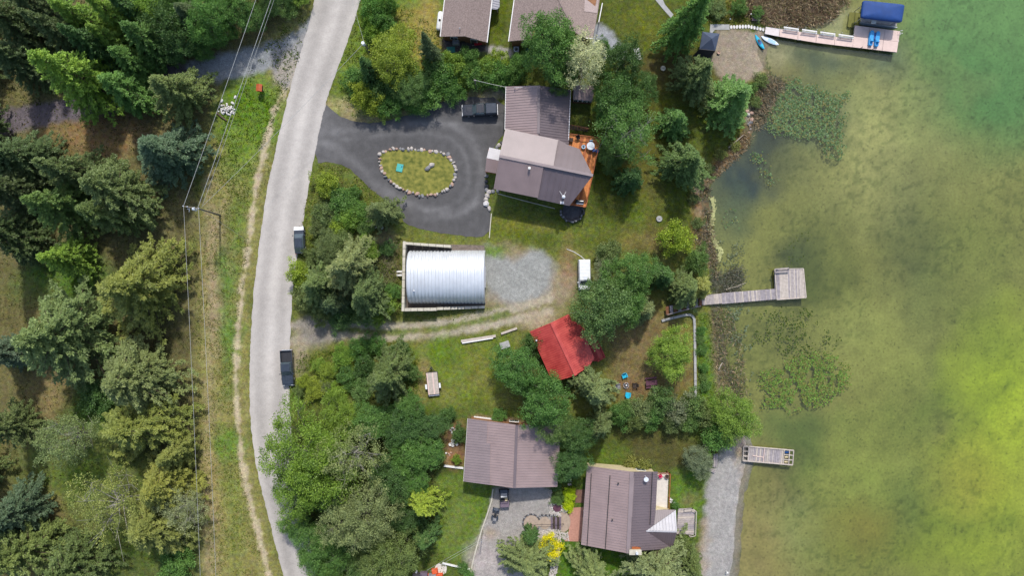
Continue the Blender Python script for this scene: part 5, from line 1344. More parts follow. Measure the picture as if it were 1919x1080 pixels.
# stove flue with brackets
p = onp(plS, 1055, 371)
mb = MB(); mb.tube([p - Vector((0, 0, .3)), p + Vector((0, 0, 1.4))], .16, 12); mb.lathe([(.24, 0), (.26, .1), (.05, .22)], (p.x, p.y, p.z + 1.4), 12)
fl = mb.build('chimney_pipe', 'porcelain', h3, world=True)
mb = MB(); mb.bar((p.x, p.y, p.z + 1.0), (p.x - .6, p.y + 1.1, p.z + .35), .05, .05); mb.bar((p.x, p.y, p.z + 1.0), (p.x + .5, p.y + 1.1, p.z + .35), .05, .05); mb.box((p.x - .15, p.y - .75, p.z - .1), (.6, .4, .35)); mb.build('bracket', 'steel', fl, world=True)
# deck
ZD = 2.6
dk = [(1060, 253), (1067, 252), (1124, 261), (1097, 389), (1063, 384), (1075, 330)]
deck_planks(h3, [(1064, 253), (1124, 261), (1097, 389), (1064, 384)], ZD, ['wood_orange', 'wood_orange', 'wood_orange_dark'], .42, R(-12 - 90), .02, .06, 'deck_board')
railing(h3, [(1066, 253), (1124, 261), (1097, 389), (1068, 384)], ZD, 1.0, 'wood_orange_dark', 1.6)
posts(h3, [(1122, 263), (1110, 326), (1096, 386), (1072, 382)], ZD, 'wood_brown', .2)
# stairs and landing north of the deck
mb = MB()
for k in range(7):
    a = at(1069 + k * 5, 243 + k * .6, ZD - .25 - k * .34); b = at(1070 + k * 5, 234 + k * .6, ZD - .25 - k * .34); mb.bar(a, b, .34, .06)
mb.build('stair', 'wood_dark', h3, world=True)
railing(h3, [(1069, 236), (1102, 243)], 1.4, .9, 'wood_brown', 1.2)
# ------------------------------------------------------------------ garden shed under the pale birch
sh = thing('garden_shed', 'small brown garden shed with a row of white-framed windows under trees', 'shed', base_of([(1093, 172, 2)]))
pl = plane3((1074, 186, 2.3), (1111, 189, 2.3), (1075, 158, 3.1)); slope(sh, pl, [(1075, 158), (1114, 160), (1111, 189), (1074, 186)], 'roof_brown', .34)
_, Qw = walls(sh, [(1074, 186, 2.3), (1111, 189, 2.3), (1114, 160, 3.1), (1075, 158, 3.1)], 'wood_brown', .06, .16)
for t_ in (.14, .38, .62, .86): opening(sh, Qw[0], Qw[1], t_, .55, 1.1, 2.0, centre=sh.location)
# ------------------------------------------------------------------ red-roofed cabin
rc = thing('cabin', 'small cabin with bright red ribbed metal roof and red deck', 'cabin', base_of([(1045, 655, 3)]))
zE, zR = 2.9, 4.3
plL = plane3((992.5, 622, zE), (1035.5, 717, zE), (1033, 605, zR)); plR = plane3((1033, 605, zR), (1077.5, 700, zR), (1066, 589, zE + .2))
slope(rc, plL, [(992.5, 622), (1035.5, 717), (1079, 704), (1033, 605)], 'roof_red', .36, .07, .08)
slope(rc, plR, [(1033, 605), (1079, 704), (1107, 684), (1066, 589)], 'roof_red', .36, .07, .08)
ridge(rc, onp(plL, 1033, 605), onp(plL, 1079, 704), 'roof_red', .45, .12)
plP = plane3((1070, 598, 2.9), (1104, 680, 2.9), (1083, 600, 2.5)); slope(rc, plP, [(1072, 602), (1086, 605), (1114, 672), (1106, 684)], 'roof_red', .36, .07, .08, name='porch_roof')
_, Qw = walls(rc, [(992.5, 622, zE), (1035.5, 717, zE), (1079, 704, zR), (1107, 684, zE), (1066, 589, zE), (1033, 605, zR)], 'red_wood', .4)
opening(rc, Qw[0], Qw[1], .5, 1.2, 1.0, 2.0, centre=rc.location); opening(rc, Qw[3], Qw[4], .35, 1.6, .9, 2.1, centre=rc.location); opening(rc, Qw[3], Qw[4], .7, .9, .05, 2.1, 'door', centre=rc.location)
deck_planks(rc, [(1082, 606), (1117, 634), (1134, 669), (1118, 678), (1100, 676)], .9, ['red_wood', 'roof_red'], .32, R(-65), .02, .06, 'deck_board')
posts(rc, [(1116, 637), (1131, 668), (1118, 676)], .88, 'red_wood', .16)
railing(rc, [(1112, 630), (1118, 636), (1133, 669), (1119, 677)], .9, .9, 'red_wood', 1.4, bal=.3)
pipe(rc, onp(plL, 1005, 638), .7, .08, 'porcelain', 'chimney_pipe')
# ------------------------------------------------------------------ wide brown-roofed house
h5 = thing('house', 'wide brown metal-roofed garage house with a low ridge at the gravel yard', 'house', base_of([(960, 850, 4)]))
zE, zR = 3.6, 4.7
plL = plane3((876.5, 785, zE), (868.5, 903, zE), (968.5, 797, zR)); plR = plane3((968.5, 797, zR), (964, 915.5, zR), (1050, 797, zE))
slope(h5, plL, [(876.5, 785), (868.5, 903), (964, 915.5), (968.5, 797)], 'roof_brown', .42)
slope(h5, plR, [(968.5, 797), (964, 915.5), (1044.5, 913.5), (1051, 797)], 'roof_brown', .42)
slope(h5, plL, [(876.5, 785), (913.5, 790), (912, 831), (919, 832), (918, 909.7), (868.5, 903)], 'roof_mauve', .42, lift=.12, thick=.1, name='roof_overlay')
ridge(h5, onp(plL, 968.5, 797), onp(plL, 964, 915.5), 'roof_dark', .45, .12)
_, Qw = walls(h5, [(876.5, 785, zE), (868.5, 903, zE), (964, 915.5, zR), (1044.5, 913.5, zE), (1051, 797, zE), (968.5, 797, zR)], 'log_wall', .4)
opening(h5, Qw[1], Qw[3], .5, 3.0, .05, 2.4, 'door', centre=h5.location); opening(h5, Qw[1], Qw[3], .8, 3.0, .05, 2.4, 'door', centre=h5.location); opening(h5, Qw[0], Qw[1], .4, 1.2, 1, 2.1, centre=h5.location); opening(h5, Qw[4], Qw[0], .5, 1.4, 1, 2.1, centre=h5.location)
eave_trim(h5, onp(plL, 876.5, 785), onp(plL, 868.5, 903), 'white_trim', .08, .14)
# ------------------------------------------------------------------ lake house with the white gable patch
h6 = thing('house', 'brown metal-roofed lake house with white triangular gable panel and two decks', 'house', base_of([(1180, 955, 4)]))
zE, zR = 3.4, 5.6
plL = plane3((1100, 874, zE), (1089, 1022, zE), (1184, 885, zR)); plR = plane3((1184, 885, zR), (1177, 1038, zR), (1232, 885, zE + .9))
slope(h6, plL, [(1100, 874), (1089, 1022), (1177, 1038), (1184, 885)], 'roof_brown', .42)
slope(h6, plR, [(1184, 885), (1177, 1038), (1200, 1033), (1260, 1029), (1211, 996), (1226, 984), (1229, 955), (1232.5, 885)], 'roof_dark', .42)
plF = plane3((1211, 996, zat(plR, *at(1211, 996, 5)[:2])), (1268, 997, zat(plR, *at(1211, 996, 5)[:2])), (1266, 956, zE - .3))
zf = onp(plF, 1211, 996).z
plG = plane3((1211, 996, zf), (1268, 998, zf), (1260, 1029, zE - .1))
slope(h6, plF, [(1211, 996), (1266.5, 957), (1268.5, 997)], 'roof_silver', .5, .14, .13, name='gable_slope')
slope(h6, plF, [(1226, 984), (1229, 956), (1266, 956.5), (1211, 995.5)], 'roof_dark', .34, lift=-.04, name='gable_slope')
slope(h6, plG, [(1211, 996), (1268.5, 998), (1260, 1029)], 'roof_dark', .34, name='gable_slope')
ridge(h6, onp(plL, 1184, 885), onp(plL, 1177, 1038), 'roof_mauve', .6, .08)
ridge(h6, onp(plF, 1211, 996), onp(plF, 1268.5, 997.4), 'roof_silver', .25, .06)
for (xa, ya), (xb, yb) in (((1108, 888), (1100, 1024)), ((1143, 892), (1134, 1030)), ((1222.5, 886), (1218, 984))):
    P = plL if xa < 1180 else plR
    mb = MB(); a, b = onp(P, xa, ya), onp(P, xb, yb); mb.bar((a.x, a.y, a.z + .09), (b.x, b.y, b.z + .09), .1, .16); mb.build('snow_guard', 'dark_metal', h6, world=True)
mb = MB(); a, b = onp(plR, 1187, 896), onp(plR, 1183, 970); mb.bar((a.x, a.y, a.z + .08), (b.x, b.y, b.z + .08), .25, .05); mb.build('ridge_flashing', 'roof_mauve', h6, world=True)
_, Qw = walls(h6, [(1100, 874, zE), (1089, 1022, zE), (1177, 1038, zR), (1252, 1024, zE), (1262, 960, zE - .3), (1228, 952, zE), (1232, 885, zE), (1184, 885, zR)], 'cream_wall', .35)
opening(h6, Qw[6], Qw[7], .5, 1.4, 1, 2.2, centre=h6.location); opening(h6, Qw[0], Qw[1], .3, 1.4, 1, 2.2, centre=h6.location); opening(h6, Qw[0], Qw[1], .7, 1.0, .05, 2.1, 'door', centre=h6.location); opening(h6, Qw[3], Qw[4], .4, 1.8, .8, 2.3, centre=h6.location)
p = at(1191, 1037, 6.2)
mb = MB(); mb.box((p.x, p.y, 3.0), (1.75, .62, 6.0)); ch = mb.build('chimney', 'cream_wall', h6, world=True)
mb = MB(); mb.box((p.x, p.y, 6.06), (1.95, .8, .12)); mb.build('chimney_cap', 'concrete', ch, world=True)
mb = MB(); mb.tube([(p.x + .2, p.y, 6.1), (p.x + .2, p.y, 6.55)], .2, 12); mb.build('flue', 'porcelain', ch, world=True)
mb = MB(); a, b = at(1184, 1028, 5.4), at(1200, 1030, 5.4); mb.bar(a, b, .5, .25); mb.build('flashing', 'wood_orange_dark', ch, world=True)
for x, y in ((1158, 906), (1147, 974)): pipe(h6, onp(plL, x, y), .35, .08, 'dark_metal')
p = onp(plR, 1209, 893)
mb = MB(); mb.tube([p, p + Vector((0, 0, 1.0))], .08, 10); mb.lathe([(.05, 0), (.34, .14), (.38, .2)], (p.x, p.y - .3, p.z + .75), 14); mb.build('satellite_dish', 'porcelain', h6, world=True)
# upper deck
ZD = 1.6
mb = MB(); P = [at(x, y, ZD) for x, y in [(1231, 887), (1253, 887), (1250.5, 954), (1228.5, 954)]]; mb.prism([(p.x, p.y) for p in P], ZD - .15, ZD); mb.build('deck_floor', 'sand_floor', h6, world=True)
railing(h6, [(1230, 886), (1254, 886.5), (1251, 955), (1229, 954)], ZD, .95, 'wood_orange_dark', 1.6)
mb = MB()
for k in range(4):
    a, b = at(1231, 941 + k * 3.6, ZD - .2 - .3 * k), at(1249, 942 + k * 3.6, ZD - .2 - .3 * k); mb.bar(a, b, .3, .06)
mb.build('stair', 'wood_brown', h6, world=True)
posts(h6, [(1253, 888), (1250, 953)], ZD - .1, 'wood_brown', .18)
deck_planks(h6, [(1271, 954), (1297, 953), (1303, 957), (1301, 1003), (1268, 1002)], .5, ['wood_grey', 'wood_grey2', 'wood_pale'], .34, R(2), .02, .06, 'deck_board')
railing(h6, [(1282, 954), (1297, 953), (1303, 957), (1301, 1002), (1291, 1004)], .5, .8, 'wood_pale', 1.4)
posts(h6, [(1301, 958), (1300, 1001), (1271, 1001)], .45, 'wood_grey', .16)

# ------------------------------------------------------------------ arched metal shed and its concrete wall
q = thing('arched_shed', 'long arched shed of corrugated galvanised steel beside the gravel pad', 'shed', (at(836, 520).x, at(836, 520).y, 0))
x0, x1 = at(766, 0, 1.5).x, at(909, 0, 1.5).x
yc = at(0, 519.5).y; hw = at(0, 471.5, .2).y - yc; hh = 4.4
NP = 22; period = (x1 - x0) / NP
def arch_ring(x, k):
    out = []
    for j in range(33):
        a = math.pi * j / 32
        c, s = math.cos(a), math.sin(a)
        # flattened arch: steep lower sides, broad crown
        out.append((x, yc + hw * np.sign(c) * abs(c) ** .86 * (1 + k), .05 + hh * s ** .78 * (1 + k)))
    return out
mb = MB(); rows = []
xsn = []
for i in range(NP):
    for f, k in ((0, 0), (.12, 0), (.3, .03), (.62, .03), (.8, 0)): xsn.append((x0 + (i + f) * period, k))
xsn.append((x1, 0))
for x, k in xsn:
    b = len(mb.v); mb.v += arch_ring(x, k); rows.append(b)
for a, b in zip(rows[:-1], rows[1:]):
    for j in range(32): mb.f.append((a + j, b + j, b + j + 1, a + j + 1))
so = mb.build('shell', 'galvanised', q, world=True, smooth=True)
sm = so.modifiers.new('solid', 'SOLIDIFY'); sm.thickness = .03; sm.offset = -1
for x in (x0 + .04, x1 - .04):
    mb = MB(); r = arch_ring(x, -.004); mb.add(r, [tuple(range(len(r)))]); w_ = mb.build('end_wall', 'galvanised', q, world=True)
mb = MB(); mb.box((x1 + .03, yc, 1.7), (.08, 3.6, 3.3)); dr = mb.build('door', 'roof_silver', q, world=True)
for z_ in (.7, 1.5, 2.3): mb = MB(); mb.box((x1 + .07, yc, z_), (.06, 3.5, .06)); mb.build('door_rib', 'steel', dr, world=True)
p = Vector((at(776, 546, 3.9).x, at(776, 546, 3.9).y, 3.75)); pipe(q, p, .45, .09, 'steel')
mb = MB(); mb.box(((x0 + x1) / 2, yc + hw + .05, .12), (x1 - x0, .3, .3)); mb.build('footing', 'concrete_grey', q, world=True)
mb = MB(); mb.box(((x0 + x1) / 2, yc - hw - .05, .12), (x1 - x0, .3, .3)); mb.build('footing', 'concrete_grey', q, world=True)
# concrete block wall on three sides
rw = thing('retaining_wall', 'pale concrete block wall wrapping three sides of the arched shed', 'wall', (at(760, 520).x, at(760, 520).y, 0))
def blockrow(pa, pb, z, n, th=.45, drop=None):
    a = at(*pa, z); b = at(*pb, z)
    for k in range(n):
        zz = z - (drop[k] if drop else 0)
        p = a.lerp(b, (k + .02) / n); r = a.lerp(b, (k + .98) / n)
        mb = MB(); mb.bar((p.x, p.y, zz / 2 - .1), (r.x, r.y, zz / 2 - .1), th, zz + .2); mb.build('block', 'concrete', rw, world=True, bevel=.03)
blockrow((757.5, 452), (755, 584), 2.5, 9)
blockrow((760, 456), (845, 462), 2.4, 6, .4)
blockrow((758, 581), (818, 580), 2.3, 5, .5)
blockrow((818, 579), (908, 576), 1.5, 7, .45, [0, .15, .3, .45, .6, .75, .9])
gp = MB(); P = [at(758, 456), at(908, 460), at(908, 578), at(758, 584)]
gp.prism([(p.x, p.y) for p in P], -.1, .03); mat('shed_yard', C(120, 108, 98), .95, .3, 2.5, bump=.4)
tag(gp.build('gravel_pad', 'shed_yard'), kind='structure')
bn = thing('bench', 'small white bench behind the concrete block wall', 'bench', on(748, 512))
for dy in (-.35, .25):
    mb = MB(); mb.box((0, dy, .45), (1.1, .3, .07)); mb.build('seat_board' if dy < 0 else 'back_board', 'white_trim', bn)
for dx in (-.4, .4): mb = MB(); mb.box((dx, -.05, .2), (.1, .8, .42)); mb.build('leg', 'wood_grey', bn)
# ------------------------------------------------------------------ docks
def pilings(parent, px, z, r=.11, m='wood_dark', zb=-3.0):
    for x, y in px:
        p = at(x, y, z); mb = MB(); mb.tube([(p.x, p.y, zb), (p.x, p.y, z - .02)], r, 8); mb.build('piling', m, parent, world=True)
ZK = .05
da = thing('dock', 'long beige panelled dock with square platform and white side benches', 'dock', at(1560, 75, 0))
top = [(1435, 49.5), (1461.5, 54), (1496, 58.6), (1530.5, 64), (1565, 68.6), (1600.5, 73)]
bot = [(1433, 62.8), (1460, 68), (1495, 74), (1529, 79.5), (1563.5, 84), (1598, 88)]
def panel(parent, px, z, m, g=.03, th=.1, name='panel'):
    P = [at(x, y, z) for x, y in px]; c = sum(P, Vector()) / len(P)
    P = [p + (c - p).normalized() * g for p in P]
    mb = MB(); mb.prism([(p.x, p.y) for p in P], z - th, z); return mb.build(name, m, parent, world=True)
for k in range(5): panel(da, [top[k], top[k + 1], bot[k + 1], bot[k]], ZK + (0.02 if k else 0), 'composite_light' if k == 0 else 'composite')
q0, q1, q2, q3 = (1602, 46.8), (1687, 57.8), (1681, 97.8), (1598, 88)
def bil(u, v):
    a = (q0[0] * (1 - u) + q1[0] * u, q0[1] * (1 - u) + q1[1] * u); b = (q3[0] * (1 - u) + q2[0] * u, q3[1] * (1 - u) + q2[1] * u)
    return (a[0] * (1 - v) + b[0] * v, a[1] * (1 - v) + b[1] * v)
for i in range(3):
    for j in range(2): panel(da, [bil(i / 3, j / 2), bil((i + 1) / 3, j / 2), bil((i + 1) / 3, (j + 1) / 2), bil(i / 3, (j + 1) / 2)], ZK + .02, 'composite')
beam_under(da, [(1437, 50), (1600, 73), (1602, 48), (1686, 58.5), (1680, 97), (1435, 62)], ZK, 'pontoon', .22, name='frame')
pilings(da, [(1470, 60), (1530, 72), (1597, 80), (1640, 70), (1684, 76)], ZK - .1, .1, 'steel')
for k in range(4):
    a = (1469 + k * 34.2, 51 + k * 4.6)
    b = (a[0] + 28, a[1] + 4)
    be = thing('bench', 'white slatted bench along the edge of the beige dock', 'bench', at(a[0], a[1], ZK + .02), 0, 'benches along the beige dock')
    for off, z_ in ((0, .45), (3.2, .45), (-1.2, .8)):
        mb = MB(); mb.bar(at(a[0], a[1] + off * .9, ZK + z_), at(b[0], b[1] + off * .9, ZK + z_), .13, .05); mb.build('slat', 'white_trim', be, world=True)
    for t_ in (.12, .88):
        p = at(a[0] * (1 - t_) + b[0] * t_, a[1] * (1 - t_) + b[1] * t_ + 2, ZK); mb = MB(); mb.box((p.x, p.y, ZK + .22), (.07, .4, .42)); mb.box((p.x, p.y + .3, ZK + .4), (.06, .06, .8)); mb.build('leg', 'steel', be, world=True)
for i, (x, y, lb) in enumerate(((1497.5, 75, 'white mooring cleat on the walkway side of the beige dock'), (1686, 62, 'white ladder top at the end of the beige dock platform'))):
    cl = thing('mooring_cleat' if i == 0 else 'dock_ladder', lb, 'cleat' if i == 0 else 'ladder', at(x, y, ZK + .03))
    mb = MB()
    if i == 0: mb.tube([(-.25, .05, .0), (-.15, .0, .25), (.15, .0, .25), (.25, .05, 0)], .04, 6)
    else:
        for s in (-.22, .22): mb.tube([(-.3, s, 0), (-.25, s, .7), (.1, s, .7), (.15, s, -.9)], .03, 6)
        for z_ in (-.7, -.4, -.1): mb.bar((.14, -.22, z_), (.14, .22, z_), .08, .04)
    mb.build('frame' if i else 'horn', 'white_trim', cl)
# pontoon boat on a lift under a blue canopy
def rrect(c, n=6, r=.12):
    out = []
    for i in range(4):
        a, b, d_ = Vector(c[i - 1]), Vector(c[i]), Vector(c[(i + 1) % 4])
        p0 = b.lerp(a, r); p1 = b.lerp(d_, r * .8)
        for k in range(n + 1):
            t = k / n; out.append(p0 * (1 - t) ** 2 + b * 2 * t * (1 - t) + p1 * t * t)
    return out
lf = thing('boat_lift', 'boat lift with stretched dark blue canopy next to the beige dock', 'boat lift', at(1654, 24, WATER))
ZC = 2.6
cor = [at(1617, 0, ZC), at(1695.5, 8, ZC), at(1690, 42, ZC), at(1613, 33, ZC)]
rim = rrect([c for c in cor]); cen = sum(cor, Vector()) / 4
mb = MB(); rings = []
for s, dz in ((1.0, -.25), (1.0, 0), (.93, .16), (.75, .3), (.45, .38), (.12, .4)): rings.append([(cen.x + (p.x - cen.x) * s, cen.y + (p.y - cen.y) * s, ZC + dz) for p in rim])
mb.loft(rings); mb.build('canopy', 'canvas_blue', lf, smooth=True, world=True)
for x, y in ((1620, 6), (1690, 12), (1685, 38), (1618, 30)): p = at(x, y, ZC - .2); mb = MB(); mb.tube([(p.x, p.y, -3), (p.x, p.y, ZC - .15)], .06, 8); mb.build('post', 'steel', lf, world=True)
mb = MB(); a, b = at(1612, 41, .1), at(1681, 51, .1); mb.bar(a, b, .12, .16); a2, b2 = at(1614, 12, .1), at(1686, 20, .1); mb.bar(a2, b2, .12, .16); mb.build('beam', 'steel', lf, world=True)
for x, y in ((1638, 41), (1667, 45)):
    mb = MB(); a, b = at(x, y, .2), at(x + 6, y - 4, 1.2); mb.bar(a, b, .08, .08); mb.build('strut', 'white_trim', lf, world=True)
mb = MB(); p = at(1637, 41, .55); mb.box((p.x, p.y, .55), (.75, .5, .35)); mb.build('winch_box', 'white_trim', lf, world=True, bevel=.05)
pb = thing('pontoon_boat', 'grey pontoon boat mostly hidden under the blue canopy', 'boat', at(1650, 34, WATER))
for y_ in ((1611, 43, 1680, 52), (1613, 18, 1684, 27)):
    a, b = at(y_[0], y_[1], WATER + .2), at(y_[2], y_[3], WATER + .2); dv = (b - a)
    mb = MB(); mb.tube([a, a + dv * .04, b - dv * .08, b], [.18, .36, .36, .06], 12); mb.build('pontoon', 'pontoon', pb, smooth=True, world=True)
panel(pb, [(1614, 20), (1683, 28), (1680, 48), (1613, 39)], .35, 'wood_grey', 0, .1, 'deck')
mb = MB()
PP = [at(x, y, .4) for x, y in [(1616, 22), (1681, 29), (1678, 45), (1615, 37)]]
for a, b in zip(PP, PP[1:] + PP[:1]): mb.bar((a.x, a.y, .75), (b.x, b.y, .75), .05, .7)
mb.build('fence', 'steel', pb, world=True)
sw = thing('swim_platform', 'olive submerged mat beside the boat lift', 'swim mat', at(1600, 37, WATER))
mb = MB(); P = rrect([at(1592, 22, WATER), at(1612, 24, WATER), at(1611, 52, WATER), at(1588, 50, WATER)]); mb.prism([(p.x, p.y) for p in P], WATER - .1, WATER + .03); mb.build('mat', 'olive_platform', sw, world=True)
# pedal boat on the platform
pd = thing('pedal_boat', 'bright blue pedal boat standing on the beige dock platform', 'pedal boat', at(1636.5, 73.5, ZK + .02), R(-8))
mb = MB()
for sx in (-1, 1):
    rings = []
    for y, wd, z0, z1 in ((-1.25, .22, .2, .42), (-1.1, .36, .05, .5), (0, .4, .02, .46), (1.0, .38, .05, .5), (1.3, .2, .25, .46)):
        cx_ = sx * .5; rings.append([(cx_ - wd, y, z0), (cx_ + wd, y, z0), (cx_ + wd * .8, y, z1), (cx_ - wd * .8, y, z1)])
    mb.loft(rings)
mb.build('hull', 'pedal_blue', pd, bevel=.05)
mb = MB(); mb.box((0, .45, .3), (.5, 1.1, .14)); mb.build('footwell', 'barrel_blue', pd)
for sx in (-1, 1): mb = MB(); mb.box((sx * .48, -.35, .58), (.55, .5, .16), 0, .85); mb.box((sx * .48, -.62, .78), (.5, .12, .42), 0, .8); mb.build('seat', 'pedal_blue', pd, bevel=.04)
for k, (x, y) in enumerate(((1612, 90), (1633, 93))):
    rd = thing('fishing_rod_holder', 'dark angled post clamped to the edge of the beige platform', 'post', at(x, y, ZK), 0, 'dark posts on the platform edge')
    mb = MB(); mb.tube([(0, 0, -.2), (.2, .1, .5)], .035, 6); mb.tube([(.2, .1, .5), (-.35, -.6, .2)], .025, 6); mb.build('arm', 'dark_metal', rd)

db = thing('dock', 'weathered grey plank dock with square end platform', 'dock', at(1410, 560, 0))
an = math.atan2(-(541.8 - 554), 1453.7 - 1313)
deck_planks(db, [(1313, 554), (1352, 550.3), (1353, 569), (1313, 572.5)], ZK, ['wood_pale', 'wood_pale2'] if False else ['wood_pale', 'wood_grey'], .26, an + R(90), .025, .06)
deck_planks(db, [(1352.5, 549.5), (1454, 541.5), (1455.3, 561), (1353.3, 570)], ZK + .03, ['wood_grey', 'wood_grey2', 'wood_grey2', 'wood_pale'], .26, an + R(90), .025, .06)
deck_planks(db, [(1452, 505), (1505.5, 504), (1510.5, 557.5), (1456, 561.5)], ZK + .06, ['wood_pale', 'wood_grey', 'wood_pale', 'wood_grey2'], .24, R(90) + R(-3) + an, .02, .06)
beam_under(db, [(1352.5, 550), (1453, 542), (1452, 506), (1505, 505), (1510, 557), (1456, 561), (1353, 569.5)], ZK, 'wood_grey2', .22)
mb = MB()
for a, b in (((1452, 504.6), (1505.5, 503.6)), ((1505.5, 503.6), (1510.8, 558)), ((1510.8, 558), (1456, 562)), ((1456, 562), (1452, 504.6))):
    mb.bar(at(*a, ZK + .1), at(*b, ZK + .1), .14, .1)
mb.build('kick_rail', 'wood_pale', db, world=True)
pilings(db, [(1360, 568), (1400, 547), (1400, 566), (1440, 543), (1440, 563), (1454, 508), (1504, 507), (1508, 555)], ZK - .05)
be = thing('bench', 'grey wooden bench on the corner of the weathered dock platform', 'bench', at(1465, 506, ZK + .1))
for off, z_ in ((0, .9), (4, .46), (6.5, .46)):
    mb = MB(); mb.bar(at(1452.5, 504.5 + off, ZK + z_), at(1478.5, 502.5 + off, ZK + z_), .16, .05); mb.build('slat', 'wood_grey', be, world=True)
for x in (1455, 1476): p = at(x, 507, ZK + .1); mb = MB(); mb.box((p.x, p.y, ZK + .3), (.1, .45, .42)); mb.box((p.x, p.y + .28, ZK + .5), (.08, .08, .85)); mb.build('leg', 'wood_grey2', be, world=True)
# steps down to the dock
st = thing('dock_steps', 'dark timber steps with handrail leading down to the weathered dock', 'steps', on(1284, 578))
for k in range(9):
    t_ = k / 8; x = 1250 + 62 * t_; y = 583 - 17 * t_
    a, b = at(x, y - 8, .9 - .8 * t_), at(x + 1, y + 8, .9 - .8 * t_); mb = MB(); mb.bar(a, b, .5, .08); mb.build('tread', 'wood_grey2' if k % 2 else 'wood_brown', st, world=True)
mb = MB(); a, b = at(1251, 590, 1.7), at(1313, 574, .95); mb.bar(a, b, .08, .08)
for k in range(8): p = a.lerp(b, k / 7); mb.box((p.x, p.y, p.z / 2), (.08, .08, p.z))
mb.build('handrail', 'wood_grey', st, world=True)
mb = MB(); mb.bar(at(1250, 592, .75), at(1312, 575, -.05), .08, .25); mb.bar(at(1250, 574, .75), at(1312, 557, -.05), .08, .25); mb.build('stringer', 'wood_dark', st, world=True)
dc = thing('dock', 'short plank dock with open framed ends beside the boat launch', 'dock', at(1440, 855, 0))
c0, c1, c2, c3 = (1393.5, 836.6), (1487, 844.7), (1485, 872), (1391.8, 864)
def bl(u, v):
    a = (c0[0] * (1 - u) + c1[0] * u, c0[1] * (1 - u) + c1[1] * u); b = (c3[0] * (1 - u) + c2[0] * u, c3[1] * (1 - u) + c2[1] * u)
    return (a[0] * (1 - v) + b[0] * v, a[1] * (1 - v) + b[1] * v)
deck_planks(dc, [bl(.11, .02), bl(.8, .02), bl(.8, .98), bl(.11, .98)], ZK, ['wood_grey', 'wood_pale', 'wood_grey2'], .3, R(-5) + R(90), .03, .06)
mb = MB()
for v in (0, 1): mb.bar(at(*bl(0, v), ZK), at(*bl(1, v), ZK), .16, .3)
for u_ in (0, .1, 1, .92, .81): mb.bar(at(*bl(u_, 0), ZK), at(*bl(u_, 1), ZK), .12, .26)
for v in (.34, .67):
    mb.bar(at(*bl(0, v), ZK), at(*bl(.1, v), ZK), .12, .24); mb.bar(at(*bl(.81, v), ZK), at(*bl(1, v), ZK), .12, .24)
mb.build('frame', 'wood_pale', dc, world=True)
mb = MB(); mb.bar(at(*bl(.19, .6), ZK + .07), at(*bl(.42, .66), ZK + .07), .14, .06); mb.bar(at(*bl(.42, .0), ZK + .06), at(*bl(.415, 1), ZK + .06), .12, .05); mb.build('loose_board', 'wood_orange_pale' if 'wood_orange_pale' in MATS else 'composite', dc, world=True)
for v in (.17, .5, .83):
    p = at(*bl(.87, v), ZK - .2); mb = MB(); mb.tube([(p.x - .3, p.y, p.z - .15), (p.x + .3, p.y, p.z - .15)], .22, 10); mb.build('float', 'barrel_blue' if v < .3 else 'cream_wall', dc, world=True)
pilings(dc, [bl(.15, .05), bl(.15, .95), bl(.95, .05), bl(.95, .95)], ZK - .05)

# ------------------------------------------------------------------ retaining seawall of the dry lawn
sw = thing('seawall', 'low grey concrete seawall bending round the corner of the dry lawn', 'wall', on(1300, 660))
pl = [(1240, 602), (1262, 596), (1288, 590), (1296, 591), (1301, 597), (1302, 610)] + [(1302 + .2 * k, 610 + 15 * k) for k in range(1, 10)]
for i, (a, b) in enumerate(zip(pl[:-1], pl[1:])):
    A_, B_ = at(*a, .35), at(*b, .35); dv = (B_ - A_) * (.5 - .01)
    mid = (A_ + B_) / 2; mb = MB(); mb.bar(mid - dv - Vector((0, 0, .5)), mid + dv - Vector((0, 0, .5)), .42, 1.0); mb.build('cap_block', 'concrete_grey', sw, world=True, bevel=.04)

# ------------------------------------------------------------------ canopy tent, kayak, paddleboard, beach things
tn = thing('canopy_tent', 'dark grey hip-roofed canopy tent with netted side at the beach', 'tent', on(1331, 82))
ZT = 2.3
cs_ = [at(1316.5, 59, ZT), at(1348.5, 62.6, ZT), at(1340.6, 95, ZT), at(1311, 91.5, ZT)]; pk = at(1334, 72, 3.3)
for i in range(4):
    a, b = cs_[i], cs_[(i + 1) % 4]; m_ = (a + b) / 2 * .5 + pk * .5 - Vector((0, 0, .1)); mb = MB(); mb.add([a, b, pk, a - Vector((0, 0, .25)), b - Vector((0, 0, .25))], [(0, 1, 2), (0, 3, 4, 1)]); mb.build('canopy_panel', 'gazebo_canvas', tn, world=True)
mb = MB(); mb.add([cs_[3] - Vector((0, 0, .05)), cs_[2] - Vector((0, 0, .05)), Vector((cs_[2].x - .3, cs_[2].y - .5, .15)), Vector((cs_[3].x - .5, cs_[3].y - .3, .15))], [(0, 1, 2, 3)]); mb.build('side_net', 'gazebo_net', tn, world=True)
for c in cs_: mb = MB(); mb.tube([(c.x * .995 + tn.location.x * .005, c.y, tn.location.z - .3), c], .045, 8); mb.build('pole', 'dark_metal', tn, world=True)
mb = MB(); mb.bar(cs_[3], cs_[2], .06, .06); mb.bar(Vector((cs_[3].x - .5, cs_[3].y - .3, .15)), Vector((cs_[2].x - .3, cs_[2].y - .5, .15)), .12, .1); mb.build('hem', 'dark_metal', tn, world=True)
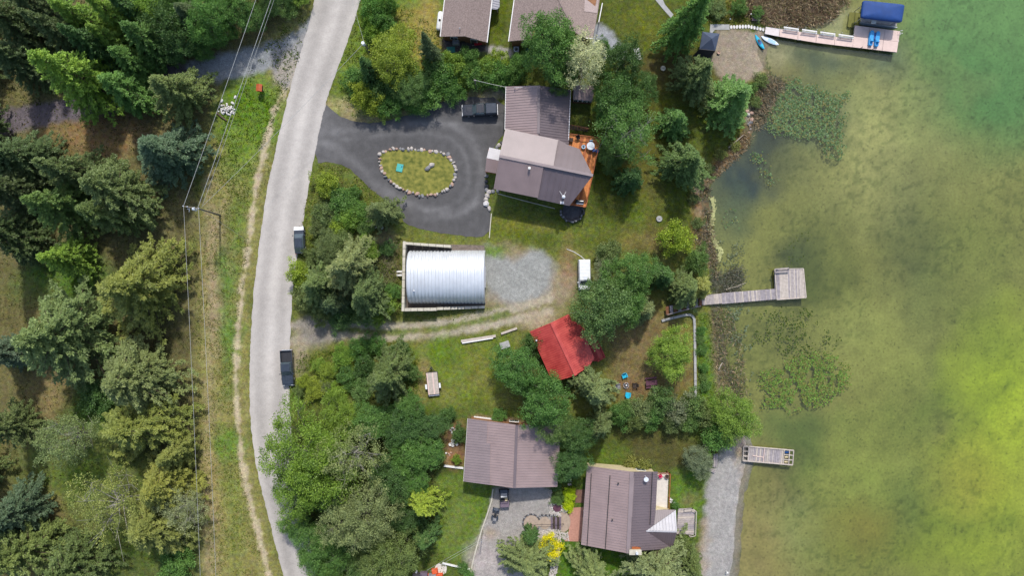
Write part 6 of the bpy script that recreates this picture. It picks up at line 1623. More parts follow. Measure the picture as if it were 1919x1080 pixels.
def hullboat(name, label, cat, p0, p1, wid, ht, m, z, cockpit=None, pad=None):
    a, b = at(*p0, z), at(*p1, z); L_ = (b - a).length; ang = math.atan2((b - a).y, (b - a).x)
    t = thing(name, label, cat, ((a.x + b.x) / 2, (a.y + b.y) / 2, z), ang)
    mb = MB(); rings = []
    for s in (-1, -.95, -.8, -.5, 0, .5, .8, .95, 1):
        wv = wid * (max(0, 1 - abs(s) ** 2.2)) ** .75 + .02; rz_ = ht * .25 * abs(s) ** 2
        rings.append([(s * L_ / 2, wv * math.cos(th), rz_ + ht * (.5 + .5 * math.sin(th))) for th in [2 * math.pi * k / 12 for k in range(12)]])
    mb.loft(rings); mb.build('hull', m, t, smooth=True)
    if cockpit:
        mb = MB(); mb.lathe([(.01, ht * .98), (wid * .62, ht * 1.0), (wid * .7, ht * 1.08), (wid * .6, ht * 1.05)], (0, 0, 0), 14); o = mb.build('cockpit_rim', cockpit, t); o.scale = (1.8, 1, 1)
        mb = MB(); mb.box((-.25, 0, ht * .98), (.45, wid * .9, .12)); mb.build('seat', 'dark_metal', t)
    if pad: mb = MB(); mb.box((L_ * .1, 0, ht * 1.0), (L_ * .42, wid * 1.2, .02)); mb.build('deck_pad', pad, t)
    return t
hullboat('kayak', 'turquoise kayak lying on the sand', 'kayak', (1414, 66), (1431, 93), .36, .32, 'turquoise', gz(*at(1422, 79)[:2]) + .02, 'barrel_blue')
hullboat('paddleboard', 'white paddleboard half on the sand beside the beige dock', 'paddleboard', (1426, 68), (1459, 84), .42, .14, 'board_white', WATER + .07, None, 'board_pad')
sp = thing('stone_path', 'curved row of pale round stepping stones between walk and dock', 'path', on(1400, 51))
for k in range(12):
    x = 1370 + k * 5.45; y = 50.6 - math.sin(k / 11 * 2.2) * 1.2 + max(0, k - 6) * 1.1
    p = on(x, y); mb = MB(); n = 9; r = .24
    ring = [(p.x + r * .85 * random.uniform(.88, 1.1) * math.cos(6.283 * j / n), p.y + r * 1.35 * random.uniform(.9, 1.1) * math.sin(6.283 * j / n)) for j in range(n)]
    mb.prism(ring, p.z - .1, p.z + .1); mb.build('stone', 'stone_white', sp, world=True)
lb = thing('lounge_bench', 'dark grey slatted bench above the stepping stones', 'bench', on(1415.5, 36), R(-4))
for k in range(4): mb = MB(); mb.box((0, .3 - k * .2, .42), (1.35, .17, .05)); mb.build('slat', 'slate_purple', lb)
mb = MB(); mb.box((0, .48, .75), (1.35, .08, .5)); mb.build('backrest', 'dark_metal', lb)
for s in (-1, 1): mb = MB(); mb.box((s * .62, 0, .2), (.08, .75, .42)); mb.build('leg', 'dark_metal', lb)
fp = thing('fire_bowl', 'small pale round fire bowl beside the canopy tent', 'fire bowl', on(1346, 99)); mb = MB(); mb.lathe([(.18, 0), (.26, .22), (.27, .3), (.22, .3), (.16, .2), (.02, .18)], (0, 0, 0), 14); mb.build('bowl', 'stone_pink', fp)
for x, y, r, z, lb_, m_ in ((1235, 410.5, .5, .22, 'round pale concrete well lid on the wide lawn', 'concrete_grey'), (1242.5, 128, .42, .12, 'round white concrete lid near the drooping spruce', 'concrete')):
    t = thing('well_lid', lb_, 'lid', on(x, y)); mb = MB(); mb.lathe([(r, -.1), (r, z), (r * .94, z + .05), (.02, z + .06)], (0, 0, 0), 22); o = mb.build('lid', m_, t)
    mb = MB(); mb.tube([(-.12, 0, z + .05), (-.08, 0, z + .14), (.08, 0, z + .14), (.12, 0, z + .05)], .025, 6); mb.build('handle', 'dark_metal', t)
tb = thing('folding_table', 'pale folding table on the lawn by the gravel crescent', 'table', on(1193, 103), R(12)); mb = MB(); mb.box((0, 0, .72), (1.0, 2.1, .06)); mb.build('table_top', 'white_trim', tb, bevel=.02)
for sx in (-1, 1):
    for sy in (-1, 1): mb = MB(); mb.tube([(sx * .38, sy * .8, 0), (sx * .38, sy * .8, .7)], .03, 6); mb.build('leg', 'steel', tb)
# garden lamps
for x, y in ((1367, 37), (1406, 28)):
    t = thing('garden_lamp', 'small white solar lamp in the rough grass behind the walk', 'lamp', on(x, y), 0, 'solar lamps behind the walk'); mb = MB(); mb.tube([(0, 0, -.05), (0, 0, .45)], .02, 6); mb.build('stake', 'steel', t); mb = MB(); mb.lathe([(.1, .42), (.13, .5), (.03, .6)], (0, 0, 0), 10); mb.build('lamp_head', 'lamp_glass', t)

# ------------------------------------------------------------------ dry lawn: chairs, fire pit, picnic table
def lawn_chair(label, px, py, rz, m, group=None, name='lawn_chair'):
    t = thing(name, label, 'chair', on(px, py), rz, group)
    mb = MB(); mb.box((0, -.05, .38), (.62, .6, .07), 0, .96); mb.build('seat', m, t, bevel=.02)
    mb = MB(); mb.add([(-.33, .22, .36), (.33, .22, .36), (.28, .5, .98), (-.28, .5, .98), (-.33, .29, .36), (.33, .29, .36), (.28, .57, .98), (-.28, .57, .98)], [(0, 1, 2, 3), (7, 6, 5, 4), (0, 4, 5, 1), (1, 5, 6, 2), (2, 6, 7, 3), (3, 7, 4, 0)]); mb.build('backrest', m, t, bevel=.02)
    for s in (-1, 1):
        mb = MB(); mb.box((s * .38, 0, .58), (.14, .72, .05)); mb.build('armrest', m, t, bevel=.02)
        for y in (-.3, .3): mb = MB(); mb.box((s * .36, y, .28), (.07, .09, .56)); mb.build('leg', m, t)
    return t
lawn_chair('bright turquoise lawn chair above the fire pit', 1170, 704.5, R(20), 'turquoise')
lawn_chair('bright turquoise lawn chair between the fire pit and the hedge', 1176, 739.5, R(170), 'turquoise')
lawn_chair('grey lawn chair between the fire pit and the grey-green fir', 1158, 724, R(95), 'stone_grey')
lawn_chair('dark brown lawn chair between the fire pit and the picnic table', 1189, 722.5, R(-85), 'wood_dark')
fp = thing('fire_pit', 'round stone fire pit ringed by the turquoise chairs', 'fire pit', on(1173, 723))
for k in range(11):
    a = 6.283 * k / 11; mb = MB(); mb.box((.42 * math.cos(a), .42 * math.sin(a), .14), (.22, .2, .3), a, .9); mb.build('stone', 'stone_grey' if k % 3 else 'stone_pink', fp, bevel=.03)
mb = MB(); mb.lathe([(.34, 0), (.34, .1), (.02, .12)], (0, 0, 0), 12); mb.build('ash_bed', 'rubber', fp); mb = MB(); mb.lathe([(.12, .1), (.14, .26), (.02, .3)], (.03, .03, 0), 10); mb.build('kettle', 'porcelain', fp)
pt = thing('picnic_table', 'plum-brown wooden picnic table on the dry lawn', 'picnic table', on(1219.5, 717), R(6))
for k in range(5): mb = MB(); mb.box((0, -.34 + k * .17, .74), (1.9, .155, .05)); mb.build('top_board', 'plum', pt)
for s in (-1, 1): mb = MB(); mb.box((0, s * .75, .45), (1.9, .28, .05)); mb.build('bench_board', 'plum', pt)
for s in (-1, 1):
    mb = MB(); mb.bar((s * .7, -.8, 0), (s * .7, -.25, .72), .06, .1); mb.bar((s * .7, .8, 0), (s * .7, .25, .72), .06, .1); mb.bar((s * .7, -.85, .4), (s * .7, .85, .4), .06, .1); mb.build('leg_frame', 'plum', pt)
ty = thing('barbecue', 'small dark round kettle grill beside the picnic table', 'grill', on(1223.5, 732)); mb = MB(); mb.lathe([(.06, .5), (.3, .62), (.32, .75), (.28, .92), (.03, 1.0)], (0, 0, 0), 14); mb.build('bowl', 'dark_metal', ty, smooth=True)
for k in range(3): a = 6.283 * k / 3; mb = MB(); mb.tube([(.32 * math.cos(a), .32 * math.sin(a), 0), (.15 * math.cos(a), .15 * math.sin(a), .6)], .02, 6); mb.build('leg', 'steel', ty)

# ------------------------------------------------------------------ deck furniture of the orange-decked house
ZD = 2.63
t = thing('patio_table', 'round glass patio table on the orange deck', 'table', at(1106, 275, ZD)); mb = MB(); mb.lathe([(.62, .7), (.64, .72), (.64, .75), (.02, .76)], (0, 0, 0), 20); mb.build('table_top', 'porcelain', t); mb = MB(); mb.lathe([(.3, 0), (.06, .06), (.05, .7)], (0, 0, 0), 12); mb.build('pedestal', 'steel', t)
def simple_chair(label, px, py, z, rz, m, group=None, s=1.0):
    t = thing('patio_chair', label, 'chair', at(px, py, z), rz, group); t.scale = (s, s, s)
    mb = MB(); mb.box((0, 0, .43), (.52, .5, .06)); mb.build('seat', m, t, bevel=.02); mb = MB(); mb.box((0, .27, .72), (.5, .06, .55)); mb.build('backrest', m, t, bevel=.02)
    for x in (-.22, .22):
        for y in (-.2, .22): mb = MB(); mb.box((x, y, .2), (.04, .04, .42)); mb.build('leg', 'dark_metal', t)
    return t
simple_chair('blue patio chair beside the round glass table on the orange deck', 1112, 282, ZD, R(200), 'barrel_blue', 'blue chairs at the glass table'); simple_chair('blue patio chair beside the round glass table on the orange deck', 1118, 284, ZD, R(250), 'barrel_blue', 'blue chairs at the glass table')
simple_chair('pale blue patio chair tucked behind the round glass table', 1107, 268, ZD, R(5), 'board_pad')
simple_chair('dark lounge chair against the house wall on the orange deck', 1070, 263, ZD, R(80), 'wood_dark', None, 1.2); simple_chair('dark wicker chair at the stair end of the orange deck', 1083, 259, ZD, R(20), 'wood_dark', None, 1.15)
t = thing('planter_pot', 'pale blue round pot on the orange deck', 'pot', at(1093, 276, ZD)); mb = MB(); mb.lathe([(.22, 0), (.3, .4), (.33, .45), (.28, .45), (.26, .38)], (0, 0, 0), 14); mb.build('pot', 'board_pad', t); mb = MB(); mb.lathe([(.26, .37), (.02, .4)], (0, 0, 0), 12); mb.build('soil', 'wood_dark', t)
t = thing('barbecue', 'black gas barbecue at the end of the orange deck', 'barbecue', at(1086, 379, ZD), R(-5)); mb = MB(); mb.box((0, 0, .45), (1.3, .55, .9)); mb.build('cabinet', 'dark_metal', t, bevel=.02); mb = MB(); mb.tube([(-.5, 0, .95), (.5, 0, .95)], .27, 12); mb.build('lid', 'black_paint', t); mb = MB(); mb.box((0, -.35, .85), (1.1, .18, .04)); mb.build('shelf', 'steel', t)
# stone patio wall below the deck
sr = thing('stone_terrace', 'dark dry-stone half ring terrace under the orange deck corner', 'terrace', on(1072, 396))
for k in range(26):
    a = R(175 + k * 8.2); rr = 1.75 + random.uniform(-.12, .12); p = (rr * 1.05 * math.cos(a), rr * math.sin(a))
    mb = MB(); mb.box((p[0], p[1], .3), (random.uniform(.28, .4), random.uniform(.25, .36), random.uniform(.5, .75)), a + random.uniform(-.3, .3), .82); mb.build('stone', random.choice(['stone_dark', 'stone_dark', 'stone_grey']), sr, bevel=.04)
mb = MB(); mb.lathe([(1.62, -.05), (1.62, .1), (.02, .12)], (0, 0, 0), 24); mb.build('floor', 'stone_dark', sr)

# ------------------------------------------------------------------ stones: island, entry wall, rock pile
def stone_mesh(seed):
    rs_ = random.Random(seed); mb = MB(); rings = []
    for z, r in ((-.12, .42), (.05, .5), (.25, .44), (.36, .22)):
        rings.append([(r * rs_.uniform(.8, 1.15) * math.cos(6.283 * k / 7), r * rs_.uniform(.8, 1.15) * math.sin(6.283 * k / 7), z + rs_.uniform(-.04, .04)) for k in range(7)])
    mb.loft(rings); me = bpy.data.meshes.new('stone'); me.from_pydata(mb.v, [], mb.f); me.update(); return me
SM = {}
for mn in ('stone_light', 'stone_pink', 'stone_grey', 'stone_white', 'stone_dark'):
    for s in range(4):
        me = stone_mesh(s * 7 + len(mn)); me.materials.append(M(mn)); SM.setdefault(mn, []).append(me)
def stone(parent, x, y, z, sx, sy, sz, rz, mn, name='stone'):
    o = bpy.data.objects.new(name, random.choice(SM[mn])); COL.objects.link(o); o.parent = parent
    l = parent.location if parent else Vector()
    o.location = (x - l.x, y - l.y, z - l.z); o.scale = (sx, sy, sz); o.rotation_euler = (0, 0, rz); return o
isl = smooth_pts(ISL, 2)
isw = W2(isl); C0 = at(783, 324)
mb = MB(); mb.prism([(C0.x + (x - C0.x) * .985, C0.y + (y - C0.y) * .985) for x, y in isw], -.1, .16)
mat('island_lawn', C(106, 116, 44), .95, .3, 1.6, col2=C(134, 130, 60), bump=.6, bscale=14, detail=8)
tag(mb.build('island_lawn', 'island_lawn'), kind='structure')
bd = thing('stone_border', 'ring of pale and pink boulders edging the lawn island in the drive', 'stone border', (C0.x, C0.y, 0))
P = np.array(isw + isw[:1]); s_ = np.r_[0, np.cumsum(np.hypot(*np.diff(P, axis=0).T))]
n = 56
for k in range(n):
    u_ = (k + random.uniform(-.15, .15)) / n * s_[-1]; x = np.interp(u_ % s_[-1], s_, P[:, 0]); y = np.interp(u_ % s_[-1], s_, P[:, 1])
    x2 = np.interp((u_ + .3) % s_[-1], s_, P[:, 0]); y2 = np.interp((u_ + .3) % s_[-1], s_, P[:, 1])
    w_ = s_[-1] / n
    x += random.gauss(0, .1); y += random.gauss(0, .1)
    stone(bd, float(x), float(y), random.uniform(-.08, .04), w_ * random.choice([.7, .95, 1.1, 1.3, 1.6]), random.uniform(.42, .9), random.uniform(.7, 1.7), math.atan2(y2 - y, x2 - x) + random.gauss(0, .25), random.choice(['stone_light', 'stone_light', 'stone_pink', 'stone_grey', 'stone_light']))
for x, y, s, mn, lb_ in ((802, 316, 1.0, 'stone_grey', 'grey boulder on the lawn island, the darker of the two'), (809, 310, 1.05, 'stone_light', 'pale boulder on the lawn island, the lighter of the two')):
    t = thing('boulder', lb_, 'boulder', (at(x, y).x, at(x, y).y, .16)); stone(t, t.location.x, t.location.y, .16, s * 1.1, s * .8, 1.3, .5, mn, 'rock')
t = thing('hatch_lid', 'turquoise rectangular hatch lid set in the lawn island', 'lid', (at(749.5, 315).x, at(749.5, 315).y, .16), R(-12)); mb = MB(); mb.box((0, 0, .06), (1.05, 1.3, .14)); mb.build('lid', 'teal_lid', t, bevel=.04); mb = MB(); mb.box((.3, .25, .15), (.18, .18, .06)); mb.build('knob', 'barrel_blue', t)
t = thing('stone_edging', 'loose boulders stepping down beside the entry porch of the brown-roofed house', 'stone border', (at(915, 350).x, at(915, 350).y, 0))
for x, y, s, mn in ((912, 330, .8, 'stone_grey'), (911, 340, .7, 'stone_dark'), (912, 349, .8, 'stone_dark'), (912, 356, .75, 'stone_grey'), (916, 360, .9, 'stone_light'), (924, 359, .7, 'stone_grey'), (913, 367, 1.0, 'stone_light'), (911, 374, .9, 'stone_light'), (911, 382, 1.1, 'stone_white'), (917, 391, 1.0, 'stone_light'), (933, 358, .6, 'stone_grey'), (935, 272, .8, 'stone_light'), (931, 276, .7, 'stone_grey'), (940, 268, .7, 'stone_dark')):
    p = at(x, y); stone(t, p.x, p.y, 0, s, s * random.uniform(.7, 1), s * 1.2, random.uniform(0, 3), mn)
t = thing('rock_pile', 'heap of bright white rocks under the overhead wires', 'rock pile', (at(425, 207).x, at(425, 207).y, 0))
rr = random.Random(4)
for k in range(64):
    a = rr.uniform(0, 6.283); d_ = rr.random() ** .6; s = rr.uniform(.16, .44)
    stone(t, t.location.x + 1.45 * d_ * math.cos(a), t.location.y + 1.05 * d_ * math.sin(a) + .1, .5 * (1 - d_), s, s * rr.uniform(.7, 1), s, a * 3, 'stone_white' if k % 5 else 'stone_light')
for x, y in ((416, 189), (441, 182), (436, 193)): p = at(x, y); stone(t, p.x, p.y, 0, .7, .5, .6, x, 'stone_white')
lg = thing('log', 'fallen brown log beside the white rock pile', 'log', on(415, 219)); mb = MB(); mb.tube([at(406, 211, .15), at(415, 219, .2), at(425, 226, .15)], [.16, .15, .11], 8); mb.build('stem', 'bark_brown', lg, world=True)
lg = thing('log', 'grey driftwood log with twigs beside the weathered dock', 'log', on(1380, 540)); mb = MB(); mb.tube([at(1360, 543, -.5), at(1378, 538, -.45), at(1398, 530, -.5)], [.12, .1, .04], 7); mb.tube([at(1375, 539, -.45), at(1392, 537, -.4)], [.06, .02], 5); mb.tube([at(1366, 542, -.45), at(1380, 526, -.3)], [.05, .02], 5); mb.build('stem', 'driftwood', lg, world=True)
lg = thing('log', 'short pale driftwood stick in the reeds below the weathered dock', 'log', on(1350, 686)); mb = MB(); mb.tube([at(1347, 693, -.1), at(1350, 686, .05), at(1354, 680, -.05)], [.09, .1, .05], 7); mb.build('stem', 'driftwood', lg, world=True)
lg = thing('log', 'long driftwood pole along the bank of the dark bay', 'log', on(1380, 265)); mb = MB(); mb.tube([at(1366, 276, -.1), at(1380, 264, 0), at(1394, 252, -.1)], [.1, .09, .05], 7); mb.build('stem', 'driftwood', lg, world=True)
rs_ = random.Random(8)
t = thing('bank_stones', 'scatter of grey boulders on the bank beside the beach larch', 'boulders', on(1408, 228))
for k in range(10): p = on(1408 + rs_.uniform(-9, 9), 224 + rs_.uniform(-22, 26)); s = rs_.uniform(.4, .9); stone(t, p.x, p.y, p.z, s, s * .8, s, k, rs_.choice(['stone_light', 'stone_grey', 'stone_pink']))
# ------------------------------------------------------------------ vehicles
def wheels(t, xs_, y, r, w=.24):
    for x in xs_:
        for s in (-1, 1):
            mb = MB(); mb.tube([(x, s * (y - w / 2), r), (x, s * (y + w / 2), r)], r, 16); wh = mb.build('wheel', 'rubber', t)
            mb = MB(); mb.tube([(x, s * (y - .02), r), (x, s * (y + w / 2 + .015), r)], r * .6, 12); mb.build('rim', 'steel', wh)
def station_loft(st, n_round=True):
    mb = MB(); rings = []
    for x, zb, zt, wb, wt in st:
        rings.append([(x, -wb, zb), (x, wb, zb), (x, wb * 1.0, zb * .35 + zt * .65), (x, wt, zt - .03), (x, wt * .93, zt), (x, -wt * .93, zt), (x, -wt, zt - .03), (x, -wb * 1.0, zb * .35 + zt * .65)])
    return mb.loft(rings)
def pickup(label, px, py, rz, paint, topper=False, cat='pickup truck', name='pickup_truck', z=.03, bedcover=None):
    t = thing(name, label, cat, (at(px, py, .9).x, at(px, py, .9).y, z), rz)
    station_loft([(2.88, .5, .8, .8, .75), (2.82, .42, 1.0, .94, .86), (2.5, .4, 1.06, .98, .9), (1.15, .4, 1.16, .99, .93), (.95, .4, 1.16, .99, .95), (-.9, .4, 1.16, .99, .95), (-1.0, .4, .78, .99, .97), (-2.8, .42, .78, .99, .97), (-2.88, .5, .76, .96, .94)]).build('body', paint, t, smooth=False, bevel=.04)
    for s in (-1, 1): mb = MB(); mb.box((-1.92, s * .93, .97), (1.84, .1, .42)); mb.build('bed_side', paint, t, bevel=.02)
    mb = MB(); mb.box((-2.85, 0, .97), (.08, 1.9, .42)); mb.build('tailgate', paint, t)
    mb = MB(); mb.box((-1.92, 0, .8), (1.8, 1.72, .04)); mb.build('bed_floor', 'dark_metal' if not bedcover else bedcover, t)
    # cabin: glass house with painted roof and pillars
    station_loft([(1.2, 1.14, 1.2, .86, .84), (.55, 1.14, 1.72, .88, .7), (-.75, 1.14, 1.74, .88, .72), (-.98, 1.14, 1.3, .88, .8)]).build('windows', 'glass', t)
    mb = MB(); mb.box((-.12, 0, 1.755), (1.32, 1.42, .05), 0, .94); mb.build('roof', paint, t, bevel=.02)
    for s in (-1, 1):
        mb = MB(); mb.bar((1.15, s * .84, 1.16), (.5, s * .7, 1.74), .08, .07); mb.bar((.0, s * .885, 1.16), (-.05, s * .72, 1.74), .1, .06); mb.bar((-.95, s * .87, 1.16), (-.74, s * .73, 1.74), .12, .08); mb.build('pillar', paint, t)
        mb = MB(); mb.box((.95, s * 1.1, 1.22), (.12, .24, .18)); mb.build('mirror', paint, t)
        mb = MB(); mb.box((2.83, s * .68, .88), (.1, .36, .18)); mb.build('headlight', 'lamp_glass', t)
        mb = MB(); mb.box((-2.87, s * .9, .95), (.06, .14, .32)); mb.build('tail_light', 'tail_lamp', t)
    mb = MB(); mb.box((2.9, 0, .52), (.14, 1.9, .2)); mb.build('front_bumper', 'steel', t, bevel=.03); mb = MB(); mb.box((-2.93, 0, .55), (.14, 1.8, .18)); mb.build('rear_bumper', 'steel', t, bevel=.03)
    mb = MB(); mb.box((1.7, 0, 1.135), (.9, .7, .05), 0, .9); mb.build('hood_scoop', paint, t, bevel=.02)
    if topper:
        station_loft([(-.98, 1.17, 1.66, .94, .78), (-1.1, 1.17, 1.74, .95, .8), (-2.7, 1.17, 1.74, .95, .8), (-2.86, 1.17, 1.6, .95, .8)]).build('canopy', 'blue_black_paint', t, bevel=.03)
        for s in (-1, 1): mb = MB(); mb.box((-1.9, s * .885, 1.42), (1.3, .05, .28)); mb.build('canopy_window', 'glass', t)
        for x in (-.55, .35):
            mb = MB(); mb.bar((x, -.75, 1.86), (x, .75, 1.86), .06, .05); mb.build('roof_bar', 'dark_metal', t)
    wheels(t, (1.85, -1.85), .86, .39)
    return t
pickup('black pickup truck with canopy parked on the asphalt drive', 899, 205.5, R(182), 'black_paint', True)
pickup('dark pickup truck with open bed parked at the road edge near the gravel lane', 538, 690, R(-87), 'blue_black_paint', False)
# dark car half under the roadside trees
t = thing('parked_car', 'dark car with pale hood parked at the road edge by the thicket', 'car', (at(561, 450, .8).x, at(561, 450, .8).y, .03), R(93))
station_loft([(2.25, .45, .7, .7, .62), (2.15, .35, .82, .84, .74), (.9, .35, .95, .88, .8), (-1.6, .35, 1.0, .88, .82), (-2.2, .38, .95, .82, .76), (-2.28, .5, .8, .74, .7)]).build('body', 'blue_black_paint', t, bevel=.04)
station_loft([(1.0, .94, .98, .76, .74), (.3, .94, 1.44, .78, .6), (-1.3, .94, 1.46, .78, .6), (-2.0, .94, 1.0, .74, .7)]).build('windows', 'glass', t)
mb = MB(); mb.box((-.5, 0, 1.46), (1.6, 1.2, .05), 0, .93); mb.build('roof', 'blue_black_paint', t, bevel=.02)
station_loft([(2.2, .74, .8, .76, .7), (2.0, .8, .9, .8, .74), (1.6, .86, .95, .82, .76)]).build('hood', 'white_paint', t)
for s in (-1, 1):
    mb = MB(); mb.box((2.2, s * .6, .68), (.1, .3, .14)); mb.build('headlight', 'lamp_glass', t); mb = MB(); mb.box((-2.24, s * .65, .8), (.08, .26, .14)); mb.build('tail_light', 'tail_lamp', t); mb = MB(); mb.box((.75, s * .98, 1.0), (.12, .22, .14)); mb.build('mirror', 'blue_black_paint', t)
wheels(t, (1.4, -1.35), .78, .33, .2)
# white van
t = thing('van', 'old white van parked under the trees at the end of the gravel pad', 'van', (at(1095.5, 515, 1.4).x, at(1095.5, 515, 1.4).y, 0), R(-89))
station_loft([(2.45, .5, .85, .85, .8), (2.38, .4, 1.1, .95, .88), (1.75, .4, 1.25, .98, .92), (1.55, .4, 1.3, .98, .94), (-2.4, .4, 1.35, .98, .95), (-2.48, .45, 1.3, .95, .93)]).build('body', 'white_paint', t, bevel=.04)
station_loft([(1.6, 1.28, 1.34, .92, .9), (.95, 1.28, 2.0, .94, .82), (.8, 1.28, 2.08, .95, .84), (-2.3, 1.3, 2.1, .95, .86), (-2.46, 1.3, 1.95, .94, .86)]).build('roof_shell', 'white_paint', t, bevel=.05)
mb = MB(); mb.add([(1.6, -.78, 1.36), (1.6, .78, 1.36), (1.02, .7, 1.96), (1.02, -.7, 1.96), (1.63, -.78, 1.38), (1.63, .78, 1.38), (1.05, .7, 1.98), (1.05, -.7, 1.98)], [(4, 5, 6, 7), (3, 2, 1, 0), (0, 1, 5, 4), (1, 2, 6, 5), (2, 3, 7, 6), (3, 0, 4, 7)]); mb.build('windscreen', 'glass', t)
for k in range(5): mb = MB(); mb.box((-1.9 + k * .55, 0, 2.105), (.06, 1.4, .03)); mb.build('roof_rib', 'white_paint', t)
mb = MB(); mb.box((.55, .1, 2.11), (.6, .6, .07)); mb.build('roof_hatch', 'porcelain', t, bevel=.02)
for s in (-1, 1):
    mb = MB(); mb.box((.2, s * .955, 1.65), (.9, .06, .45)); mb.build('side_window', 'glass', t); mb = MB(); mb.box((1.25, s * 1.1, 1.4), (.12, .24, .22)); mb.build('mirror', 'white_paint', t); mb = MB(); mb.box((2.42, s * .7, .85), (.08, .28, .18)); mb.build('headlight', 'lamp_glass', t)
mb = MB(); mb.box((2.48, 0, .5), (.14, 1.9, .18)); mb.build('front_bumper', 'steel', t)
wheels(t, (1.6, -1.5), .85, .36)
# rope on the ground from the van
t = thing('hose', 'white hose curving over the grass to the white van', 'hose', on(1075, 478)); mb = MB(); mb.tube([on(1062, 467) + Vector((0, 0, .05)), on(1075, 472) + Vector((0, 0, .05)), on(1088, 480) + Vector((0, 0, .05)), on(1096, 487) + Vector((0, 0, .06))], .05, 6); mb.build('hose_line', 'white_trim', t, world=True)
# utility vehicle
t = thing('utility_vehicle', 'dark side-by-side utility vehicle with dump bed on the gravel yard', 'utility vehicle', (at(945, 934, .7).x, at(945, 934, .7).y, .0), R(94))
station_loft([(1.45, .45, .75, .5, .45), (1.35, .38, .85, .68, .6), (.6, .38, .9, .7, .66), (.5, .38, .55, .72, .7), (-.35, .38, .55, .72, .7), (-.4, .38, .9, .72, .7), (-1.4, .42, .95, .72, .7)]).build('body', 'blue_black_paint', t, bevel=.03)
mb = MB(); mb.box((-.9, 0, 1.0), (1.1, 1.5, .3), 0, .97); mb.build('cargo_bed', 'barrel_dark' if 'barrel_dark' in MATS else 'slate_purple', t, bevel=.03)
mb = MB()
for s in (-1, 1): mb.tube([(.75, s * .62, .85), (.35, s * .58, 1.75), (-.35, s * .58, 1.75), (-.45, s * .62, .9)], .035, 6)
mb.bar((.35, -.58, 1.75), (.35, .58, 1.75), .06, .06); mb.bar((-.35, -.58, 1.75), (-.35, .58, 1.75), .06, .06); mb.build('roll_cage', 'dark_metal', t)
mb = MB(); mb.add([(.8, -.55, .9), (.8, .55, .9), (.4, .52, 1.72), (.4, -.52, 1.72)], [(0, 1, 2, 3)]); mb.build('windscreen', 'porcelain', t)
for s in (-.34, .34): mb = MB(); mb.box((-.1, s, .72), (.5, .5, .3)); mb.box((-.32, s, 1.05), (.12, .48, .5)); mb.build('seat', 'cream_wall' if s < 0 else 'dark_metal', t, bevel=.03)
wheels(t, (1.0, -.95), .68, .33, .26)
# quad bike
t = thing('quad_bike', 'dark quad bike on the gravel yard beside the lawn edging', 'quad bike', (at(928.5, 963, .5).x, at(928.5, 963, .5).y, 0), R(80))
station_loft([(.95, .45, .62, .2, .18), (.8, .4, .85, .3, .26), (.2, .4, .92, .2, .16), (-.2, .42, .85, .2, .17), (-.7, .45, .88, .28, .24), (-.95, .5, .75, .24, .2)]).build('body', 'blue_black_paint', t, bevel=.02)
for x in (.62, -.66):
    for s in (-1, 1): mb = MB(); mb.box((x, s * .42, .68), (.62, .34, .06), 0, .85); mb.build('fender', 'blue_black_paint', t, bevel=.02)
mb = MB(); mb.box((-.25, 0, .93), (.75, .3, .12), 0, .85); mb.build('seat', 'rubber', t, bevel=.03)
mb = MB(); mb.tube([(.3, -.42, 1.08), (.42, -.15, 1.05), (.42, .15, 1.05), (.3, .42, 1.08)], .03, 6); mb.build('handlebar', 'dark_metal', t)
for x in (.85, -.85): mb = MB(); [mb.bar((x + o_, -.36, .88), (x + o_, .36, .88), .03, .03) for o_ in (-.2, -.07, .07, .2)]; mb.build('rack', 'steel', t)
mb = MB(); mb.box((-.9, 0, .98), (.42, .55, .22)); mb.build('cargo_box', 'stone_grey', t, bevel=.03)
wheels(t, (.62, -.66), .46, .28, .22)
# flatbed trailer
t = thing('utility_trailer', 'flatbed trailer with plank deck and white fenders on the lawn', 'trailer', (at(811, 719, .6).x, at(811, 719, .6).y, 0), R(96))
for k in range(8): mb = MB(); mb.box((-.0, -.79 + k * .226, .62), (3.65, .212, .05)); mb.build('plank', random.choice(['wood_pale', 'wood_pale', 'composite']), t)
mb = MB()
for s in (-1, 1): mb.box((0, s * .94, .6), (3.75, .06, .16))
mb.box((1.86, 0, .6), (.08, 1.9, .16)); mb.box((-1.86, 0, .6), (.08, 1.9, .16)); mb.bar((1.85, .55, .5), (2.75, 0, .5), .08, .1); mb.bar((1.85, -.55, .5), (2.75, 0, .5), .08, .1); mb.build('frame', 'dark_metal', t)
mb = MB(); mb.box((2.55, 0, .62), (.18, .16, .35)); mb.tube([(2.4, .1, .1), (2.4, .1, .95)], .05, 8); mb.build('hitch_jack', 'dark_metal', t)
mb = MB(); mb.box((-1.98, 0, .55), (.22, 1.75, .05)); mb.build('ramp', 'steel', t)
for s in (-1, 1):
    mb = MB(); mb.prism([(-.85, s * .98), (-.05, s * .98), (-.05, s * 1.28), (-.85, s * 1.28)], .68, .74); mb.build('fender', 'white_paint', t)
wheels(t, (-.45,), 1.12, .34, .22)
# propane tank
t = thing('propane_tank', 'white horizontal propane tank beside the shingled garage', 'tank', (at(824.5, 39, .8).x, at(824.5, 39, .8).y, 0), R(83))
mb = MB(); mb.tube([(-1.6, 0, .75), (-1.5, 0, .75), (-1.25, 0, .75), (1.25, 0, .75), (1.5, 0, .75), (1.6, 0, .75)], [.12, .38, .5, .5, .38, .12], 16); mb.build('vessel', 'white_paint', t, smooth=True)
mb = MB(); mb.lathe([(.17, 1.2), (.18, 1.36), (.02, 1.42)], (0, 0, 0), 12); mb.build('valve_dome', 'dark_metal', t)
for x in (-.9, .9): mb = MB(); mb.box((x, 0, .18), (.2, .8, .4)); mb.build('saddle', 'concrete_grey', t)
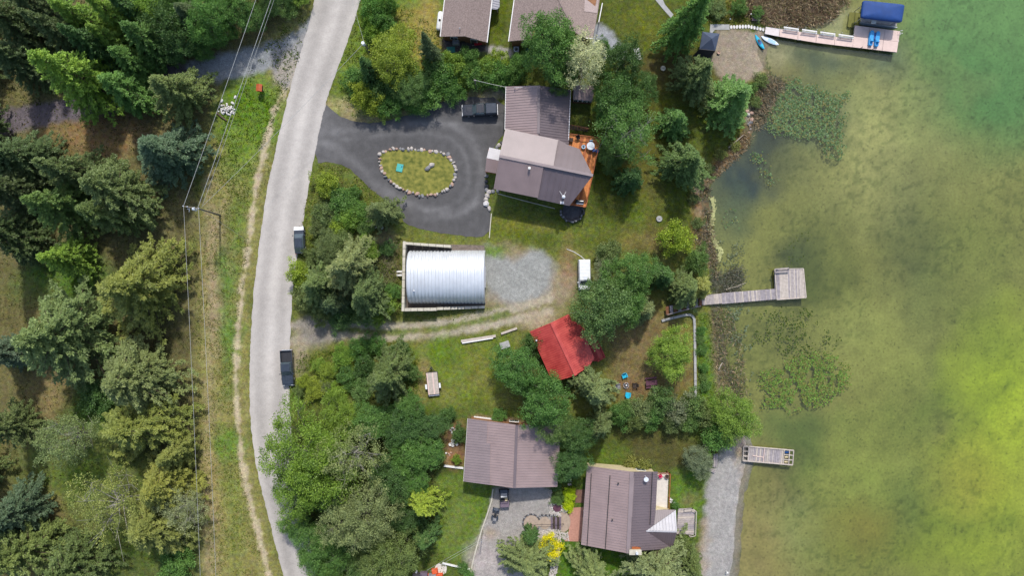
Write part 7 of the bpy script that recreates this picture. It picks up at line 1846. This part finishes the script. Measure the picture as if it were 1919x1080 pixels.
# yard things behind the shingled garage
t = thing('cooler_box', 'pale grey chest cooler behind the shingled garage', 'cooler', on(855, 81.5), R(-3)); mb = MB(); mb.box((0, 0, .35), (1.1, .65, .7)); mb.build('box', 'porcelain', t, bevel=.04); mb = MB(); mb.box((0, 0, .74), (1.14, .7, .09)); mb.build('lid', 'stone_grey', t, bevel=.03)
t = thing('ground_mat', 'teal green mat on the ground behind the shingled garage', 'mat', on(845, 93), R(4)); mb = MB(); mb.box((0, 0, .05), (1.4, 1.0, .04)); mb.box((0, 0, .075), (1.2, .8, .02)); mb.build('mat', 'green_mat', t)
t = thing('wheelbarrow', 'red wheelbarrow tipped against the shingled garage wall', 'wheelbarrow', on(896, 82.5), R(8)); mb = MB(); mb.box((0, 0, .55), (1.0, .62, .28), 0, 1.25); mb.build('tray', 'red_paint', t)
for s in (-1, 1): mb = MB(); mb.bar((-1.0, s * .3, .6), (.6, s * .12, .3), .05, .05); mb.build('handle', 'wood_pale', t); mb = MB(); mb.bar((-.3, s * .22, 0), (-.2, s * .22, .45), .04, .04); mb.build('leg', 'dark_metal', t)
mb = MB(); mb.tube([(.7, -.05, .2), (.7, .05, .2)], .2, 12); mb.build('wheel', 'rubber', t)
t = thing('lawn_mower', 'dark push mower against the shingled garage wall', 'mower', on(868, 75)); mb = MB(); mb.box((0, 0, .25), (.6, .8, .2)); mb.lathe([(.2, .35), (.2, .5), (.1, .55)], (0, 0, 0), 10); mb.build('deck', 'dark_metal', t, bevel=.03); mb = MB(); mb.tube([(-.22, .35, .3), (-.22, .95, .95), (.22, .95, .95), (.22, .35, .3)], .025, 6); mb.build('handle', 'steel', t)
for s in (-1, 1):
    for y in (-.3, .3): mb = MB(); mb.tube([(s * .3, y, .12), (s * .36, y, .12)], .12, 10); mb.build('wheel', 'rubber', t)
t = thing('air_conditioner', 'square grey air conditioner with round fan beside the shingled house', 'air conditioner', on(967.5, 95)); mb = MB(); mb.box((0, 0, .42), (.95, .95, .84)); mb.build('housing', 'stone_grey', t, bevel=.05); mb = MB(); mb.lathe([(.4, .82), (.42, .88), (.36, .88), (.35, .8), (.02, .8)], (0, 0, 0), 18); mb.build('fan_ring', 'porcelain', t); mb = MB(); [mb.box((0, 0, .86), (.72, .08, .02), k * 1.047) for k in range(3)]; mb.build('fan_blade', 'dark_metal', t)
t = thing('rain_barrel', 'blue plastic barrel against the timber end of the shingled house', 'barrel', on(988, 97)); mb = MB(); mb.lathe([(.32, 0), (.38, .3), (.38, .65), (.33, .92), (.3, .92), (.3, .86), (.02, .86)], (0, 0, 0), 16); mb.build('drum', 'barrel_blue', t, smooth=True); mb = MB(); mb.lathe([(.395, .3), (.395, .36)], (0, 0, 0), 16); mb.lathe([(.395, .6), (.395, .66)], (0, 0, 0), 16); mb.build('hoop', 'dark_metal', t)
# mailbox
t = thing('letter_box', 'orange-brown wooden letter box on a post by the side road', 'letter box', on(493, 170), R(-4)); mb = MB(); mb.box((0, 0, .55), (.16, .16, 1.2)); mb.build('post', 'wood_grey', t); mb = MB(); mb.box((-.1, .08, 1.25), (.8, 1.05, .6)); mb.build('box', 'mailbox_orange', t, bevel=.03); mb = MB(); mb.add([(-.58, -.5, 1.56), (.38, -.5, 1.56), (.38, .66, 1.56), (-.58, .66, 1.56), (-.1, -.5, 1.78), (-.1, .66, 1.78)], [(0, 1, 4), (2, 3, 5), (1, 2, 5, 4), (3, 0, 4, 5)]); mb.build('roof', 'mailbox_orange', t); mb = MB(); mb.box((.33, .08, 1.22), (.05, .8, .4)); mb.build('door', 'dark_metal', t)
# beams and slab by the lane
for i, (a, b, w_, lb_) in enumerate((((864, 640, 2), (929, 630, 2), .42, 'long pale squared timber lying beside the gravel lane'), ((866, 643.5, 2), (924, 634, 2), .22, 'thinner pale timber lying against the long squared one'), ((939, 626, 2), (969, 615.5, 2), .36, 'shorter pale timber pointing at the red cabin'))):
    A_, B_ = at(a[0], a[1], .2), at(b[0], b[1], .2); t = thing('timber', lb_, 'timber', ((A_.x + B_.x) / 2, (A_.y + B_.y) / 2, 0)); mb = MB(); mb.bar(A_, B_, w_, .3); mb.build('beam', 'wood_pale' if i != 1 else 'white_trim', t, world=True, bevel=.03)
    mb = MB(); m_ = A_.lerp(B_, .3); n_ = A_.lerp(B_, .75); mb.box((m_.x, m_.y, .03), (.3, .3, .08)); mb.box((n_.x, n_.y, .03), (.3, .3, .08)); mb.build('support_block', 'wood_brown', t, world=True)
t = thing('concrete_slab', 'grey concrete slab beside the green tree at the red cabin', 'slab', on(946, 647), R(18)); mb = MB(); mb.box((0, 0, .12), (1.6, 1.1, .4)); mb.build('slab', 'concrete_grey', t, bevel=.03)
t = thing('bench_slab', 'grey plank bench on the lawn below the lake house', 'bench', on(1111.5, 1046), R(-2)); mb = MB(); mb.box((0, 0, .45), (.95, 2.0, .08)); mb.build('seat', 'wood_grey', t)
for y in (-.7, .7): mb = MB(); mb.box((0, y, .2), (.7, .12, .44)); mb.build('leg', 'concrete_grey', t)
# stacked dock slats by the launch
for i, (q, lb_) in enumerate((([(1337, 851), (1346, 851), (1344, 876), (1335, 876)], 'weathered dock section leaning upright beside the boat launch'), ([(1325, 876), (1341, 881), (1339, 888), (1321, 881)], 'fan of grey planks lying below the weathered dock section'))):
    t = thing('dock_section', lb_, 'planks', on(q[0][0], q[0][1])); deck_planks(t, q, .35, ['wood_grey', 'wood_pale', 'wood_grey2'], .22, R(90) if i == 0 else R(-20), .07, .07)
    mb = MB(); c = [at(x, y, .2) for x, y in q]; mb.bar(c[0].lerp(c[3], .2), c[1].lerp(c[2], .2), .1, .15); mb.bar(c[0].lerp(c[3], .8), c[1].lerp(c[2], .8), .1, .15); mb.build('batten', 'wood_grey2', t, world=True)
# white cloth things by the drive bend
for x, y, lb_ in ((704, 425, 'white plastic jug in the grass by the drive bend, the taller one'), (716, 427, 'small white bucket in the grass by the drive bend')):
    t = thing('bucket', lb_, 'bucket', on(x, y)); mb = MB(); mb.lathe([(.22, 0), (.28, .45), (.3, .48), (.25, .48), (.22, .1)], (0, 0, 0), 12); mb.build('pail', 'white_trim', t); mb = MB(); mb.tube([(-.26, 0, .45), (-.2, .1, .62), (.2, .1, .62), (.26, 0, .45)], .02, 5); mb.build('handle', 'steel', t)

# ------------------------------------------------------------------ utility poles and wires
ZP = 10.0
def upole(label, base, top, z, arm, group=None):
    b, tp = at(*base), at(*top, z)
    t = thing('utility_pole', label, 'utility pole', (b.x, b.y, 0), 0, group)
    mb = MB(); mb.tube([(b.x, b.y, -.5), (tp.x, tp.y, z + .3)], [.17, .12], 10); mb.build('pole', 'pole_wood', t, world=True)
    if arm:
        a, c = arm; ar = MB(); ar.bar(at(*a, z), at(*c, z), .14, .16); am = ar.build('crossarm', 'pole_wood', t, world=True)
        for s in (.03, .28, .7, .97):
            p = at(*a, z).lerp(at(*c, z), s); mb = MB(); mb.lathe([(.05, .06), (.09, .12), (.06, .2), (.09, .26), (.03, .34)], tuple(p), 8); mb.build('insulator', 'porcelain', am, world=True)
    return t
p1 = upole('tall wooden power pole with long crossarm and white transformer', (412, 403.5), (371, 390.5), ZP, ((343.5, 386.5), (374, 391)))
p = at(366, 389.5, ZP - .6); mb = MB(); mb.tube([(p.x, p.y - .25, ZP - .9), (p.x, p.y - .25, ZP + .1)], .23, 12); mb.tube([(p.x, p.y - .25, ZP + .1), (p.x, p.y - .25, ZP + .25)], [.23, .08], 12); mb.build('transformer', 'porcelain', p1, world=True)
mb = MB(); mb.bar(at(355, 390, ZP - .2), at(354.5, 397, ZP - .5), .06, .06); mb.bar(at(351, 391.5, ZP - .3), at(355, 391.5, ZP - .3), .08, .1); mb.build('fuse_cutout', 'porcelain', p1, world=True)
upole('short wooden service pole with grey meter cap beside the yellow-green tree', (703, 116), (682, 79), 8.6, None)
p = at(682, 79, 8.6); mb = MB(); mb.tube([(p.x - .1, p.y - .2, 8.2), (p.x - .1, p.y - .2, 9.0)], .26, 10); mb.build('transformer', 'porcelain', bpy.data.objects[[o for o in bpy.data.objects.keys() if o.startswith('utility_pole')][-1]], world=True)
upole('wooden power pole beyond the side road, carrying the same wires', (612, -180), (590, -250), ZP, ((566, -257), (596, -249)))
upole('wooden power pole further along the road, carrying the same wires', (445, 1290), (412, 1330), ZP, ((384, 1326), (416, 1332)))
def wire(label, a, b, z0, z1, sag=.5, r=.02, group='overhead wires'):
    A_, B_ = at(*a, z0), at(*b, z1)
    t = thing('overhead_wire', label, 'wire', A_, 0, group)
    mb = MB(); mb.tube([A_.lerp(B_, k / 10) - Vector((0, 0, sag * 4 * (k / 10) * (1 - k / 10))) for k in range(11)], r, 5); mb.build('cable', 'wire', t, world=True)
wire('outer overhead wire between crossarm pole and the pole beyond the side road', (344, 386), (566, -257), ZP + .3, ZP + .3, .3, .032)
wire('middle overhead wire between crossarm pole and the pole beyond the side road', (371, 389), (592, -250), ZP + .4, ZP + .4, .3, .034)
wire('lower overhead wire running beside the middle one past the rock pile', (378, 389), (596, -249), ZP - 1.2, ZP - .6, .4, .022)
wire('outer overhead wire running along the road below the crossarm pole', (344, 386), (384, 1326), ZP + .3, ZP + .3, .4, .024)
wire('inner overhead wire running along the road below the crossarm pole', (372, 390), (414, 1331), ZP + .4, ZP + .4, .4, .024)
wire('service wire crossing the road between the two utility poles', (380, 386), (682, 80), ZP - 1, 8.3, .5, .022)
wire('service wire from the short pole over the verge', (682, 79), (648, -40), 8.5, 8.5, .3, .02)
wire('service wire to the house with the orange deck', (890, 150), (948, 163), 5.2, 4.0, .1, .03)
wire('lower pair of service wires over the long lawn, first strand', (902, 1012), (800, 1070), 5.0, 5.5, .15, .02, 'service wires over the long lawn')
wire('lower pair of service wires over the long lawn, second strand', (902, 1016), (806, 1072), 4.8, 5.2, .15, .02, 'service wires over the long lawn')
wire('guy wire anchored beside the dirt trail', (374, 391), (462, 450), 9.0, .1, 0, .02)
t = thing('service_post', 'grey wooden post holding the service wire by the thicket', 'post', (at(891, 153, 3).x, at(891, 153, 3).y, 0)); p = at(890, 150, 5.2); mb = MB(); mb.tube([(p.x, p.y, -.3), (p.x, p.y, 5.3)], .1, 8); mb.build('post', 'pole_wood', t, world=True); mb = MB(); mb.box((p.x, p.y, 5.1), (.3, .12, .3)); mb.build('bracket', 'steel', t, world=True)
t = thing('service_post', 'timber post at the corner of the long lawn carrying twin wires', 'post', (at(902, 1014, 4).x, at(902, 1014, 4).y, 0)); q = at(902, 1014, 4.9); mb = MB(); mb.tube([(q.x, q.y, -.3), (q.x, q.y, 5.0)], .07, 8); mb.build('post', 'pole_wood', t, world=True); mb = MB(); mb.bar((q.x, q.y - .25, 4.9), (q.x, q.y + .25, 4.9), .08, .08); mb.build('bracket', 'steel', t, world=True)
# ------------------------------------------------------------------ fences, edging, garden paving
t = thing('mesh_fence', 'green wire fence beside the bright green bushes', 'fence', on(736, 20)); a, b = on(742, -60), on(726, 62)
mb = MB()
for z_ in (1.5, .1): mb.bar(Vector((a.x, a.y, z_)), Vector((b.x, b.y, z_)), .07, .05)
mb.build('rail', 'fence_green', t, world=True)
for k in range(7): p = a.lerp(b, k / 6); mb = MB(); mb.tube([(p.x, p.y, -.2), (p.x, p.y, 1.6)], .045, 8); mb.build('post', 'fence_green', t, world=True)
mb = MB()
n = 60
for k in range(n): p = a.lerp(b, (k + .5) / n); mb.bar((p.x, p.y, .1), (p.x, p.y, 1.5), .015, .015)
for k in range(6): mb.bar(Vector((a.x, a.y, .3 + k * .22)), Vector((b.x, b.y, .3 + k * .22)), .015, .015)
mb.build('wire_mesh', 'fence_green', t, world=True)
def edging(label, pts, w_=.18, h_=.22, m='white_trim', name='timber_edging'):
    t = thing(name, label, 'edging', on(*pts[0]))
    for a, b in zip(pts[:-1], pts[1:]):
        A_, B_ = at(*a, h_ / 2), at(*b, h_ / 2); dv = (B_ - A_).normalized() * .01; mb = MB(); mb.bar(A_ + dv, B_ - dv, w_, h_); mb.build('timber', m, t, world=True)
edging('pale kerb between the long lawn and the gravel yard', [(924, 917), (921, 940), (912, 968), (904, 990), (896, 1016), (888, 1046), (880, 1082)], .22, .2, 'kerb')
edging('short white timber between garden bed and long lawn', [(832, 873.5), (851, 876), (868.5, 878)], .3, .3)
edging('white timbers closing the far end of the long lawn', [(829, 1056), (864, 1064.5)], .25, .3); edging('shorter white timber meeting the gravel yard kerb', [(867, 1065), (881, 1068)], .22, .3)
edging('white plank leaning along the back wall of the wide brown-roofed house', [(888, 782.5), (931, 787.5)], .3, .5)
edging('pale kerb line between asphalt drive and lawn of the brown-roofed house', [(921, 400), (919, 420), (917, 446)], .14, .14, 'kerb'); edging('thin pale edging along the planting bed of the brown-roofed house', [(933, 363), (985, 377), (1040, 391)], .1, .14, 'kerb')
# garden circle, walk and cobble bed
def disc(name, px, py, rx, ry, z, m): return sheet(name, [(px + rx * math.cos(6.283 * k / 20), py + ry * math.sin(6.283 * k / 20)) for k in range(20)], z, m, 0, 0)
gc = disc('round_paving', 996, 981, 14.5, 15, .05, 'paver_tan'); gc2 = disc('round_paving', 1021, 981, 10, 12, .044, 'paver_tan'); gc3 = disc('round_paving', 1056, 979, 13, 19, .05, 'paver_tan'); walk('garden_walk', [(1008, 975), (1066, 975), (1066, 987), (1008, 987)], .038, 'paver_tan'); walk('brick_landing', [(1079, 919), (1096, 918), (1095, 943), (1078, 943)], .05, 'paver_brown')
t = thing('stone_ring', 'low dark stone kerb round the circular paving in the gravel yard', 'stone border', (at(1000, 981).x, at(1000, 981).y, 0))
for k in range(30):
    a = R(30 + k * 10.4); p = at(996 + 16 * math.cos(a), 981 + 16.5 * math.sin(a)); stone(t, p.x, p.y, 0, .42, .3, .55, -a + 1.57, 'stone_dark' if k % 3 else 'stone_grey')
for k in range(9):
    p = at(1012 + k * 3.6, 967 - (k % 2)); stone(t, p.x, p.y, 0, .45, .32, .6, .2 * k, 'stone_dark' if k % 2 else 'stone_grey')
t = thing('garden_steps', 'dark timber garden steps crossing the cobble bed', 'steps', on(1043, 981))
for k in range(5): a, b = at(1034 + k * 4, 970, .12 + .05 * k), at(1034 + k * 4, 992, .12 + .05 * k); mb = MB(); mb.bar(a, b, .3, .14); mb.build('tread', 'wood_dark' if k % 2 else 'slate_purple', t, world=True)
t = thing('garden_gate_rail', 'thin dark handrail along the garden steps', 'handrail', on(1043, 984)); mb = MB(); mb.bar(at(995, 985, .8), at(1056, 983, .8), .05, .05)
for x in (995, 1016, 1036, 1056): p = at(x, 984.5, .8); mb.box((p.x, p.y, .4), (.05, .05, .8))
mb.build('rail', 'dark_metal', t, world=True)
rs_ = random.Random(12); mb = MB()
CB = [([(990, 1000), (1050, 990), (1052, 1000), (1050, 1030), (1042, 1085), (1028, 1085), (1036, 1040), (1042, 1015), (1030, 1004), (1000, 1012), (980, 1010)], 2600), ([(1028, 920), (1034, 920), (1034, 960), (1050, 962), (1052, 968), (1030, 968)], 600), ([(1052, 998), (1064, 998), (1066, 1014), (1054, 1012)], 90), ([(1052, 952), (1066, 956), (1060, 962), (1052, 960)], 70), ([(1066, 880), (1072, 880), (1070, 910), (1064, 910)], 90)]
for px, n in CB:
    lo = np.min(px, 0); hi = np.max(px, 0)
    for k in range(n):
        x, y = rs_.uniform(lo[0], hi[0]), rs_.uniform(lo[1], hi[1])
        if poly_sd(np.array([x]), np.array([y]), px)[0] > 0: continue
        p = at(x, y); r = rs_.uniform(.09, .19); b = len(mb.v)
        mb.add([(p.x + r * math.cos(1.05 * j) * rs_.uniform(.7, 1.1), p.y + r * math.sin(1.05 * j) * rs_.uniform(.7, 1.1), .0) for j in range(6)] + [(p.x + r * .55 * math.cos(1.05 * j + .3), p.y + r * .55 * math.sin(1.05 * j + .3), r * .8) for j in range(6)], [tuple(range(6, 12))] + [(j, (j + 1) % 6, 6 + (j + 1) % 6, 6 + j) for j in range(6)])
o = mb.build('cobbles', 'stone_light'); tag(o, 'loose white and grey cobbles filling the garden beds', 'cobbles', kind='stuff')
# mulch mound and dark bed
t = thing('flower_bed', 'dark red-brown mulch bed ringed by pale stones beside the lime yellow shrubs', 'flower bed', on(1044, 953)); mb = MB(); mb.lathe([(.75, 0), (.6, .15), (.02, .22)], (0, 0, 0), 16); mb.build('mulch', 'plum', t)
for k in range(14): a = R(k * 25.7); p = Vector((.82 * math.cos(a), .75 * math.sin(a), 0)) + t.location; stone(t, p.x, p.y, 0, .32, .26, .4, a, 'stone_white' if k % 2 else 'stone_light')
# garden ornaments beside the wide brown roof
t = thing('garden_ornaments', 'cluster of white ring planters on the earth bed beside the wide brown roof', 'planters', on(848, 828))
for x, y in ((849, 825.5), (848.5, 831), (844, 833), (848.5, 834.5)): p = on(x, y) - t.location; mb = MB(); mb.lathe([(.2, 0), (.27, .25), (.27, .3), (.19, .3), (.17, .1)], (p.x, p.y, 0), 12); mb.build('planter', 'white_trim', t)
p = on(856, 833) - t.location; mb = MB(); mb.lathe([(.25, 0), (.25, .2), (.02, .24)], (p.x, p.y, 0), 14); mb.build('stone_stool', 'stone_white', t)
t = thing('stone_heap', 'curl of white garden stones on the earth bed above the ring planters', 'stones', on(848, 806))
for x, y, s in ((848, 803, .6), (845, 807, .5), (847, 811, .55), (850, 814, .4), (852, 808, .5), (853, 806, .4)): p = on(x, y); stone(t, p.x, p.y, 0, s, s * .7, s, x, 'stone_white')
t = thing('stone_heap', 'few pale and pink stones on the earth bed near the white timber', 'stones', on(840, 851))
for x, y, s in ((836, 850, .45), (841, 851, .4), (845, 849, .35), (843, 854, .35)): p = on(x, y); stone(t, p.x, p.y, 0, s, s * .8, s, x, 'stone_pink' if x > 838 else 'stone_white')
# lake-house deck furniture
simple_chair('bright pink cushioned chair on the pale deck of the lake house', 1236.5, 892, 1.62, R(30), 'pink_fabric', None, 1.15)
t = thing('planter_pot', 'brown clay pot on the pale deck of the lake house', 'pot', at(1249, 893, 1.62)); mb = MB(); mb.lathe([(.24, 0), (.32, .4), (.34, .45), (.26, .45), (.24, .35)], (0, 0, 0), 14); mb.build('pot', 'paver_brown', t); mb = MB(); mb.lathe([(.25, .36), (.02, .4)], (0, 0, 0), 12); mb.build('soil', 'wood_dark', t)
t = thing('garden_hose', 'pale coiled hose between the lake house and its grey deck', 'hose', on(1272, 1013)); mb = MB(); mb.tube([on(1265, 1016) + Vector((0, 0, .1)), on(1272, 1015) + Vector((0, 0, .1)), on(1275, 1009) + Vector((0, 0, .1)), on(1274, 1004) + Vector((0, 0, .1))], .08, 6); mb.build('hose_line', 'cream_wall', t, world=True)
t = thing('garden_stones', 'small heap of white stones beside the pale deck stairs', 'stones', on(1260, 939))
for k in range(9): p = on(1260 + rs_.uniform(-5, 5), 939 + rs_.uniform(-4, 5)); s = rs_.uniform(.25, .45); stone(t, p.x, p.y, 0, s, s * .8, s, k, 'stone_white')
t = thing('bird_post', 'white post lamp on the boat launch gravel', 'lamp', on(1360.5, 1071)); mb = MB(); mb.tube([(0, 0, -.1), (0, 0, .7)], .06, 8); mb.build('post', 'white_trim', t); mb = MB(); mb.lathe([(.12, .68), (.16, .8), (.05, .95)], (0, 0, 0), 10); mb.build('lamp_head', 'lamp_glass', t)
# things stacked at the bottom of the long lawn
t = thing('tarp_stack', 'orange tarp over a stack beside the small sand patch', 'tarp', on(815, 1070)); mb = MB(); mb.box((0, 0, .4), (1.1, .9, .8), .2, .75); mb.build('cover', 'tarp_orange', t, bevel=.08); mb = MB(); mb.box((.1, -.9, .3), (2.6, 1.0, .6), .05, .9); mb.build('cover', 'tarp_orange', t, bevel=.08)
t = thing('crate_stack', 'grey and purple crates beside the orange tarp', 'crates', on(795, 1077)); 
for k, (dx, dy, m_) in enumerate(((0, 0, 'slate_purple'), (1.4, -.3, 'stone_grey'), (-1.2, -.2, 'dark_wall'))): mb = MB(); mb.box((dx, dy, .4), (1.2, 1.1, .8)); mb.build('crate', m_, t, bevel=.03)
t = thing('gas_bottle', 'white gas bottle beside the crates at the end of the long lawn', 'gas bottle', on(781, 1071)); mb = MB(); mb.lathe([(.16, 0), (.18, .1), (.18, .5), (.1, .62), (.06, .72)], (0, 0, 0), 12); mb.build('cylinder', 'white_trim', t, smooth=True); mb = MB(); mb.lathe([(.12, .62), (.13, .74)], (0, 0, 0), 10); mb.build('collar', 'white_trim', t)
sheet('sand_patch', [(820, 1056), (836, 1058), (838, 1066), (834, 1078), (818, 1074), (814, 1066)], .02, 'sand_floor', 1, .05)
# ------------------------------------------------------------------ end
